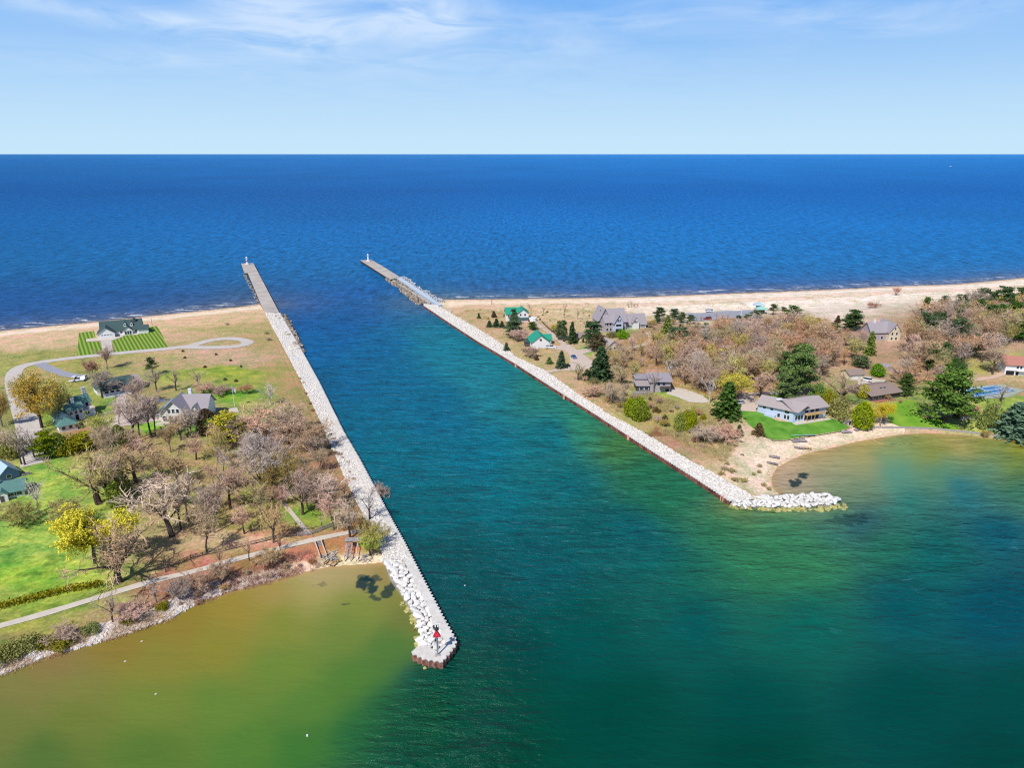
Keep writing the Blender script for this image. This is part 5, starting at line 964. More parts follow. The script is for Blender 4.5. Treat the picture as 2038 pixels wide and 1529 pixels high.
# --- right bank, singled out
R = [
 ('spruce', 1195, 757, 690, 38, 'tall dark spruce at the edge of the gravel turning circle', dict(crown='spruce', name='spruce_tree')),
 ('spruce', 1117, 733, 699, 17, 'dark narrow spruce above the parked black car', dict(crown='spruce', name='spruce_tree')),
 ('spruce', 1168, 755, 736, 18, 'small spruce below the gravel turning circle, left of the tall one', dict(crown='spruce', name='spruce_tree')),
 ('spruce', 1008, 700, 682, 11, 'small dark cone shaped spruce beside the white stone strip', dict(crown='spruce', name='spruce_tree')),
 ('spruce', 974, 651, 638, 10, 'small dark spruce on dry grass, leftmost of the three in a row', dict(crown='spruce', name='spruce_tree')),
 ('spruce', 988, 651, 634, 12, 'small dark spruce on dry grass, middle of the three in a row', dict(crown='spruce', name='spruce_tree')),
 ('spruce', 999, 652, 640, 10, 'small dark spruce on dry grass, rightmost of the three in a row', dict(crown='spruce', name='spruce_tree')),
 ('spruce', 983, 632, 619, 9, 'small brown green spruce left of the green roofed house', dict(crown='dkbrown', name='spruce_tree')),
 ('spruce', 953, 634, 623, 6, 'tiny dark spruce alone on the dune nearest the right pier', dict(crown='spruce', name='spruce_tree')),
 ('pine', 1020, 672, 632, 34, 'dark bushy pine in front of the green roofed house', dict(crown='pine', name='pine_tree')),
 ('pine', 1023, 648, 615, 15, 'dark pine touching the wall of the green roofed house', dict(crown='pine', name='pine_tree')),
 ('pine', 1060, 657, 641, 18, 'small dark pine between the green roofed house and the green roofed garage', dict(crown='pine', name='pine_tree')),
 ('shrub', 1032, 680, 655, 40, 'pink brown bushy tree left of the green roofed garage', dict(crown='pink', name='bushy_tree')),
 ('shrub', 1055, 712, 690, 34, 'brown bush below the green roofed garage', dict(crown='brown', name='bush', cat='bush')),
 ('spruce', 1093, 724, 711, 12, 'small green spruce left of the black parked car', dict(crown='pine2', name='spruce_tree')),
 ('spruce', 1068, 717, 706, 7, 'tiny brown green spruce on the grass below the garage', dict(crown='dkbrown', name='spruce_tree')),
 ('leafy', 1102, 661, 645, 16, 'olive rounded tree right of the garage drive', dict(crown='olive', leafm='yolive', name='leafy_tree')),
 ('pine', 1112, 677, 640, 16, 'thin sparse pine right of the garage drive', dict(crown='pine2', name='pine_tree')),
 ('pine', 1121, 680, 638, 14, 'thin tall sparse pine at the drive junction', dict(crown='pine', name='pine_tree')),
 ('spruce', 1138, 684, 641, 15, 'tall narrow dark spruce left of the small brown cottage', dict(crown='spruce', name='spruce_tree')),
 ('sparse', 1151, 757, 718, 34, 'thin yellowish bare tree at the lower edge of the gravel turning circle', dict(crown='olive')),
 ('pine', 1180, 695, 640, 36, 'large dark pine between the small brown cottage and the shingled mansion', dict(crown='pine', name='pine_tree')),
 ('pine', 1188, 700, 665, 30, 'brown green pine beside the lane below the mansion', dict(crown='dkbrown', name='pine_tree')),
 ('clump', 1236, 672, 655, 30, 'green bush on the lawn in front of the mansion', dict(crown='bgreen', name='bush', cat='bush')),
 ('clump', 1218, 672, 659, 18, 'small green bush left on the lawn in front of the mansion', dict(crown='olive', name='bush', cat='bush')),
 ('spruce', 1327, 664, 628, 20, 'yellow green spruce right of the shingled mansion', dict(crown='arbor', name='spruce_tree')),
 ('pine', 1312, 640, 612, 22, 'dark pine on the dune right of the mansion, nearest to it', dict(crown='pine', name='pine_tree')),
 ('pine', 1342, 636, 615, 20, 'dark pine on the dune, between two others left of the parking lot', dict(crown='pine', name='pine_tree')),
 ('pine', 1356, 643, 622, 16, 'dark pine at the left end of the parking lot', dict(crown='pine', name='pine_tree')),
 ('pine', 1374, 646, 627, 17, 'round dark pine by itself in front of the parking lot', dict(crown='pine', name='pine_tree')),
 ('pine', 1349, 705, 652, 40, 'bright dark green pine above the bare wood, left part', dict(crown='pine', name='pine_tree')),
 ('windpine', 1397, 690, 643, 18, 'thin leaning pine sticking out of the bare wood below the parking lot', dict(crown='pine', name='pine_tree')),
 ('pine', 1583, 792, 688, 62, 'large layered pine behind the long grey roofed lawn house', dict(crown='pine2', name='pine_tree')),
 ('pine', 1598, 745, 700, 36, 'dark pine behind the large layered one', dict(crown='pine', name='pine_tree')),
 ('pine', 1564, 800, 745, 44, 'green pine in front of the large layered one', dict(crown='pine2', name='pine_tree')),
 ('spruce', 1445, 832, 762, 46, 'dark spruce left of the gravel court of the lawn house', dict(crown='pine', name='spruce_tree')),
 ('spruce', 1509, 866, 842, 20, 'small dark cedar at the left corner of the bright lawn', dict(crown='dkbrown', name='cedar_tree')),
 ('spruce', 1470, 866, 846, 14, 'small green spruce on the sand edge left of the bright lawn', dict(crown='pine', name='spruce_tree')),
 ('pine', 1693, 660, 618, 38, 'open branched pine standing against the white sand', dict(crown='pine', name='pine_tree')),
 ('windpine', 1826, 650, 592, 26, 'wind swept dark pine against the sand, leftmost on the skyline', dict(crown='pine', name='pine_tree')),
 ('windpine', 1876, 630, 590, 22, 'dark pine against the sand, second on the skyline', dict(crown='pine', name='pine_tree')),
 ('pine', 1910, 625, 586, 28, 'dark pine on the skyline left of the tallest one', dict(crown='pine', name='pine_tree')),
 ('pine', 1900, 645, 608, 34, 'green pine below the skyline pines', dict(crown='pine', name='pine_tree')),
 ('pine', 1953, 626, 574, 34, 'tallest dark pine on the skyline at the right', dict(crown='pine', name='pine_tree')),
 ('pine', 1970, 622, 582, 22, 'dark pine touching the right side of the tallest skyline pine', dict(crown='pine', name='pine_tree')),
 ('pine', 1999, 632, 584, 26, 'dull green pine on the skyline near the right edge', dict(crown='pine', name='pine_tree')),
 ('pine', 2034, 615, 570, 30, 'dark pine at the right edge of the skyline', dict(crown='pine', name='pine_tree')),
 ('pine', 1880, 842, 738, 92, 'largest layered pine beside the red roofed shed on the right lawn', dict(crown='pine2', name='pine_tree')),
 ('spruce', 2016, 868, 802, 60, 'broad blue green spruce at the end of the shoreline wall', dict(crown='bluegreen', name='spruce_tree')),
 ('clump', 2036, 865, 802, 46, 'brown green evergreen at the right edge behind the blue green spruce', dict(crown='dkbrown', name='evergreen_tree')),
 ('clump', 1967, 850, 802, 54, 'round olive green bush tree right of the red roofed shed', dict(crown='arbor', name='evergreen_tree')),
 ('arbor', 1714, 853, 800, 38, 'tall rounded cedar at the corner of the bright lawn', dict(crown='arbor', name='cedar_tree')),
 ('leafy', 1752, 848, 804, 46, 'yellow budding tree right of the tall rounded cedar', dict(crown='yellow', leafm='gold', name='gold_tree')),
 ('arbor', 1718, 792, 766, 22, 'small golden round tree at the corner of the brown roofed house', dict(crown='ypine', name='evergreen_tree')),
 ('clump', 1672, 834, 790, 44, 'olive evergreen right behind the lawn house', dict(crown='olive', name='evergreen_tree')),
 ('clump', 1650, 818, 775, 40, 'dark olive evergreen behind the right gable of the lawn house', dict(crown='olive', name='evergreen_tree')),
 ('clump', 1625, 800, 762, 42, 'green evergreen behind the roof of the lawn house', dict(crown='bgreen', name='evergreen_tree')),
 ('oak', 1675, 805, 742, 70, 'large grey bare tree between the lawn house and the brown roofed house', dict(crown='grey')),
 ('arbor', 1271, 836, 790, 34, 'large round yellow green cedar near the right stone strip', dict(crown='arbor', name='cedar_tree')),
 ('arbor', 1254, 828, 792, 26, 'yellow green cedar touching the left of the large round one', dict(crown='arbor', name='cedar_tree')),
 ('leafy', 1428, 742, 692, 56, 'pale yellow budding tree, uppermost of three in the bare wood', dict(crown='olive', leafm='yolive', name='yellow_tree')),
 ('leafy', 1462, 768, 712, 46, 'pale yellow budding tree in the bare wood, rightmost of three', dict(crown='olive', leafm='yolive', name='yellow_tree')),
 ('leafy', 1455, 800, 745, 66, 'pale yellow budding tree above the dark spruce, lowest of three in the bare wood', dict(crown='olive', leafm='yolive', name='yellow_tree')),
 ('sparse', 1411, 804, 748, 30, 'white barked leaning tree at the end of the pale driveway', dict(crown='pale', brk=pale_bark)),
 ('sparse', 1336, 755, 712, 34, 'pale trunked bare tree behind the flat roofed grey house', dict(crown='pale', brk=pale_bark)),
 ('sparse', 1301, 782, 735, 26, 'pale bare tree in front of the flat roofed grey house', dict(crown='grey')),
 ('round', 1513, 790, 740, 60, 'dark bare tree beside the gravel court of the lawn house', dict(crown='brown', brk=bark_d)),
 ('fan', 1220, 803, 762, 50, 'grey twiggy tree between the tall spruce and the round cedar', dict(crown='grey')),
 ('round', 1237, 765, 728, 50, 'pale olive bare tree right of the tall dark spruce', dict(crown='olive')),
 ('shrub', 1180, 790, 768, 40, 'brown bush on the dry slope above the white stone strip', dict(crown='brown', name='bush', cat='bush')),
 ('clump', 1353, 856, 822, 30, 'olive green shrub on the slope below the pale driveway, left one', dict(crown='arbor', name='bush', cat='bush')),
 ('clump', 1374, 858, 815, 34, 'olive green shrub on the slope below the pale driveway, right one', dict(crown='arbor', name='bush', cat='bush')),
 ('shrub', 1400, 880, 850, 60, 'grey brown thicket bush above the white sand, left one', dict(crown='grey', name='bush', cat='bush')),
 ('shrub', 1440, 878, 845, 60, 'grey brown thicket bush above the white sand, right one', dict(crown='pink', name='bush', cat='bush')),
 ('shrub', 1738, 614, 603, 26, 'round bare bush on the dune above the tan gabled house', dict(crown='red', name='bush', cat='bush')),
 ('fan', 1783, 588, 571, 16, 'small bare tree by itself on the beach, near the water', dict(crown='red')),
 ('spruce', 1667, 642, 628, 10, 'tiny spruce on the dune left of the open branched pine', dict(crown='dkbrown', name='spruce_tree')),
 ('spruce', 1607, 652, 632, 20, 'grey green pointed tree at the wood edge, left of a pair', dict(crown='pine', name='spruce_tree')),
 ('spruce', 1626, 656, 633, 20, 'grey green pointed tree at the wood edge, right of a pair', dict(crown='pine', name='spruce_tree')),
 ('windpine', 1538, 628, 607, 22, 'dark pine above the bare wood right of the beach pavilions', dict(crown='pine', name='pine_tree')),
 ('windpine', 1556, 625, 610, 14, 'small dark pine between two larger ones right of the beach pavilions', dict(crown='pine', name='pine_tree')),
 ('pine', 1578, 645, 610, 30, 'large dark pine above the bare wood, right of the beach pavilions', dict(crown='pine', name='pine_tree')),
 ('pine', 1504, 634, 618, 22, 'dark pine directly below the teal beach pavilion', dict(crown='pine', name='pine_tree')),
 ('pine', 1470, 640, 628, 12, 'small dark pine at the right end of the parking lot edge', dict(crown='pine', name='pine_tree')),
 ('pine', 1487, 638, 626, 12, 'small dark pine between the parking lot lamp and the pavilion', dict(crown='pine', name='pine_tree')),
 ('arbor', 1745, 748, 724, 24, 'bright green round tree beside the short grey lane', dict(crown='bgreen', name='evergreen_tree')),
 ('pine', 1712, 732, 708, 30, 'green pine below the pink leaf covered clearing', dict(crown='pine2', name='pine_tree')),
 ('spruce', 1730, 706, 660, 18, 'tall narrow green spruce left of the tan gabled house', dict(crown='pine2', name='spruce_tree')),
 ('clump', 1898, 738, 712, 40, 'dark evergreen bush above the pink path', dict(crown='pine', name='evergreen_tree')),
 ('clump', 1872, 732, 700, 36, 'green evergreen left of the dark bush above the pink path', dict(crown='bgreen', name='evergreen_tree')),
 ('pine', 1845, 700, 670, 40, 'green pine in the wood above the largest layered pine', dict(crown='pine2', name='pine_tree')),
 ('pine', 1812, 700, 668, 20, 'dark pine left of the green pine in the right wood', dict(crown='pine', name='pine_tree')),
 ('pine', 2015, 680, 640, 34, 'dark pine behind the red roofed white house', dict(crown='pine', name='pine_tree')),
 ('tall', 1975, 745, 690, 40, 'dark bare tree on the lawn left of the red roofed white house', dict(crown='grey', brk=bark_d)),
 ('oak', 1810, 772, 726, 90, 'wide grey brown bare tree right of the brown roofed house', dict(crown='brown')),
 ('sparse', 1992, 800, 760, 26, 'thin bare tree at the lower edge of the blue sports court', dict(crown='grey')),
]
for k, px, py, top, w, lb, kw in R: T(k, px, py, top, w, lb, **kw)
# --- woods: look-alike bare trees
def keepoff(px, py): return any(abs(px - a) < c and abs(py - b) < d for a, b, c, d in AVOID)
AVOID = [(1765, 700, 42, 55), (1575, 812, 80, 34), (1760, 782, 42, 16), (1765, 655, 32, 22), (1305, 762, 42, 26), (1225, 640, 50, 28), (2020, 718, 32, 26), (1225, 690, 22, 14), (1390, 795, 24, 12), (1490, 800, 26, 22), (1712, 756, 34, 14), (1762, 708, 34, 16), (1950, 778, 60, 20), (1960, 752, 50, 12), (1770, 734, 20, 14), (1280, 680, 40, 14), (1190, 690, 40, 14), (1850, 830, 90, 30), (1640, 860, 60, 30)]
def wood(poly, n, h0, h1, mix, labels, group, sep=4.6, avoid=True, nm='bare_tree', cat='tree', wide=1.0):
    P = [ray_at(*q, 3.0) for q in poly]; xs = [p[0] for p in P]; ys = [p[1] for p in P]; made = 0; tries = 0; pts = []
    while made < n and tries < n * 60:
        tries += 1; x = rnd.uniform(min(xs), max(xs)); y = rnd.uniform(min(ys), max(ys))
        if not inside(P, np.array([x]), np.array([y]))[0]: continue
        z = float(terrain_h(x, y)[0]); px, py = proj(x, y, z)
        if avoid and keepoff(px, py): continue
        if any((x - a) ** 2 + (y - b) ** 2 < sep * sep for a, b in pts): continue
        if any((x - a) ** 2 + (y - b) ** 2 < (w * .22) ** 2 for a, b, w in TREES[-260:]): continue
        k, crown, leafm = rnd.choice(mix); Hm = rnd.uniform(h0, h1); lab = labels[crown if leafm is None else leafm] if crown != 'pine' else labels['pine']
        tree(k, Vector((x, y, z - .05)), Hm, Hm * rnd.uniform(.58, .88) * wide * (.75 if crown == 'pine' else 1), lab, cat=cat, crown=crown, leafm=leafm, name='pine_tree' if crown == 'pine' else (nm if leafm is None else 'budding_tree'), group=group); pts.append((x, y)); made += 1
    print(group, made)
mixH = [('round', 'brown', None)] * 3 + [('tall', 'grey', None)] * 4 + [('tall', 'brown', None)] * 3 + [('round', 'grey', None)] * 2 + [('round', 'pink', None)] * 2 + [('round', 'olive', None)] + [('pine', 'pine', None)] * 2 + [('spruce', 'pine', None), ('windpine', 'pine', None)] + [('bud', 'olive', 'yolive')]
mixR = [('pine', 'pine', None)] + [('tall', 'brown', None)] * 5 + [('tall', 'grey', None)] * 2 + [('round', 'brown', None)] * 4 + [('round', 'grey', None)] * 3 + [('round', 'pink', None)] * 3 + [('tall', 'grey', None)] * 2 + [('fan', 'brown', None)] + [('oak', 'brown', None)] + [('round', 'olive', None)] * 2 + [('bud', 'olive', 'yolive')] * 2
def labs(s): return {'dkbrown': 'brown tree ' + s, 'brown': 'brown bare tree ' + s, 'grey': 'grey bare tree ' + s, 'pink': 'pinkish bare tree ' + s, 'olive': 'olive tinged bare tree ' + s, 'yolive': 'pale yellow budding tree ' + s, 'red': 'reddish bare tree ' + s, 'pine': 'dark pine ' + s}
wood([(1350, 705), (1400, 700), (1460, 693), (1560, 690), (1605, 694), (1640, 704), (1650, 735), (1640, 770), (1560, 775), (1480, 770), (1400, 790), (1345, 770), (1340, 715), (1350, 690)], 125, 10, 15, mixR, labs('in the dense wood below the beach parking lot'), 'bare trees of the wood below the parking lot')
wood([(1215, 700), (1260, 690), (1340, 690), (1345, 740), (1340, 770), (1260, 760), (1225, 745), (1210, 725)], 22, 7, 11, mixR, labs('in the grove between the tall spruce and the flat roofed house'), 'bare trees of the grove by the flat roofed house')
wood([(1800, 680), (1850, 664), (1950, 652), (2070, 642), (2100, 700), (2000, 712), (1960, 735), (1900, 740), (1830, 750), (1790, 735), (1785, 700)], 118, 10, 17, mixH, labs('in the hillside wood at the right edge'), 'trees of the hillside wood')
wood([(1650, 700), (1690, 694), (1740, 700), (1720, 730), (1690, 740), (1650, 745)], 14, 7, 11, mixR, labs('around the clearing left of the tan gabled house'), 'bare trees around the clearing')
wood([(1775, 745), (1840, 745), (1900, 745), (1850, 790), (1800, 790)], 10, 7, 10, mixR, labs('right of the brown roofed house'), 'bare trees right of the brown roofed house', avoid=False)
mixL = [('round', 'pink', None)] * 4 + [('round', 'brown', None)] * 3 + [('tall', 'grey', None)] + [('round', 'olive', None)] * 2 + [('fan', 'brown', None)] + [('shrub', 'pink', None)]
wood([(150, 915), (260, 900), (420, 895), (520, 860), (600, 840), (650, 890), (680, 960), (640, 1000), (560, 1030), (430, 1010), (300, 1030), (290, 960), (200, 950)], 40, 6, 11, mixL, labs('in the grove between the green field and the left stone strip'), 'bare trees of the left grove', sep=7, avoid=False)
wood([(620, 950), (690, 980), (712, 1030), (640, 1040)], 6, 5, 8, mixL, labs('at the corner of the left grove next to the stone strip'), 'bare trees at the stone strip corner', sep=3.5, avoid=False)
def labb(s): return {k: v + ' bush ' + s for k, v in {'brown': 'brown twiggy', 'grey': 'grey twiggy', 'pink': 'pinkish twiggy', 'olive': 'olive twiggy', 'red': 'rusty twiggy', 'dkbrown': 'brown leafy', 'bgreen': 'green leafy'}.items()}
mixB = [('shrub', 'brown', None), ('shrub', 'olive', None), ('shrub', 'olive', None), ('shrub', 'grey', None), ('shrub', 'pink', None), ('clump', 'olive', None), ('clump', 'dkbrown', None)]
wood([(1140, 745), (1185, 740), (1250, 775), (1300, 800), (1420, 825), (1465, 860), (1440, 905), (1390, 885), (1290, 835), (1200, 795)], 46, 1.2, 3.2, mixB, labb('on the dry slope between the stone strip and the flat roofed house'), 'bushes on the dry slope', sep=3.6, nm='bush', cat='bush', wide=1.7)
wood([(900, 625), (1000, 612), (1200, 612), (1190, 640), (1130, 650), (1090, 640), (1000, 660), (1060, 700), (1040, 705), (960, 650)], 34, 0.5, 1.5, mixB, labb('scattered on the dune around the green roofed houses'), 'bushes on the dune', sep=6, nm='bush', cat='bush', wide=1.8)
wood([(1700, 770), (1790, 800), (1850, 800), (2038, 810), (2038, 862), (1940, 855), (1800, 812), (1700, 800)], 20, 1.2, 3.0, mixB + [('clump', 'bgreen', None)], labb('on the gardens behind the right bay shore'), 'bushes of the right gardens', sep=4, nm='bush', cat='bush', wide=1.5, avoid=False)
wood([(1240, 655), (1330, 645), (1370, 645), (1400, 655), (1350, 690), (1290, 690)], 22, 1.5, 4.5, mixB + [('pine', 'pine', None)], dict(labb('between the mansion and the parking lot'), pine='dark pine between the mansion and the parking lot'), 'bushes by the mansion', sep=4.5, nm='bush', cat='bush', wide=1.3)
wood([(430, 1145), (520, 1118), (610, 1095), (625, 1108), (560, 1132), (470, 1155), (380, 1190), (340, 1195)], 16, 1.0, 2.2, [('shrub', 'brown', None), ('shrub', 'pink', None), ('shrub', 'red', None)], labb('on the leaf covered bank below the footpath'), 'bushes on the leafy bank', sep=2.4, nm='bush', cat='bush', wide=1.4, avoid=False)
# --- dark juniper tufts dotted on the meadow and dune
for px, py, w, in [(452, 647, 9), (364, 700.5, 5), (368, 713.5, 5), (430, 707, 5), (459, 719, 5), (408, 732, 6), (531, 665, 10), (480, 731, 4), (535, 678, 12), (448, 757, 6), (470, 760, 7), (423, 772, 5)]:
    T('shrub' if w > 8 else 'arbor', px, py, py - w * .5, w, 'small dark bush tuft on the dry meadow around the turning loop', crown='brown' if w > 8 else 'dkbrown', name='bush_tuft', cat='bush', group='dark tufts on the meadow')
for px, py, w in [(597, 756, 6), (605, 765, 7), (608, 785, 7), (617, 805, 9), (622, 819, 9), (634, 843, 8), (641, 852, 8), (652, 858, 8), (659, 868, 9), (664, 877, 10), (671, 885, 8), (668, 905, 10), (677, 908, 12), (681, 915, 8), (693, 924, 8), (696, 944, 6), (704, 957, 9), (1500, 947, 9), (1441, 936, 14), (1455, 940, 18), (1462, 958, 16), (1480, 960, 18), (1512, 930, 12), (1510, 942, 10), (1520, 968, 12), (1530, 976, 12), (1435, 945, 14), (1447, 925, 12)]:
    T('shrub', px, py, py - w * .45, w, 'small dry tuft of brush on pale stones or sand beside a seawall', crown='olive' if px > 1000 else 'brown', name='brush_tuft', cat='bush', group='dry tufts on the stone and sand')
# --- hedge along the path, lower left
def hedge(px, h, w, label):
    L_ = resample([(G(*q).x, G(*q).y) for q in px], 0.35); C = []
    r = np.random.default_rng(3)
    for p_ in L_:
        z = float(terrain_h(p_.x, p_.y)[0]); m = 26; C.append(np.stack([p_.x + r.uniform(-w, w, m) * .5, p_.y + r.uniform(-w, w, m) * .5, z + r.uniform(.1, h, m) * r.uniform(.75, 1.1, m)], 1))
    C = np.concatenate(C); o = C[0].copy(); v, f = leaves(C - o, .38, r); t_ = link('hedge', np_mesh('hedge', v, f, LF['olive']), None, tuple(o)); return tag(t_, label, 'hedge')
hedge([(-40, 1222), (0, 1211), (60, 1196), (130, 1178), (200, 1166)], 1.5, 1.9, 'long dark clipped hedge between the green field and the footpath')
# --- ground cover
def cover(poly, n, hgt, m, label, name='undergrowth', wd=.03, dens=None):
    P = [ray_at(*q, 2.5) for q in poly]; xs = [p[0] for p in P]; ys = [p[1] for p in P]
    x = rng.uniform(min(xs), max(xs), n * 3); y = rng.uniform(min(ys), max(ys), n * 3); k = inside(P, x, y) & (fbm(x / 6, y / 6, 50) > (dens or .42)); x = x[k][:n]; y = y[k][:n]
    z = terrain_h(x, y); m_ = 14; P0 = np.repeat(np.stack([x, y, z], 1), m_, 0); P0[:, :2] += rng.normal(size=(len(P0), 2)) * .45
    d = rng.normal(size=P0.shape) * .6; d[:, 2] = np.abs(d[:, 2]) + .5; d *= hgt * rng.uniform(.5, 1.2, (len(P0), 1)); v, f = ribbons(P0, P0 + d, wd, rng)
    return tag(link(name, np_mesh(name, v, f, m)), label, 'undergrowth', kind='stuff')
cover([(1180, 690), (1340, 680), (1420, 680), (1600, 680), (1650, 700), (1660, 740), (1560, 785), (1420, 800), (1350, 780), (1210, 745)], 4600, 1.3, TW['brown'], 'brown twiggy undergrowth in the wood below the parking lot')
cover([(1790, 670), (1900, 640), (2080, 625), (2100, 700), (1960, 740), (1800, 745)], 2600, 1.4, TW['grey'], 'grey brown undergrowth in the hillside wood')
cover([(1150, 740), (1230, 760), (1300, 790), (1420, 830), (1470, 880), (1440, 920), (1380, 890), (1280, 845), (1200, 800)], 2600, .9, TW['olive'], 'olive brush on the slope between the stone strip and the flat roofed house', dens=.45)
cover([(150, 910), (420, 890), (600, 850), (650, 900), (700, 1010), (620, 1040), (430, 1060), (300, 1080), (280, 1000)], 2200, .7, TW['pink'], 'pinkish twigs and brush on the floor of the left grove', dens=.5)
cover([(330, 1185), (430, 1145), (520, 1118), (620, 1092), (640, 1112), (560, 1138), (470, 1160), (380, 1192)], 700, .8, TW['red'], 'red brown brush on the leaf covered bank below the path', dens=.4)
cover([(0, 1300), (100, 1262), (220, 1228), (330, 1190), (340, 1215), (200, 1262), (80, 1296), (0, 1325)], 1300, .8, TW['brown'], 'brown brush on the bank below the footpath at lower left', dens=.42)
cover([(930, 615), (1200, 612), (1350, 640), (1150, 660), (1100, 700), (1010, 680), (900, 630)], 1800, .6, TW['olive'], 'sparse dune grass around the green roofed houses', dens=.5)
cover([(1000, 603), (1500, 596), (1800, 585), (2038, 575), (2038, 600), (1760, 615), (1300, 625)], 1400, .6, TW['olive'], 'sparse grass on the lake dunes', dens=.58)
cover([(640, 1050), (705, 1000), (735, 1045), (700, 1052)], 300, .8, TW['brown'], 'brush at the corner of the fence and stone strip')
# ---------------------------------------------------------------- houses
def rmat(n, c, **k): return mat(n, srgb(c, 1.15), var=k.pop('var', .12), scale=k.pop('scale', 1.5), rough=.85, **k)
WALLW = rmat('white_siding', '#F4F2F0', var=.04); WALLB = rmat('blue_grey_siding', '#8FA6C4', var=.05); WALLT = rmat('tan_siding', '#EADFC4', var=.06); WALLG = rmat('grey_shingle', '#B8ACB0', var=.12); WALLD = rmat('dark_siding', '#5C5454', var=.1); WALLP = rmat('pale_and_shade_blue_siding', '#C8D4EC', var=.04); BRICK = rmat('reddish_brick', '#B07868', var=.15)
RG = rmat('green_metal_roof', '#2E9E82', var=.08); RDG = rmat('dark_green_shingles', '#48605F', var=.14, scale=3); RMG = rmat('teal_green_shingles', '#628C84', var=.14, scale=3); RGY = rmat('grey_shingles', '#A8A0A4', var=.14, scale=3); RTN = rmat('taupe_shingles', '#B4A8A4', var=.08, scale=2.5); RBR = rmat('brown_shingles', '#9E8A80', var=.12, scale=3); RRD = rmat('red_shingles', '#BE8272', var=.12, scale=3); RBL = rmat('pale_blue_roof', '#B4CCD4', var=.08); RPG = rmat('pavilion_teal_roof', '#9CD0C4', var=.06)
BRN = rmat('brown_wood', '#9A6E50'); GREYW = rmat('weathered_wood', '#A8A0A0', var=.25, scale=4); TANW = rmat('tan_wood', '#D8AE78', var=.15)
class House:
    def __init__(s, name, label, A, B=None, rot=None, cat='house'):
        a = G(*A)
        if B is not None: b = G(*B); rot = math.atan2(b.y - a.y, b.x - a.x); s.w = math.hypot(b.x - a.x, b.y - a.y)
        s.root = thing(name, label, cat, (a.x, a.y, a.z - 0.05), rot); s.p = None
    def block(s, x0, y0, x1, y1, h, roof='gx', rh=2.5, oh=.5, wm=WALLW, rm=RGY, z0=-.6, zb=0.0):
        """walls with gables, and a roof slab following them; returns the wall"""
        b = MB(); X0, X1, Y0, Y1 = x0, x1, y0, y1; t = .16
        def tr(p): return p
        if roof in ('gx', 'gy'):
            if roof == 'gx': prof = [(Y0, h), ((Y0 + Y1) / 2, h + rh), (Y1, h)]; f = lambda c, z, e: (e, c, z); e0, e1 = X0, X1
            else: prof = [(X0, h), ((X0 + X1) / 2, h + rh), (X1, h)]; f = lambda c, z, e: (c, e, z); e0, e1 = Y0, Y1
            c0, c1, cm = prof[0][0], prof[2][0], prof[1][0]
            vs = [f(c0, z0, e0), f(c1, z0, e0), f(c1, h, e0), f(cm, h + rh, e0), f(c0, h, e0), f(c0, z0, e1), f(c1, z0, e1), f(c1, h, e1), f(cm, h + rh, e1), f(c0, h, e1)]
            b.add(vs, [[0, 1, 2, 3, 4], [9, 8, 7, 6, 5], [0, 5, 6, 1], [1, 6, 7, 2], [4, 9, 5, 0]])
            k = rh / ((c1 - c0) / 2); r = MB()
            for sg, ce in ((-1, c0 - oh), (1, c1 + oh)):
                ze = h - oh * k; q = [f(ce, ze + .03, e0 - oh), f(cm, h + rh + .03, e0 - oh), f(cm, h + rh + .03, e1 + oh), f(ce, ze + .03, e1 + oh)]
                r.add(q + [(x, y, z + t * 1.3) for x, y, z in q], [[0, 1, 2, 3], [7, 6, 5, 4], [0, 4, 5, 1], [1, 5, 6, 2], [2, 6, 7, 3], [3, 7, 4, 0]])
        elif roof == 'hip':
            b.box((X0, Y0, z0), (X1, Y1, h)); r = MB(); w = X1 - X0; d = Y1 - Y0; m = min(w, d) / 2
            if w >= d: rp = [(X0 + m, (Y0 + Y1) / 2), (X1 - m, (Y0 + Y1) / 2)]
            else: rp = [((X0 + X1) / 2, Y0 + m), ((X0 + X1) / 2, Y1 - m)]
            e = [(X0 - oh, Y0 - oh, h + .02), (X1 + oh, Y0 - oh, h + .02), (X1 + oh, Y1 + oh, h + .02), (X0 - oh, Y1 + oh, h + .02)]; R_ = [(*rp[0], h + rh), (*rp[1], h + rh)]
            fs = [[0, 1, 5, 4], [1, 2, 5], [2, 3, 4, 5], [3, 0, 4]] if w >= d else [[0, 1, 4], [1, 2, 5, 4], [2, 3, 5], [3, 0, 4, 5]]
            r.add(e + R_, fs + [[3, 2, 1, 0]])
        else:   # flat or shed ('sh' rises to the back)
            rise = rh if roof == 'sh' else 0
            b.add([(X0, Y0, z0), (X1, Y0, z0), (X1, Y1, z0), (X0, Y1, z0), (X0, Y0, h), (X1, Y0, h), (X1, Y1, h + rise), (X0, Y1, h + rise)], [[3, 2, 1, 0], [4, 5, 6, 7], [0, 1, 5, 4], [1, 2, 6, 5], [2, 3, 7, 6], [3, 0, 4, 7]])
            r = MB(); k = rise / (Y1 - Y0); q = [(X0 - oh, Y0 - oh, h - oh * k + .03), (X1 + oh, Y0 - oh, h - oh * k + .03), (X1 + oh, Y1 + oh, h + rise + oh * k + .03), (X0 - oh, Y1 + oh, h + rise + oh * k + .03)]
            r.add(q + [(x, y, z + .25) for x, y, z in q], [[3, 2, 1, 0], [4, 5, 6, 7], [0, 1, 5, 4], [1, 2, 6, 5], [2, 3, 7, 6], [3, 0, 4, 7]])
        if zb:
            for o in (b, r): o.v = [(x, y, z + zb) for x, y, z in o.v]
        wl_ = link('wall', b.mesh('wall', wm), s.root); link('roof', r.mesh('roof', rm), s.root); s.p = (X0, Y0, X1, Y1); return wl_
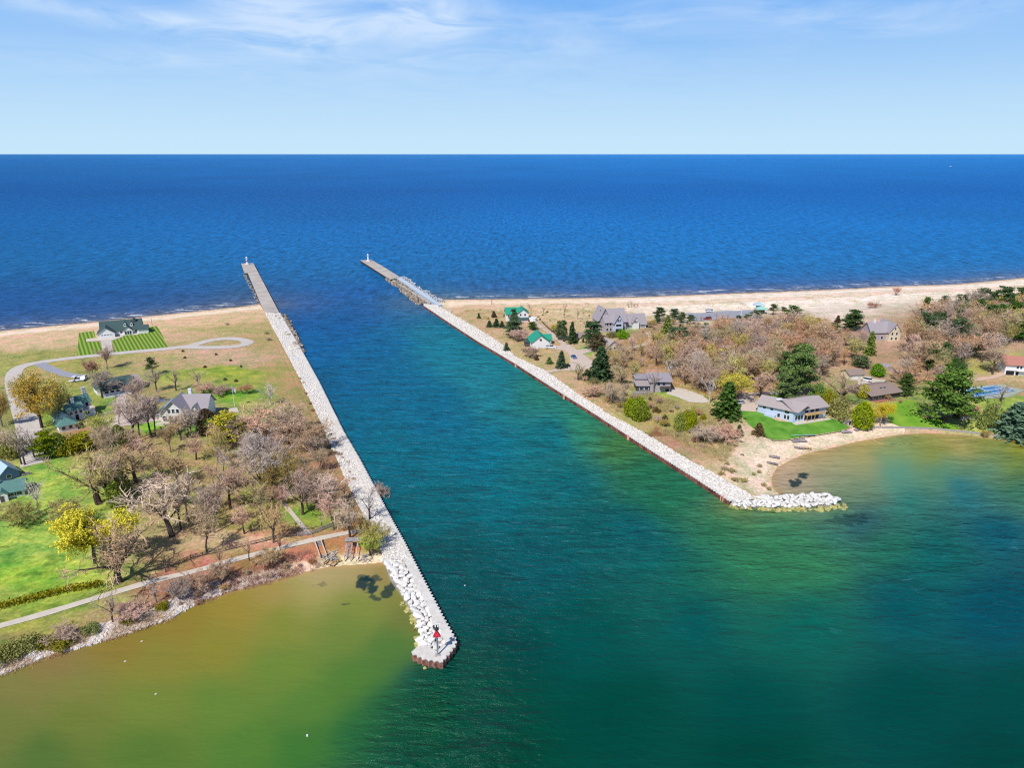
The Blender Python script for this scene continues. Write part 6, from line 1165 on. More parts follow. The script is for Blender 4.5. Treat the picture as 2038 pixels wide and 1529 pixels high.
    def fac(s, face, u, z, w, h, nm='window', m=None, fr=white, dep=.07, box=None):
        """an opening on a block face: f front, l left, r right"""
        X0, Y0, X1, Y1 = box or s.p; b = MB(); e = .12 if nm == 'window' else .08
        def P(a0, a1, z0, z1, d0, d1, mi):
            if face == 'f': b.box((X0 + a0, Y0 - d1, z0), (X0 + a1, Y0 - d0, z1), mi)
            elif face == 'l': b.box((X0 - d1, Y1 - a1, z0), (X0 - d0, Y1 - a0, z1), mi)
            elif face == 'r': b.box((X1 + d0, Y0 + a0, z0), (X1 + d1, Y0 + a1, z1), mi)
        P(u - e, u + w + e, z - e, z + h + e, 0, dep * .7, 0); fo = link(nm, b.mesh(nm, [fr]), s.root)
        b = MB(); P(u, u + w, z, z + h, dep * .7, dep, 0); link({'window': 'pane', 'door': 'door_leaf', 'garage_door': 'door_panel', 'shutter': 'louvre'}.get(nm, 'pane'), b.mesh('pane', [m or glass]), fo)
        return fo
    def row(s, face, us, z, w, h, **k):
        for u in us: s.fac(face, u, z, w, h, **k)
    def part(s, nm, boxes, m):
        b = MB()
        for a, c in boxes: b.box(a, c)
        return link(nm, b.mesh(nm, m), s.root)
    def chimney(s, x, y, z0, z1, w=1.0, m=WALLW): s.part('chimney', [((x, y, z0), (x + w, y + w * .8, z1)), ((x - .08, y - .08, z1 - .25), (x + w + .08, y + w * .8 + .08, z1 + .002))], m)
gar = mat('garage_door_white', (.74, .74, .74), var=.03, scale=1); gdk = mat('dark_door', (.02, .02, .025), var=.1)
H1 = House('house', 'white beach house with a dark green roof and garage between striped lawns', (196, 675), (222, 672.5))
H1.block(0, 0, 8.2, 9, 2.9, 'gy', 3.0, rm=RDG); H1.fac('f', 1.2, .1, 5.8, 2.4, 'garage_door', gar); H1.row('f', [1.6, 3.0, 4.4, 5.8], 1.75, .9, .4, fr=gar, dep=.12); H1.row('l', [2, 5], 1, 1, 1.2)
H1.block(1.2, 5, 22, 15.5, 3.0, 'gx', 4.4, rm=RDG); H1.block(12.5, 2.6, 17, 8, 2.9, 'gy', 2.0, rm=RDG, oh=.4); H1.row('f', [.6, 1.8, 3.0], .5, .9, 2.0); H1.row('f', [9.5, 17, 18.8], .9, 1.1, 1.3, box=(1.2, 5, 22, 15.5))
H1.block(12.9, 6.2, 14.2, 9, 6.0, 'gy', .8, rm=RDG, oh=.15, z0=4); H1.fac('f', .3, 5.0, .7, .8); H1.block(16.2, 6.2, 17.5, 9, 6.0, 'gy', .8, rm=RDG, oh=.15, z0=4); H1.fac('f', .3, 5.0, .7, .8)
H1.chimney(18, 8.2, 3, 8.4, 1.2, WALLD); H1.block(20, 3, 25, 9.5, 2.7, 'gx', 1.6, rm=RDG, wm=WALLW); H1.row('r', [1, 3.5], 1, 1, 1.2); H1.part('porch', [((8.4, 3.4, 0), (12.4, 5, .4)), ((17.2, 1.2, 0), (20, 4.4, .4))], cap)
H2 = House('house', 'long low white house with a dull green grey roof behind bare trees on the left', (207, 792), (269, 781))
w = H2.w; H2.block(0, 1.5, w, 12.5, 2.9, 'gx', 3.0, rm=RDG, wm=WALLW, oh=.8); H2.row('f', [.8, 3.0, 5.2, 9.5, 12], 1.2, 1.4, .9, m=gdk); H2.fac('f', 7.4, 0.1, 1.0, 2.1, 'door', gdk); H2.block(-1.5, 5, 2.5, 14, 2.8, 'gy', 1.5, rm=RDG, wm=WALLW)
H2.block(w - 1, 4, w + 3.6, 13, 2.7, 'gx', 2.4, rm=RGY); H2.fac('r', 3, 1, 1.2, 1.2); H2.chimney(1.2, 8, 3, 6.6, .9); H2.part('patio_wall', [((-.2, -1.8, -.5), (w * .85, -1.6, .9))], WALLW)
H3 = House('house', 'small two storey white cottage with teal green roofs and two white chimneys among gold trees', (139, 840), (157, 836))
H3.block(0, 0, 5.2, 5.5, 4.4, 'gx', 1.6, rm=RMG, wm=WALLW); H3.row('f', [.6, 2.2, 3.8], 2.6, .9, 1.1); H3.fac('f', 2.2, .1, 1.1, 2.1, 'door', gdk)
H3.block(2.5, 5.5, 9.5, 11, 4.8, 'gx', 2.0, rm=RMG, wm=WALLP); H3.row('f', [3.4, 5.2], 2.8, 1.0, 1.5, m=gdk); H3.block(5.5, 1.6, 9.6, 5.4, 2.6, 'fl', oh=.2, rm=conc, wm=WALLW); H3.fac('f', .6, .9, 1.4, 1.1)  # back block is white too; its shaded front is painted pale blue
H3.block(-4.2, -1.5, -.1, 5, 3.2, 'gy', 1.7, rm=RMG); H3.fac('f', 1.4, 1, 1.2, 1.2); H3.chimney(2.4, 2.6, 4, 8.1, 1.0); H3.chimney(8.3, 8.5, 5, 9.6, 1.3)
H3b = House('house', 'single storey cottage with a hipped teal green roof in front of the two storey cottage', (119, 862), (155, 855))
H3b.block(0, 0, H3b.w, 6.5, 2.4, 'hip', 2.2, rm=RMG, wm=WALLW, oh=.6); H3b.row('f', [1, 3.2, 5.2], .9, 1, 1.1)
H4 = House('house', 'large white gabled house with grey roofs and many windows facing the channel lawn', (322, 842), (387, 841))
w = H4.w; H4.block(0, 0, 9.6, 10, 4.0, 'gy', 4.6, rm=RGY, oh=.8); H4.row('f', [.8, 2.9, 5.2, 7.3], .8, 1.4, 1.9); H4.row('f', [2.8, 4.4, 6.0], 3.9, 1.0, 1.5); H4.row('l', [1, 4, 7], 1, 1.2, 1.4)
H4.block(6.0, 4.5, w + 3.6, 13, 4.4, 'gx', 3.8, rm=RGY, oh=.7); H4.row('f', [4.6, 6.4, 8.2], 1.0, 1.2, 1.8, m=glass); H4.block(10.3, 1.8, 13.4, 7, 3.9, 'gy', 1.9, rm=RGY, oh=.4); H4.row('f', [.5, 1.8], 1, .9, 2.0); H4.row('f', [.5, 1.8], 3.4, .9, 1)
H4.block(-3.2, 4, 3, 12, 2.8, 'gy', 2.6, rm=RBL, oh=.5); H4.chimney(7.5, 9.5, 5, 10.2, 1.2); H4.part('terrace', [((-1.5, -3.2, -.6), (w + 1, -.1, .35)), ((-1.5, -3.3, -.6), (w + 1, -3.2, 1.0))], conc); H4.part('terrace_railing', [((w * .5 + i * .9, -3.1, .3), (w * .5 + .12 + i * .9, -3.0, 1.3)) for i in range(9)], white)
H5 = House('house', 'slate blue gabled building at the left edge behind the white cottage', (2, 962), (40, 949))
H5.block(0, 0, H5.w, 9, 2.5, 'gy', 2.3, rm=RBL, wm=mat('shade_blue_siding', srgb('#6E86B4', 1.1), var=.05, scale=1), oh=.6); H5.fac('f', 1.8, .9, 1.1, 1.1); H5.part('woodpile', [((H5.w + .4, -.6, -.2), (H5.w + 3.0, .5, .6)), ((H5.w + .6, -.4, .6), (H5.w + 2.6, .3, 1.0))], GREYW)  # blue grey siding with the blue of the gable's shade painted in
H6 = House('house', 'white cottage with a teal green roof and dark shutters beside the green field', (-12, 1000), (50, 986))
w = H6.w; H6.block(0, 0, w, 6.5, 2.5, 'gx', 2.0, rm=RMG, oh=.7); H6.row('f', [w - 1.9, w - 3.4, 1.2], .9, .8, 1.2); H6.row('f', [w - 2.4, w - 1.0, w - 3.9], .85, .35, 1.3, nm='shutter', m=gdk); H6.fac('f', w - 5.6, .1, 1.0, 2.0, 'door', WALLD)
H6.block(w - 6.6, -1.6, w - 3.9, 1, 2.4, 'gy', 1.0, rm=RMG, oh=.3); H6.fac('f', .8, .1, 1.0, 2.0, 'door', WALLD); H6.chimney(1.2, 2.6, 3, 5.4, .9)
# right bank
H7 = House('house', 'two storey white house with a bright green metal roof near the right seawall', (1008, 641), (1052, 640))
w = H7.w; H7.block(0, 2, w * .62, 10, 4.6, 'gx', 3.0, rm=RG, wm=WALLW, oh=.5); H7.row('f', [1, 4, 6.5], 2.6, 1, 1.2); H7.block(w * .5, .5, w, 10, 5.0, 'gy', 2.6, rm=RG, oh=.5)
H7.row('f', [1.0, 4.0], 1.0, 1.0, 1.3); H7.row('f', [1.4, 4.2], 3.6, 1.0, 1.2); H7.row('r', [2, 5], 3.2, 1, 1.2); H7.block(w * .5, -1.8, w - .4, .45, 1.6, 'sh', .6, rm=RDG, wm=WALLW); H7.block(2.5, 3, 5.5, 8, 5.6, 'gy', 1.6, rm=RG, z0=4, oh=.3); H7.fac('f', 1, 5.0, .9, .9)
b = MB(); b.tube([(w + 2.6, 1, -.5), (w + 2.6, 1, 2.2)], [2.6, 2.6], 16); link('round_deck', b.mesh('round_deck', WALLW), H7.root)
H8 = House('garage', 'white double garage with a bright green metal roof beside two parked white trucks', (1058, 695.5), (1094, 692.5), cat='garage')
w = H8.w; H8.block(0, 0, w, 12, 3.6, 'gy', 3.7, rm=RG, oh=.5); H8.row('f', [.9, w * .55], .1, w * .33, 2.4, nm='garage_door', m=gar); H8.fac('f', w / 2 - .6, 4.4, 1.2, 1.2); H8.block(-2.5, 5, 0.0, 10, 2.6, 'fl', wm=WALLD, rm=RDG, oh=.3); H8.block(w * .55, 5, w + 1.8, 10, 3.8, 'gx', 2.2, rm=RG)
H9 = House('house', 'large grey shingled mansion with steep gables behind the dunes on the right bank', (1205, 663), (1277, 650))
H9.root.rotation_euler.z = 0.22
H9.block(0, 1, 12.5, 13, 6.2, 'gx', 6.0, rm=RGY, wm=WALLG, oh=.7); H9.block(-2.6, 4, 4, 15, 6.6, 'gy', 6.4, rm=RGY, wm=WALLG, oh=.6); H9.row('l', [2, 5, 8], 3.8, 1, 1.4); H9.row('l', [2, 5, 8], 1.0, 1, 1.4)
H9.row('f', [.8, 2.6], 4.0, 1, 1.4, box=(0, 1, 12.5, 13)); H9.row('f', [.8, 2.8, 8.8, 10.6], 1.0, 1.1, 1.5, box=(0, 1, 12.5, 13)); H9.block(4.6, -1.2, 9.8, 6, 5.9, 'gy', 4.2, rm=RGY, wm=WALLP, oh=.6); H9.row('f', [1.8, 2.9], 6.2, .7, 1.5); H9.fac('f', 1.0, 3.8, 3.2, 1.2, m=gdk); H9.fac('f', .8, .2, 3.6, 2.2, nm='garage_door', m=gdk)
H9.block(11.5, 3, 25.5, 12.5, 3.4, 'gx', 5.0, rm=RGY, wm=WALLW, oh=.6); H9.block(16.8, 1.6, 20.6, 7, 4.8, 'gy', 2.8, rm=RGY, wm=WALLW, oh=.4); H9.row('f', [.9, 2.0], 4.4, .7, 1.4); H9.row('f', [2.2, 10.2], 2.5, 2.6, .7, m=RDG, box=(11.5, 2.4, 25.5, 12.5)); H9.row('f', [1, 7, 10], .1, 2.4, 2.1, nm='garage_door', m=gar, box=(11.5, 3, 25.5, 12.5)); H9.part('verandah', [((12, -1.6, -.4), (17, 2.9, .3)), ((12, -1.6, .3), (12.2, -1.4, 2.4)), ((16.8, -1.6, .3), (17, -1.4, 2.4))], WALLW)
H10 = House('house', 'small brown cottage with a low grey roof left of the large dark pine', (1146, 680), (1169, 679))
w = H10.w; H10.block(0, 0, w, 8, 2.3, 'gx', 1.9, rm=RBR, wm=WALLT); H10.fac('f', 1, .8, 1.1, 1.1); H10.block(w * .42, -1.0, w * .85, 2, 2.3, 'gy', 1.1, rm=WALLD, wm=TANW, oh=.3); H10.fac('f', .7, .1, 1.1, 1.9, 'door', gdk)
H11 = House('house', 'small building with a plain grey roof above the lane, half hidden by the bare grove', (1206, 702), (1228, 706))
H11.root.rotation_euler.z = 0.5; H11.block(0, 0, 9.5, 8, 2.6, 'gy', 3.0, rm=RTN, wm=WALLW); H11.row('f', [2, 5], 1, 1.1, 1.2); H11.row('l', [2, 5], 1, 1.1, 1.2)
H12 = House('house', 'modern grey house with stacked flat roofs and a timber deck on the right slope', (1284, 783), (1334, 781))
w = H12.w; H12.block(2.2, .5, w, 8, 5.2, 'sh', .9, rm=RGY, wm=WALLG, oh=.9); H12.row('f', [2.8, 5.0], 3.4, 1.3, 1.3); H12.fac('f', 6.4, .2, 1.6, 2.1, 'door', gdk); H12.block(-3.2, 1.6, 5, 9, 2.8, 'fl', rm=RTN, wm=WALLD, oh=.6); H12.row('f', [1, 3.2], .9, 1.5, 1.2)
H12.block(-3, 7, w - 1, 13, 4.2, 'fl', rm=RGY, wm=WALLG, oh=.5); H12.part('deck', [((-5.2, -1.9, -.5), (3.0, 1.4, .55))], GREYW); H12.part('deck_railing', [((-5.2 + i * .8, -1.9, .55), (-5.1 + i * .8, -1.8, 1.5)) for i in range(11)] + [((-5.2, -1.9, 1.5), (3, -1.8, 1.58))], GREYW)
H12.part('balcony', [((6, -1.1, 2.5), (w, .5, 2.7)), ((6, -1.1, 2.7), (w, -1.0, 3.5))], WALLD)
# the lawn house: two wings meeting at an angle
H13 = House('house', 'long angled two storey house with a taupe roof standing on the bright right lawn', (1577, 841.5), (1642, 831))
def wing(ang, w, d, h, rh, wm, rm, side):
    c, s_ = math.cos(ang), math.sin(ang); return lambda x, y, z: (x * c - y * s_, x * s_ + y * c, z)
w = H13.w; H13.block(0, 0, w, 11.5, 5.0, 'gx', 2.1, rm=RTN, wm=WALLP, oh=.9)
H13.row('f', [1.0, 2.4, 3.8], .9, .9, 1.7); H13.fac('f', 5.4, .3, 3.3, 2.1, m=gdk); H13.fac('f', 9.1, .3, 3.3, 2.1, m=gdk); H13.row('f', [5.4, 8.0, 10.4], 3.2, 1.6, 1.4); H13.row('r', [1.6, 4.4], 3.3, 1.3, 1.3); H13.row('r', [2, 6], .9, 1.2, 1.3)
H13.part('balcony', [((5.2, -1.7, 2.65), (w - 2.2, 0, 2.85)), ((5.2, -1.7, 2.85), (w - 2.2, -1.6, 3.7)), ((5.25, -1.65, 0), (5.4, -1.5, 2.65)), ((9.0, -1.65, 0), (9.15, -1.5, 2.65)), ((w - 2.4, -1.65, 0), (w - 2.25, -1.5, 2.65))], TANW)
H13.part('patio', [((-.5, -2.4, -.4), (w + .8, 0, .12))], conc)
rA = math.atan2(G(1577, 841.5).y - G(1507, 820).y, G(1577, 841.5).x - G(1507, 820).x) - H13.root.rotation_euler.z
a0 = G(1507, 820); rel = H13.root.matrix_basis.inverted() @ Vector((a0.x, a0.y, H13.root.location.z))
lw = math.hypot(rel.x, rel.y); ca, sa = math.cos(rA), math.sin(rA)
def wing_obj(nm, mb_, ms):
    mb_.v = [(rel.x + x * ca - y * sa, rel.y + x * sa + y * ca, z) for x, y, z in mb_.v]; return link(nm, mb_.mesh(nm, ms), H13.root)
b = MB(); b.add([(0, 0, -.5), (lw, 0, -.5), (lw, 10, -.5), (0, 10, -.5), (0, 0, 4.4), (lw, 0, 5.0), (lw, 10, 5.0), (0, 10, 4.4), (0, 5, 6.3), (lw, 5, 6.9)], [[3, 2, 1, 0], [0, 1, 5, 4], [1, 2, 6, 9, 5], [2, 3, 7, 6], [3, 0, 4, 8, 7]]); wing_obj('wall', b, WALLP)
r_ = MB()
for q in ([(-.9, -.9, 4.1), (lw + 2.2, -.9, 4.7), (lw + 4.0, 5, 7.1), (-.9, 5, 6.4)], [(-.9, 10.9, 4.1), (-.9, 5, 6.4), (lw - 1, 5, 6.95), (lw - 3.2, 10.9, 4.7)]): r_.add(q + [(x, y, z + .25) for x, y, z in q], [[3, 2, 1, 0], [4, 5, 6, 7], [0, 1, 5, 4], [1, 2, 6, 5], [2, 3, 7, 6], [3, 0, 4, 7]])
wing_obj('roof', r_, RTN)
for u, z, w_, h_ in [(2.0, 3.0, 1.2, .9), (5.0, 3.0, 1.2, .9), (lw - 6, .9, 1.0, 1.5), (lw - 3.4, .9, .8, 1.6), (lw - 2.2, .9, .8, 1.6), (lw - 3.4, 3.2, 1.8, 1.1)]:
    b = MB(); b.box((u - .12, -.05, z - .12), (u + w_ + .12, 0, z + h_ + .12), 1); b.box((u, -.08, z), (u + w_, -.05, z + h_), 0); wing_obj('window', b, [glass, white])
b = MB(); b.box((3.5, -1.6, -.5), (7.5, -.05, 1.5)); wing_obj('entry_wall', b, WALLP)
H13.part('skylight', [((-1.5, 7.4, 6.5), (.6, 8.3, 7.25))], white)
H14 = House('house', 'low brown roofed house with a dark front wall behind the tall rounded cedar', (1732, 799), (1790, 791))
w = H14.w; H14.block(0, 0, w, 12, 2.6, 'gx', 1.7, rm=RBR, wm=WALLD, oh=.9); H14.row('f', [1.2, 4.2, 7.2], .9, 1.6, 1.2); H14.part('skylight', [((w * .5, 3.0, 3.5), (w * .5 + 1, 3.8, 3.95)), ((w * .5 + 2, 3.0, 3.5), (w * .5 + 3, 3.8, 3.95))], glass); H14.part('terrace', [((.5, -2.4, -.4), (w * .7, -.1, .12))], BRICK)
H15 = House('garage', 'small brown roofed outbuilding behind the brown roofed house', (1690, 757), (1719, 755), cat='outbuilding')
H15.block(0, 0, H15.w, 6, 2.5, 'gx', 1.5, rm=RBR, wm=WALLT); H15.fac('f', 1.5, .1, 2.6, 2.1, 'garage_door', gar)
H16 = House('house', 'tan gabled two storey house with a grey roof at the foot of the dune', (1736, 681), (1790, 678))
w = H16.w; H16.block(0, 2, w * .75, 11, 4.8, 'gx', 4.2, rm=RGY, wm=WALLG, oh=.6); H16.row('f', [2, 5.5], 1, 1.2, 1.4); H16.block(w * .58, 0, w, 12, 5.2, 'gy', 4.2, rm=RGY, wm=WALLT, oh=.5); H16.row('f', [1.2, 3.6], 3.6, .9, 1.3); H16.fac('f', 2.5, 6.4, .8, 1.0); H16.row('f', [1.2, 3.6], 1.0, .9, 1.3); H16.chimney(3, 6, 6, 10.4, 1.1, WALLW)
H17 = House('house', 'white house with a salmon red roof at the right edge above the sports court', (2000, 748), (2046, 750))
w = H17.w; H17.block(0, 1, w + 6, 10, 5.4, 'gx', 2.6, rm=RRD, wm=WALLW, oh=.8); H17.row('f', [4.4, 5.8, 9], 3.4, .9, 1.2); H17.fac('f', .5, .1, 3.4, 2.2, 'garage_door', gdk); H17.fac('f', 4.6, .1, 1.1, 2.1, 'door', gdk); H17.part('balcony', [((4, -.6, 2.5), (w + 5, 1, 2.7)), ((4, -.6, 2.7), (w + 5, -.5, 3.4))], WALLW)
H18 = House('shed', 'small shed with a reddish brown roof beside the largest layered pine', (1912, 838), (1944, 833), cat='shed')
H18.block(0, 0, H18.w, 5.5, 2.3, 'gx', 1.4, rm=rmat('redbrown_shingles', '#8E5A50'), wm=WALLT, oh=.5); H18.fac('f', 1, .1, 1.6, 1.9, 'door', WALLG)
H19 = House('shed', 'tiny pale roofed shed between the tall rounded cedar and the bright lawn', (1686, 847), (1699, 846), cat='shed')
H19.block(0, 0, H19.w, 2.6, 1.9, 'gx', .9, rm=RTN, wm=WALLG, oh=.3); H19.fac('f', .6, .1, .9, 1.6, 'door', gdk)
for px, py, lab, m_ in [(1503, 617, 'pale blue roofed beach pavilion behind the teal roofed one', RBL), (1508, 626, 'teal roofed beach pavilion at the end of the parking lot', RPG)]:
    p = G(px, py); t_ = thing('pavilion', lab, 'pavilion', p)
    b = MB(); e = [(-.6, -.6, 2.9), (6.6, -.6, 2.9), (6.6, 5.6, 2.9), (-.6, 5.6, 2.9), (3, 2.5, 4.9)]; b.add(e, [[0, 1, 4], [1, 2, 4], [2, 3, 4], [3, 0, 4], [3, 2, 1, 0]]); link('roof', b.mesh('roof', m_), t_)
    for x in (0, 5.8):
        for y in (0, 4.8): b = MB(); b.box((x, y, -.3), (x + .22, y + .22, 2.9)); link('post', b.mesh('post', white), t_)
    b = MB(); b.box((1.5, 1.5, -.3), (4.5, 3.5, 2.4)); link('wall', b.mesh('wall', WALLD), t_)

# ---------------------------------------------------------------- vehicles
PS_ = mat('rim_metal', (.45, .45, .46)); tyre = mat('tyre', (.015, .015, .015), var=.1); lampm = mat('headlight_glass', (.6, .6, .6), rough=.2)
def car(kind, px, py, rot, paint, label, cat='car', name='parked_car'):
    p = G(px, py); t_ = thing(name, label, cat, (p.x, p.y, p.z + .12), rot); Lg, Wd, Ht = {'car': (4.5, 1.8, 1.45), 'suv': (4.9, 1.95, 1.85), 'truck': (5.7, 2.0, 1.9)}[kind]
    hl, hw = Lg / 2, Wd / 2; zb, zs = .35, Ht * .56
    prof = [(-hl, .5), (-hl + .1, zs - .12), (-hl * .55, zs), (hl * .82, zs - .02), (hl, zs - .18), (hl, .5), (hl - .1, .3), (-hl + .1, .3)]
    b = MB()
    for sg in (-1, 1): pass
    n = len(prof); vs = [(x, -hw + (.06 if z > zs - .1 else 0), z) for x, z in prof] + [(x, hw - (.06 if z > zs - .1 else 0), z) for x, z in prof]
    b.add(vs, [list(range(n)), list(range(n, 2 * n))[::-1]] + [[i, n + i, n + (i + 1) % n, (i + 1) % n] for i in range(n)]); link('body', b.mesh('body', paint), t_)
    if kind == 'truck': cab = [(-hl * .5, zs), (-hl * .28, Ht), (hl * .12, Ht), (hl * .22, zs)]
    elif kind == 'suv': cab = [(-hl * .55, zs), (-hl * .3, Ht), (hl * .82, Ht), (hl * .93, zs - .02)]
    else: cab = [(-hl * .5, zs), (-hl * .15, Ht), (hl * .45, Ht), (hl * .8, zs)]
    b = MB(); v = [(x, -hw + .1 + (.12 if z == Ht else 0), z - .02) for x, z in cab] + [(x, hw - .1 - (.12 if z == Ht else 0), z - .02) for x, z in cab]; b.add(v, [[0, 1, 2, 3][::-1], [4, 5, 6, 7], [0, 1, 5, 4], [2, 3, 7, 6]]); b.add([v[1], v[2], v[6], v[5]], [[0, 1, 2, 3]]); link('window', b.mesh('window', glass), t_)
    b = MB(); (x1, _), (x2, _) = cab[1], cab[2]; b.box((x1, -hw + .2, Ht - .03), (x2, hw - .2, Ht + .04)); link('roof', b.mesh('roof', paint), t_)
    if kind == 'truck': b = MB(); b.box((hl * .26, -hw + .12, zs - .02), (hl * .94, hw - .12, zs + .015)); link('cargo_bed', b.mesh('cargo_bed', gdk), t_)
    for x in (-hl * .62, hl * .62):
        for y in (-hw + .05, hw - .05): b = MB(); b.tube([(x, y - .12, .34), (x, y + .12, .34)], [.34, .34], 12); wo = link('wheel', b.mesh('wheel', tyre), t_); b = MB(); b.tube([(x, y - .14, .34), (x, y + .14, .34)], [.2, .2], 10); link('rim', b.mesh('rim', PS_), wo)
    for y in (-hw * .7, hw * .7): b = MB(); b.box((-hl - .03, y - .15, .55), (-hl + .05, y + .15, .7)); link('headlight', b.mesh('headlight', lampm), t_)
    return t_
PW = mat('car_white', (.78, .78, .78), var=.02, rough=.3, spec=.5); PB = mat('car_blue', srgb('#5C7CB8', 1.1), var=.03, rough=.3, spec=.5); PK = mat('car_black', (.015, .015, .02), var=.1, rough=.3, spec=.5); PS = mat('car_silver', (.5, .52, .54), var=.03, rough=.35); PR_ = mat('car_red', srgb('#A03C30', 1.1), var=.05, rough=.35)
car('car', 1142, 713, math.radians(110), PB, 'blue car parked alone on the gravel turning circle'); car('truck', 1123, 731, math.radians(12), PK, 'black pickup parked in the shade of the narrow spruce', 'pickup')
car('suv', 1066, 694, math.radians(10), PW, 'white car parked right in front of the garage doors'); car('truck', 1096, 693.5, math.radians(176), PW, 'white pickup parked to the right of the green roofed garage', 'pickup')
car('suv', 1411, 621, math.radians(5), PW, 'white car parked at the lake side of the beach parking lot, right one of two'); car('car', 1407, 620.5, math.radians(95), PW, 'white car parked at the lake side of the beach parking lot, left one of two')
car('suv', 1408, 637, math.radians(5), PR_, 'red car parked at the near side of the beach parking lot'); car('car', 1472, 804, math.radians(15), PS, 'silver car parked on the gravel court beside the dark spruce')
car('suv', 147, 759, math.radians(95), PW, 'white car at the end of the grey side lane, leftmost of three'); car('car', 157, 757.5, math.radians(100), PW, 'white car at the end of the grey side lane, middle of three'); car('suv', 167, 757, math.radians(100), PS, 'pale car at the end of the grey side lane, rightmost of three'); car('suv', 1723, 759, math.radians(-35), PW, 'white car parked between the brown roofed house and its outbuilding')

# ---------------------------------------------------------------- small things
def boat(p, L_, label):
    t_ = thing('boat', label, 'boat', p, .1); b = MB(); v = []
    for x, w_, z in [(-.5, .14, 0), (-.2, .16, 0), (.25, .13, 0), (.5, .01, .03)]: v += [(x * L_, -w_ * L_, .11 * L_ + z * L_), (x * L_, w_ * L_, .11 * L_ + z * L_), (x * L_, 0, -.05 * L_)]
    fs = []
    for i in range(3): a, c = 3 * i, 3 * i + 3; fs += [[a, a + 2, c + 2, c], [a + 1, c + 1, c + 2, a + 2], [a, c, c + 1, a + 1]]
    fs += [[0, 1, 2]]; b.add(v, fs); link('hull', b.mesh('hull', white), t_); b = MB(); b.box((-.25 * L_, -.1 * L_, .1 * L_), (.12 * L_, .1 * L_, .22 * L_)); link('cabin', b.mesh('cabin', PW), t_); return t_
x, y = ray_at(1892, 331.5, 0); boat((x, y, 0), 22, 'tiny white motor boat far out on the lake near the right of the horizon')
x, y = ray_at(612, 1466); t_ = thing('buoy', 'small white buoy floating in the green water at the bottom', 'buoy', (x, y, 0)); b = MB(); b.tube([(0, 0, -.2), (0, 0, .05), (0, 0, .3), (0, 0, .42)], [.12, .2, .17, .03], 10); link('float', b.mesh('float', white), t_)
for px, py, lb in [(282, 1277, 'tiny pale stone breaking the olive water nearest the grey stones'), (249, 1317, 'tiny pale stone breaking the olive water below the grey stones'), (310, 1382, 'tiny dark stone in the olive water, farthest from the bank'), (925, 1166, 'small whitish float in the channel off the left jetty')]:
    x, y = ray_at(px, py); o = link('water_stone' if px < 900 else 'float', BO[1], None, (x, y, 0), (0, 0, 1), (.28, .22, .16)); tag(o, lb, 'stone' if px < 900 else 'float')
p = G(467, 809); t_ = thing('flagpole', 'white flagpole with a drooping flag on the lawn by the grey gabled house', 'flagpole', p); Hf = height_for(p, 769)
b = MB(); b.tube([(0, 0, 0), (0, 0, Hf)], [.13, .07], 8); b.tube([(0, 0, Hf), (0, 0, Hf + .2)], [.14, .02], 8); link('pole', b.mesh('pole', white), t_)
b = MB()
for k in range(6): b.box((.05 + k * .22, -.03 + .08 * math.sin(k), Hf - 2.1 - k * .16), (.27 + k * .22, .01 + .08 * math.sin(k), Hf - .5 - k * .13), 1 if k < 3 else 0)
link('flag', b.mesh('flag', [mat('flag_pale', srgb('#E0B8B8')), mat('flag_blue', srgb('#8C8CB0'))]), t_)
def pole(px, py, top, label, r=.12, m=None, name='pole', cat='pole', arm=False):
    p = G(px, py); H_ = height_for(p, top); t_ = thing(name, label, cat, p); b = MB(); b.tube([(0, 0, -.2), (0, 0, H_)], [r, r * .7], 7); link('post', b.mesh('post', m or GREYW), t_)
    if arm: b = MB(); b.box((-1.3, -.15, H_ - .1), (1.3, .15, H_ + .12)); link('lamp', b.mesh('lamp', PS), t_)
pole(1474, 636, 603, 'tall pale lamp post at the near side of the beach parking lot', .22, white, 'lamp_post', 'lamp post', True); pole(1410, 632, 617, 'short lamp post in the middle of the beach parking lot', .12, GREYW, 'lamp_post', 'lamp post', True)
pole(641, 1052, 1022, 'thin dark post standing on the grass above the fence near the short concrete walk', .1, mat('post_dark', (.06, .06, .06)))
pole(303, 648, 633, 'slim post at the top of the striped lawn of the beach house', .15, GREYW); pole(1104, 713, 692, 'thin pale utility post beside the spruce above the black pickup', .1, GREYW)
pole(979, 606, 595, 'dark post on the beach sand near the right pier', .3, BRN)
for px, py, tp in [(1124, 632, 601), (1150, 636, 612), (1082, 625, 610), (1053, 613, 603)]: T('sparse', px, py, tp, 10, 'thin bare sapling on the dune between the green roofed house and the mansion', crown='brown', name='sapling', group='saplings on the dune')
for px, py, tp in [(1386, 640, 629), (1395, 640, 627), (1425, 638, 622), (1438, 637, 623), (1448, 636, 624)]: T('sparse', px, py, tp, 8, 'thin bare sapling along the near edge of the beach parking lot', crown='brown', name='sapling', group='saplings at the parking lot')
for px, py, tp in [(1250, 612, 600), (1256, 612, 599), (1262, 613, 601), (1268, 613, 603)]: T('sparse', px, py, tp, 7, 'thin bare sapling on the sand right behind the mansion', crown='brown', name='sapling', group='saplings behind the mansion')
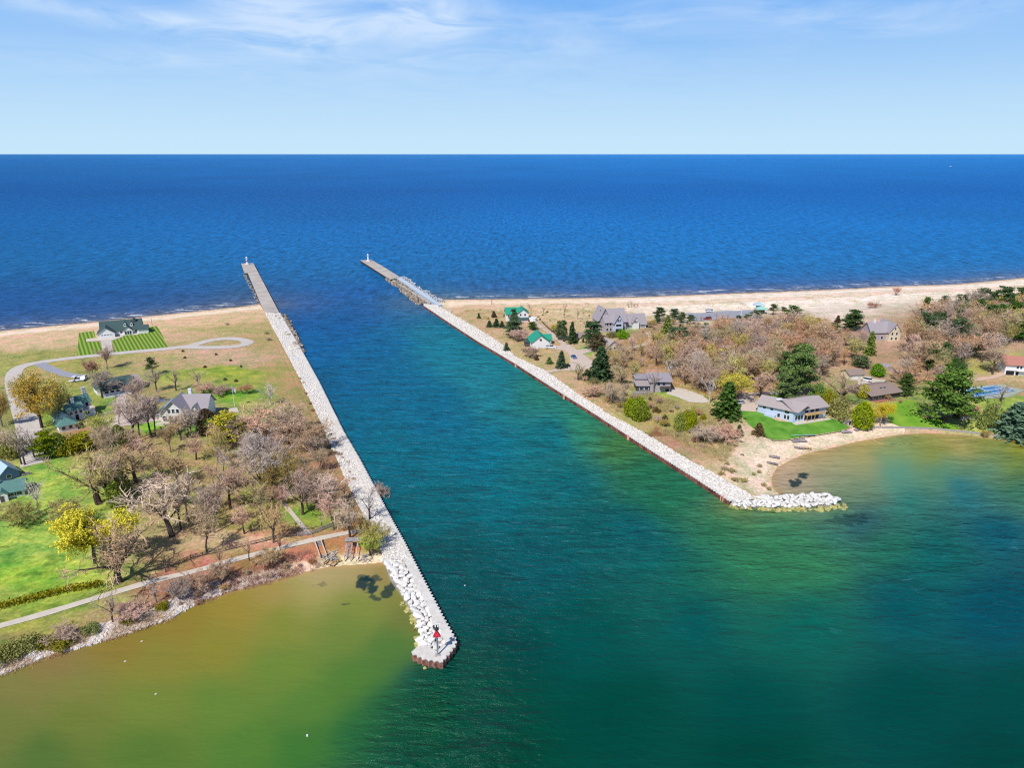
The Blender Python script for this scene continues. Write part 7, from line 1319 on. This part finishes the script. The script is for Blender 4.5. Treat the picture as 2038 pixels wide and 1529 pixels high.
def fence(px, h, label, m, gap=2.4, rails=(.3, .75), name='fence', pickets=None, solid=None, cat='fence'):
    L_ = resample([(G(*q).x, G(*q).y) for q in px], gap); z = terrain_h([p.x for p in L_], [p.y for p in L_]); o = (L_[0].x, L_[0].y, float(z[0])); t_ = thing(name, label, cat, o)
    for p, zz_ in zip(L_[:100], z): b = MB(); b.box((-.07, -.07, -.2), (.07, .07, h)); link('post', b.mesh('post', m), t_, (p.x - o[0], p.y - o[1], float(zz_) - o[2]))
    b = MB()
    for i in range(len(L_) - 1):
        a, c = L_[i], L_[i + 1]
        for r_ in (rails if solid is None else [None]):
            lo, hi = (h * r_ - .05, h * r_ + .05) if r_ is not None else solid; d = (c - a).normalized(); n_ = Vector((-d.y, d.x)) * .05
            q = [(a - n_, z[i]), (c - n_, z[i + 1]), (c + n_, z[i + 1]), (a + n_, z[i])]; V = [(p.x - o[0], p.y - o[1], float(zz_) - o[2] + lo) for p, zz_ in q] + [(p.x - o[0], p.y - o[1], float(zz_) - o[2] + hi) for p, zz_ in q]
            b.add(V, [[3, 2, 1, 0], [4, 5, 6, 7], [0, 1, 5, 4], [1, 2, 6, 5], [2, 3, 7, 6], [3, 0, 4, 7]])
    link('rail' if solid is None else 'boards', b.mesh('rail', m), t_)
fence([(330, 1140), (380, 1112), (450, 1097), (549, 1073), (590, 1068)], 1.1, 'long low dark fence between the left grove and the leaf covered bank', mat('dark_wood', srgb('#5C5450', 1.15), var=.25, scale=2), rails=(.25, .6, .9))
fence([(592, 1068), (620, 1065), (640, 1057), (662, 1048)], 1.2, 'short grey railing at the foot of the concrete walk in the left grove', GREYW, gap=1.2, rails=(.2, .4, .6, .8, .97))
fence([(1731, 852), (1796, 853), (1856, 855), (1928, 862.5), (1990, 870), (2045, 879)], .9, 'long grey plank retaining wall along the right bay shore', GREYW, gap=2.2, solid=(-.6, .8), name='retaining_wall', cat='wall')
fence([(1514, 867), (1537, 878), (1562, 878), (1620, 869), (1673, 860), (1694, 853)], .5, 'dark timber retaining wall at the foot of the bright lawn', mat('dark_timber', srgb('#4A4038', 1.15), var=.25, scale=2), gap=2.2, solid=(-1.0, .25), name='retaining_wall', cat='wall')
fence([(1078, 641), (1092, 655), (1108, 668)], 1.0, 'dark retaining fence along the lane behind the green roofed garage', MATS['dark_wood'], gap=2, solid=(-.2, .9))
def dock(px, py, rot, Lg, Wd, label, z=0.0, tilt=0.0, name='dock_section', m=GREYW, slat=.42, posts=True, cat='dock section'):
    p = G(px, py); t_ = thing(name, label, cat, (p.x, p.y, p.z + .15 + z), rot); t_.rotation_euler = (tilt, 0, rot)
    b = MB()
    for y in (-Wd / 2, Wd / 2 - .1): b.box((-Lg / 2, y, 0), (Lg / 2, y + .1, .25))
    for x in (-Lg / 2, Lg / 2 - .1, 0): b.box((x, -Wd / 2 + .1, .02), (x + .1, Wd / 2 - .1, .2))
    link('frame', b.mesh('frame', MATS['dark_wood']), t_); b = MB(); x = -Lg / 2
    while x < Lg / 2 - .1: b.box((x, -Wd / 2 - .03, .252), (x + slat * .62, Wd / 2 + .03, .31)); x += slat
    link('planks', b.mesh('planks', m), t_)
    if posts:
        for x in (-Lg / 2 + .2, Lg / 2 - .2): b = MB(); b.box((x - .06, -Wd / 2 - .1, -.2), (x + .06, -Wd / 2, .9)); link('post', b.mesh('post', m), t_)
dock(1537, 924, math.radians(-28), 3.6, 1.2, 'grey slatted dock section lying on the white sand, nearer the water'); dock(1541, 911, math.radians(-20), 3.6, 1.5, 'open framed dock section lying on the white sand behind another', slat=.9)
dock(1590, 893, math.radians(-14), 3.2, 1.3, 'weathered dock section on the sand in front of the bright lawn wall', slat=.6); dock(1606, 894, math.radians(-10), 3.0, 1.3, 'thin pale dock frame on the sand right beside a weathered section', slat=1.0, m=TANW)
dock(1590, 879, math.radians(10), 5.5, 1.8, 'pile of grey dock planks against the timber wall below the bright lawn', tilt=.15, slat=.34); dock(1684, 861, math.radians(10), 4.0, 1.8, 'slate grey dock section at the right end of the timber wall', slat=.3, m=WALLG)
dock(1706, 857, math.radians(25), 2.6, 1.3, 'small grey dock piece beside the slate grey one, under the cedar', slat=.3); dock(1598, 868, math.radians(3), 9.0, .6, 'long pale green rail lying on the bright lawn edge', slat=.4, posts=False, m=RPG, name='rail', cat='rail')
dock(1857, 832, math.radians(-14), 6.5, 1.6, 'low red brown timber planter box on the right lawn', m=BRICK, slat=.35, posts=False, name='planter', cat='planter')
p = G(1477, 906); t_ = thing('fire_ring', 'small dark fire ring on the white sand', 'fire ring', p); b = MB(); b.tube([(.5 * math.cos(k * math.pi / 6), .5 * math.sin(k * math.pi / 6), .12) for k in range(13)], [.13] * 13, 6); link('ring', b.mesh('ring', WALLD), t_)
x, y = ray_at(1737, 876); x2, y2 = ray_at(1758, 886); b = MB(); b.tube([(0, 0, .05), (x2 - x, y2 - y, .02)], [.16, .12], 7); tag(link('log', b.mesh('log', TANW), None, (x, y, 0)), 'long pale yellow plank half floating off the right beach', 'log')
x, y = ray_at(820, 1258); x2, y2 = ray_at(838, 1246); b = MB(); b.tube([(0, 0, .02), (x2 - x, y2 - y, .5)], [.07, .11], 6); tag(link('log', b.mesh('log', BRN), None, (x, y, 0)), 'dark stick poking into the olive water from the left jetty', 'log')
# stairs and wrecked docks at the little beach
a = G(632, 1080, .3); c = G(644, 1112, .2); t_ = thing('stairs', 'pale wooden stairs running from the footpath down to the little beach', 'stairs', a, math.atan2(c.y - a.y, c.x - a.x)); Ls = math.hypot(c.x - a.x, c.y - a.y); dz = c.z - a.z
for y in (-.8, .8): b = MB(); b.add([(0, y - .1, -.1), (Ls, y - .1, dz - .1), (Ls, y + .1, dz - .1), (0, y + .1, -.1), (0, y - .1, .9), (Ls, y - .1, dz + .9), (Ls, y + .1, dz + .9), (0, y + .1, .9)], [[3, 2, 1, 0], [4, 5, 6, 7], [0, 1, 5, 4], [1, 2, 6, 5], [2, 3, 7, 6], [3, 0, 4, 7]]); b.v = [(x, y_, z if z > .3 + dz * x / Ls or k < 0 else z + .55) for k, (x, y_, z) in enumerate(b.v)]; link('handrail', b.mesh('handrail', conc), t_)
for k in range(12): b = MB(); f = (k + .5) / 12; b.box((Ls * f - .16, -.7, dz * f), (Ls * f + .16, .7, dz * f + .1)); link('step', b.mesh('step', GREYW), t_)
def scrap(px, py, n, rx, ry, h, label, up=.3):
    p = G(px, py); t_ = thing('dock_wreck', label, 'broken dock', p)
    for k in range(n):
        b = MB(); l = rnd.uniform(1.2, 3.0); b.box((-l / 2, -.09, 0), (l / 2, .09, .07)); o = link('plank', b.mesh('plank', GREYW if k % 3 else conc), t_, (rnd.uniform(-rx, rx), rnd.uniform(-ry, ry), rnd.uniform(.1, h)), (rnd.uniform(-up, up), rnd.uniform(-up, up), rnd.choice([.7, 1.0, 2.2]) + rnd.uniform(-.4, .4)))
scrap(662, 1112, 34, 1.8, 2.2, 1.0, 'jumbled heap of broken grey dock planks right of the stairs'); scrap(727, 1114, 18, 1.6, 1.2, .8, 'low scatter of broken grey planks beside the jetty boulders')
dock(656, 1123, math.radians(-25), 2.6, 1.4, 'yellow brown dock frame on the beach below the plank heap, left one', m=TANW, slat=1.2, posts=False); dock(667, 1120, math.radians(35), 2.6, 1.4, 'yellow brown dock frame on the beach below the plank heap, right one', m=TANW, slat=.8, posts=False)
p = G(697, 1118); t_ = thing('dock_stack', 'tall ladder like stack of pale dock frames standing on the little beach', 'stacked docks', p, .05)
for x in (-1.4, .1, 1.5):
    b = MB(); b.box((x - .09, -.1, -.2), (x + .09, .1, 2.2)); b.box((x - .09, 4.0, 0), (x + .09, 4.2, 4.4)); b.add([(x - .07, 0, 1.0), (x + .07, 0, 1.0), (x + .07, 4.1, 3.4), (x - .07, 4.1, 3.4), (x - .07, 0, 1.2), (x + .07, 0, 1.2), (x + .07, 4.1, 3.6), (x - .07, 4.1, 3.6)], [[3, 2, 1, 0], [4, 5, 6, 7], [0, 1, 5, 4], [1, 2, 6, 5], [2, 3, 7, 6], [3, 0, 4, 7]]); link('frame', b.mesh('frame', conc), t_)
for k in range(13): b = MB(); f = k / 12; b.box((-1.6, 4.1 * f - .07, 1.22 + 2.4 * f), (.2, 4.1 * f + .07, 1.3 + 2.4 * f)); link('rung', b.mesh('rung', GREYW), t_)
b = MB(); b.box((-1.7, 3.2, 3.9), (2.4, 5.0, 4.1)); link('platform', b.mesh('platform', GREYW), t_)
pole(560, 1093, 1056, 'dark slender post on the leafy bank just below the path', .08, MATS['post_dark']); pole(440, 1128, 1105, 'short dark post on the leafy bank beside the path', .08, MATS['post_dark'])
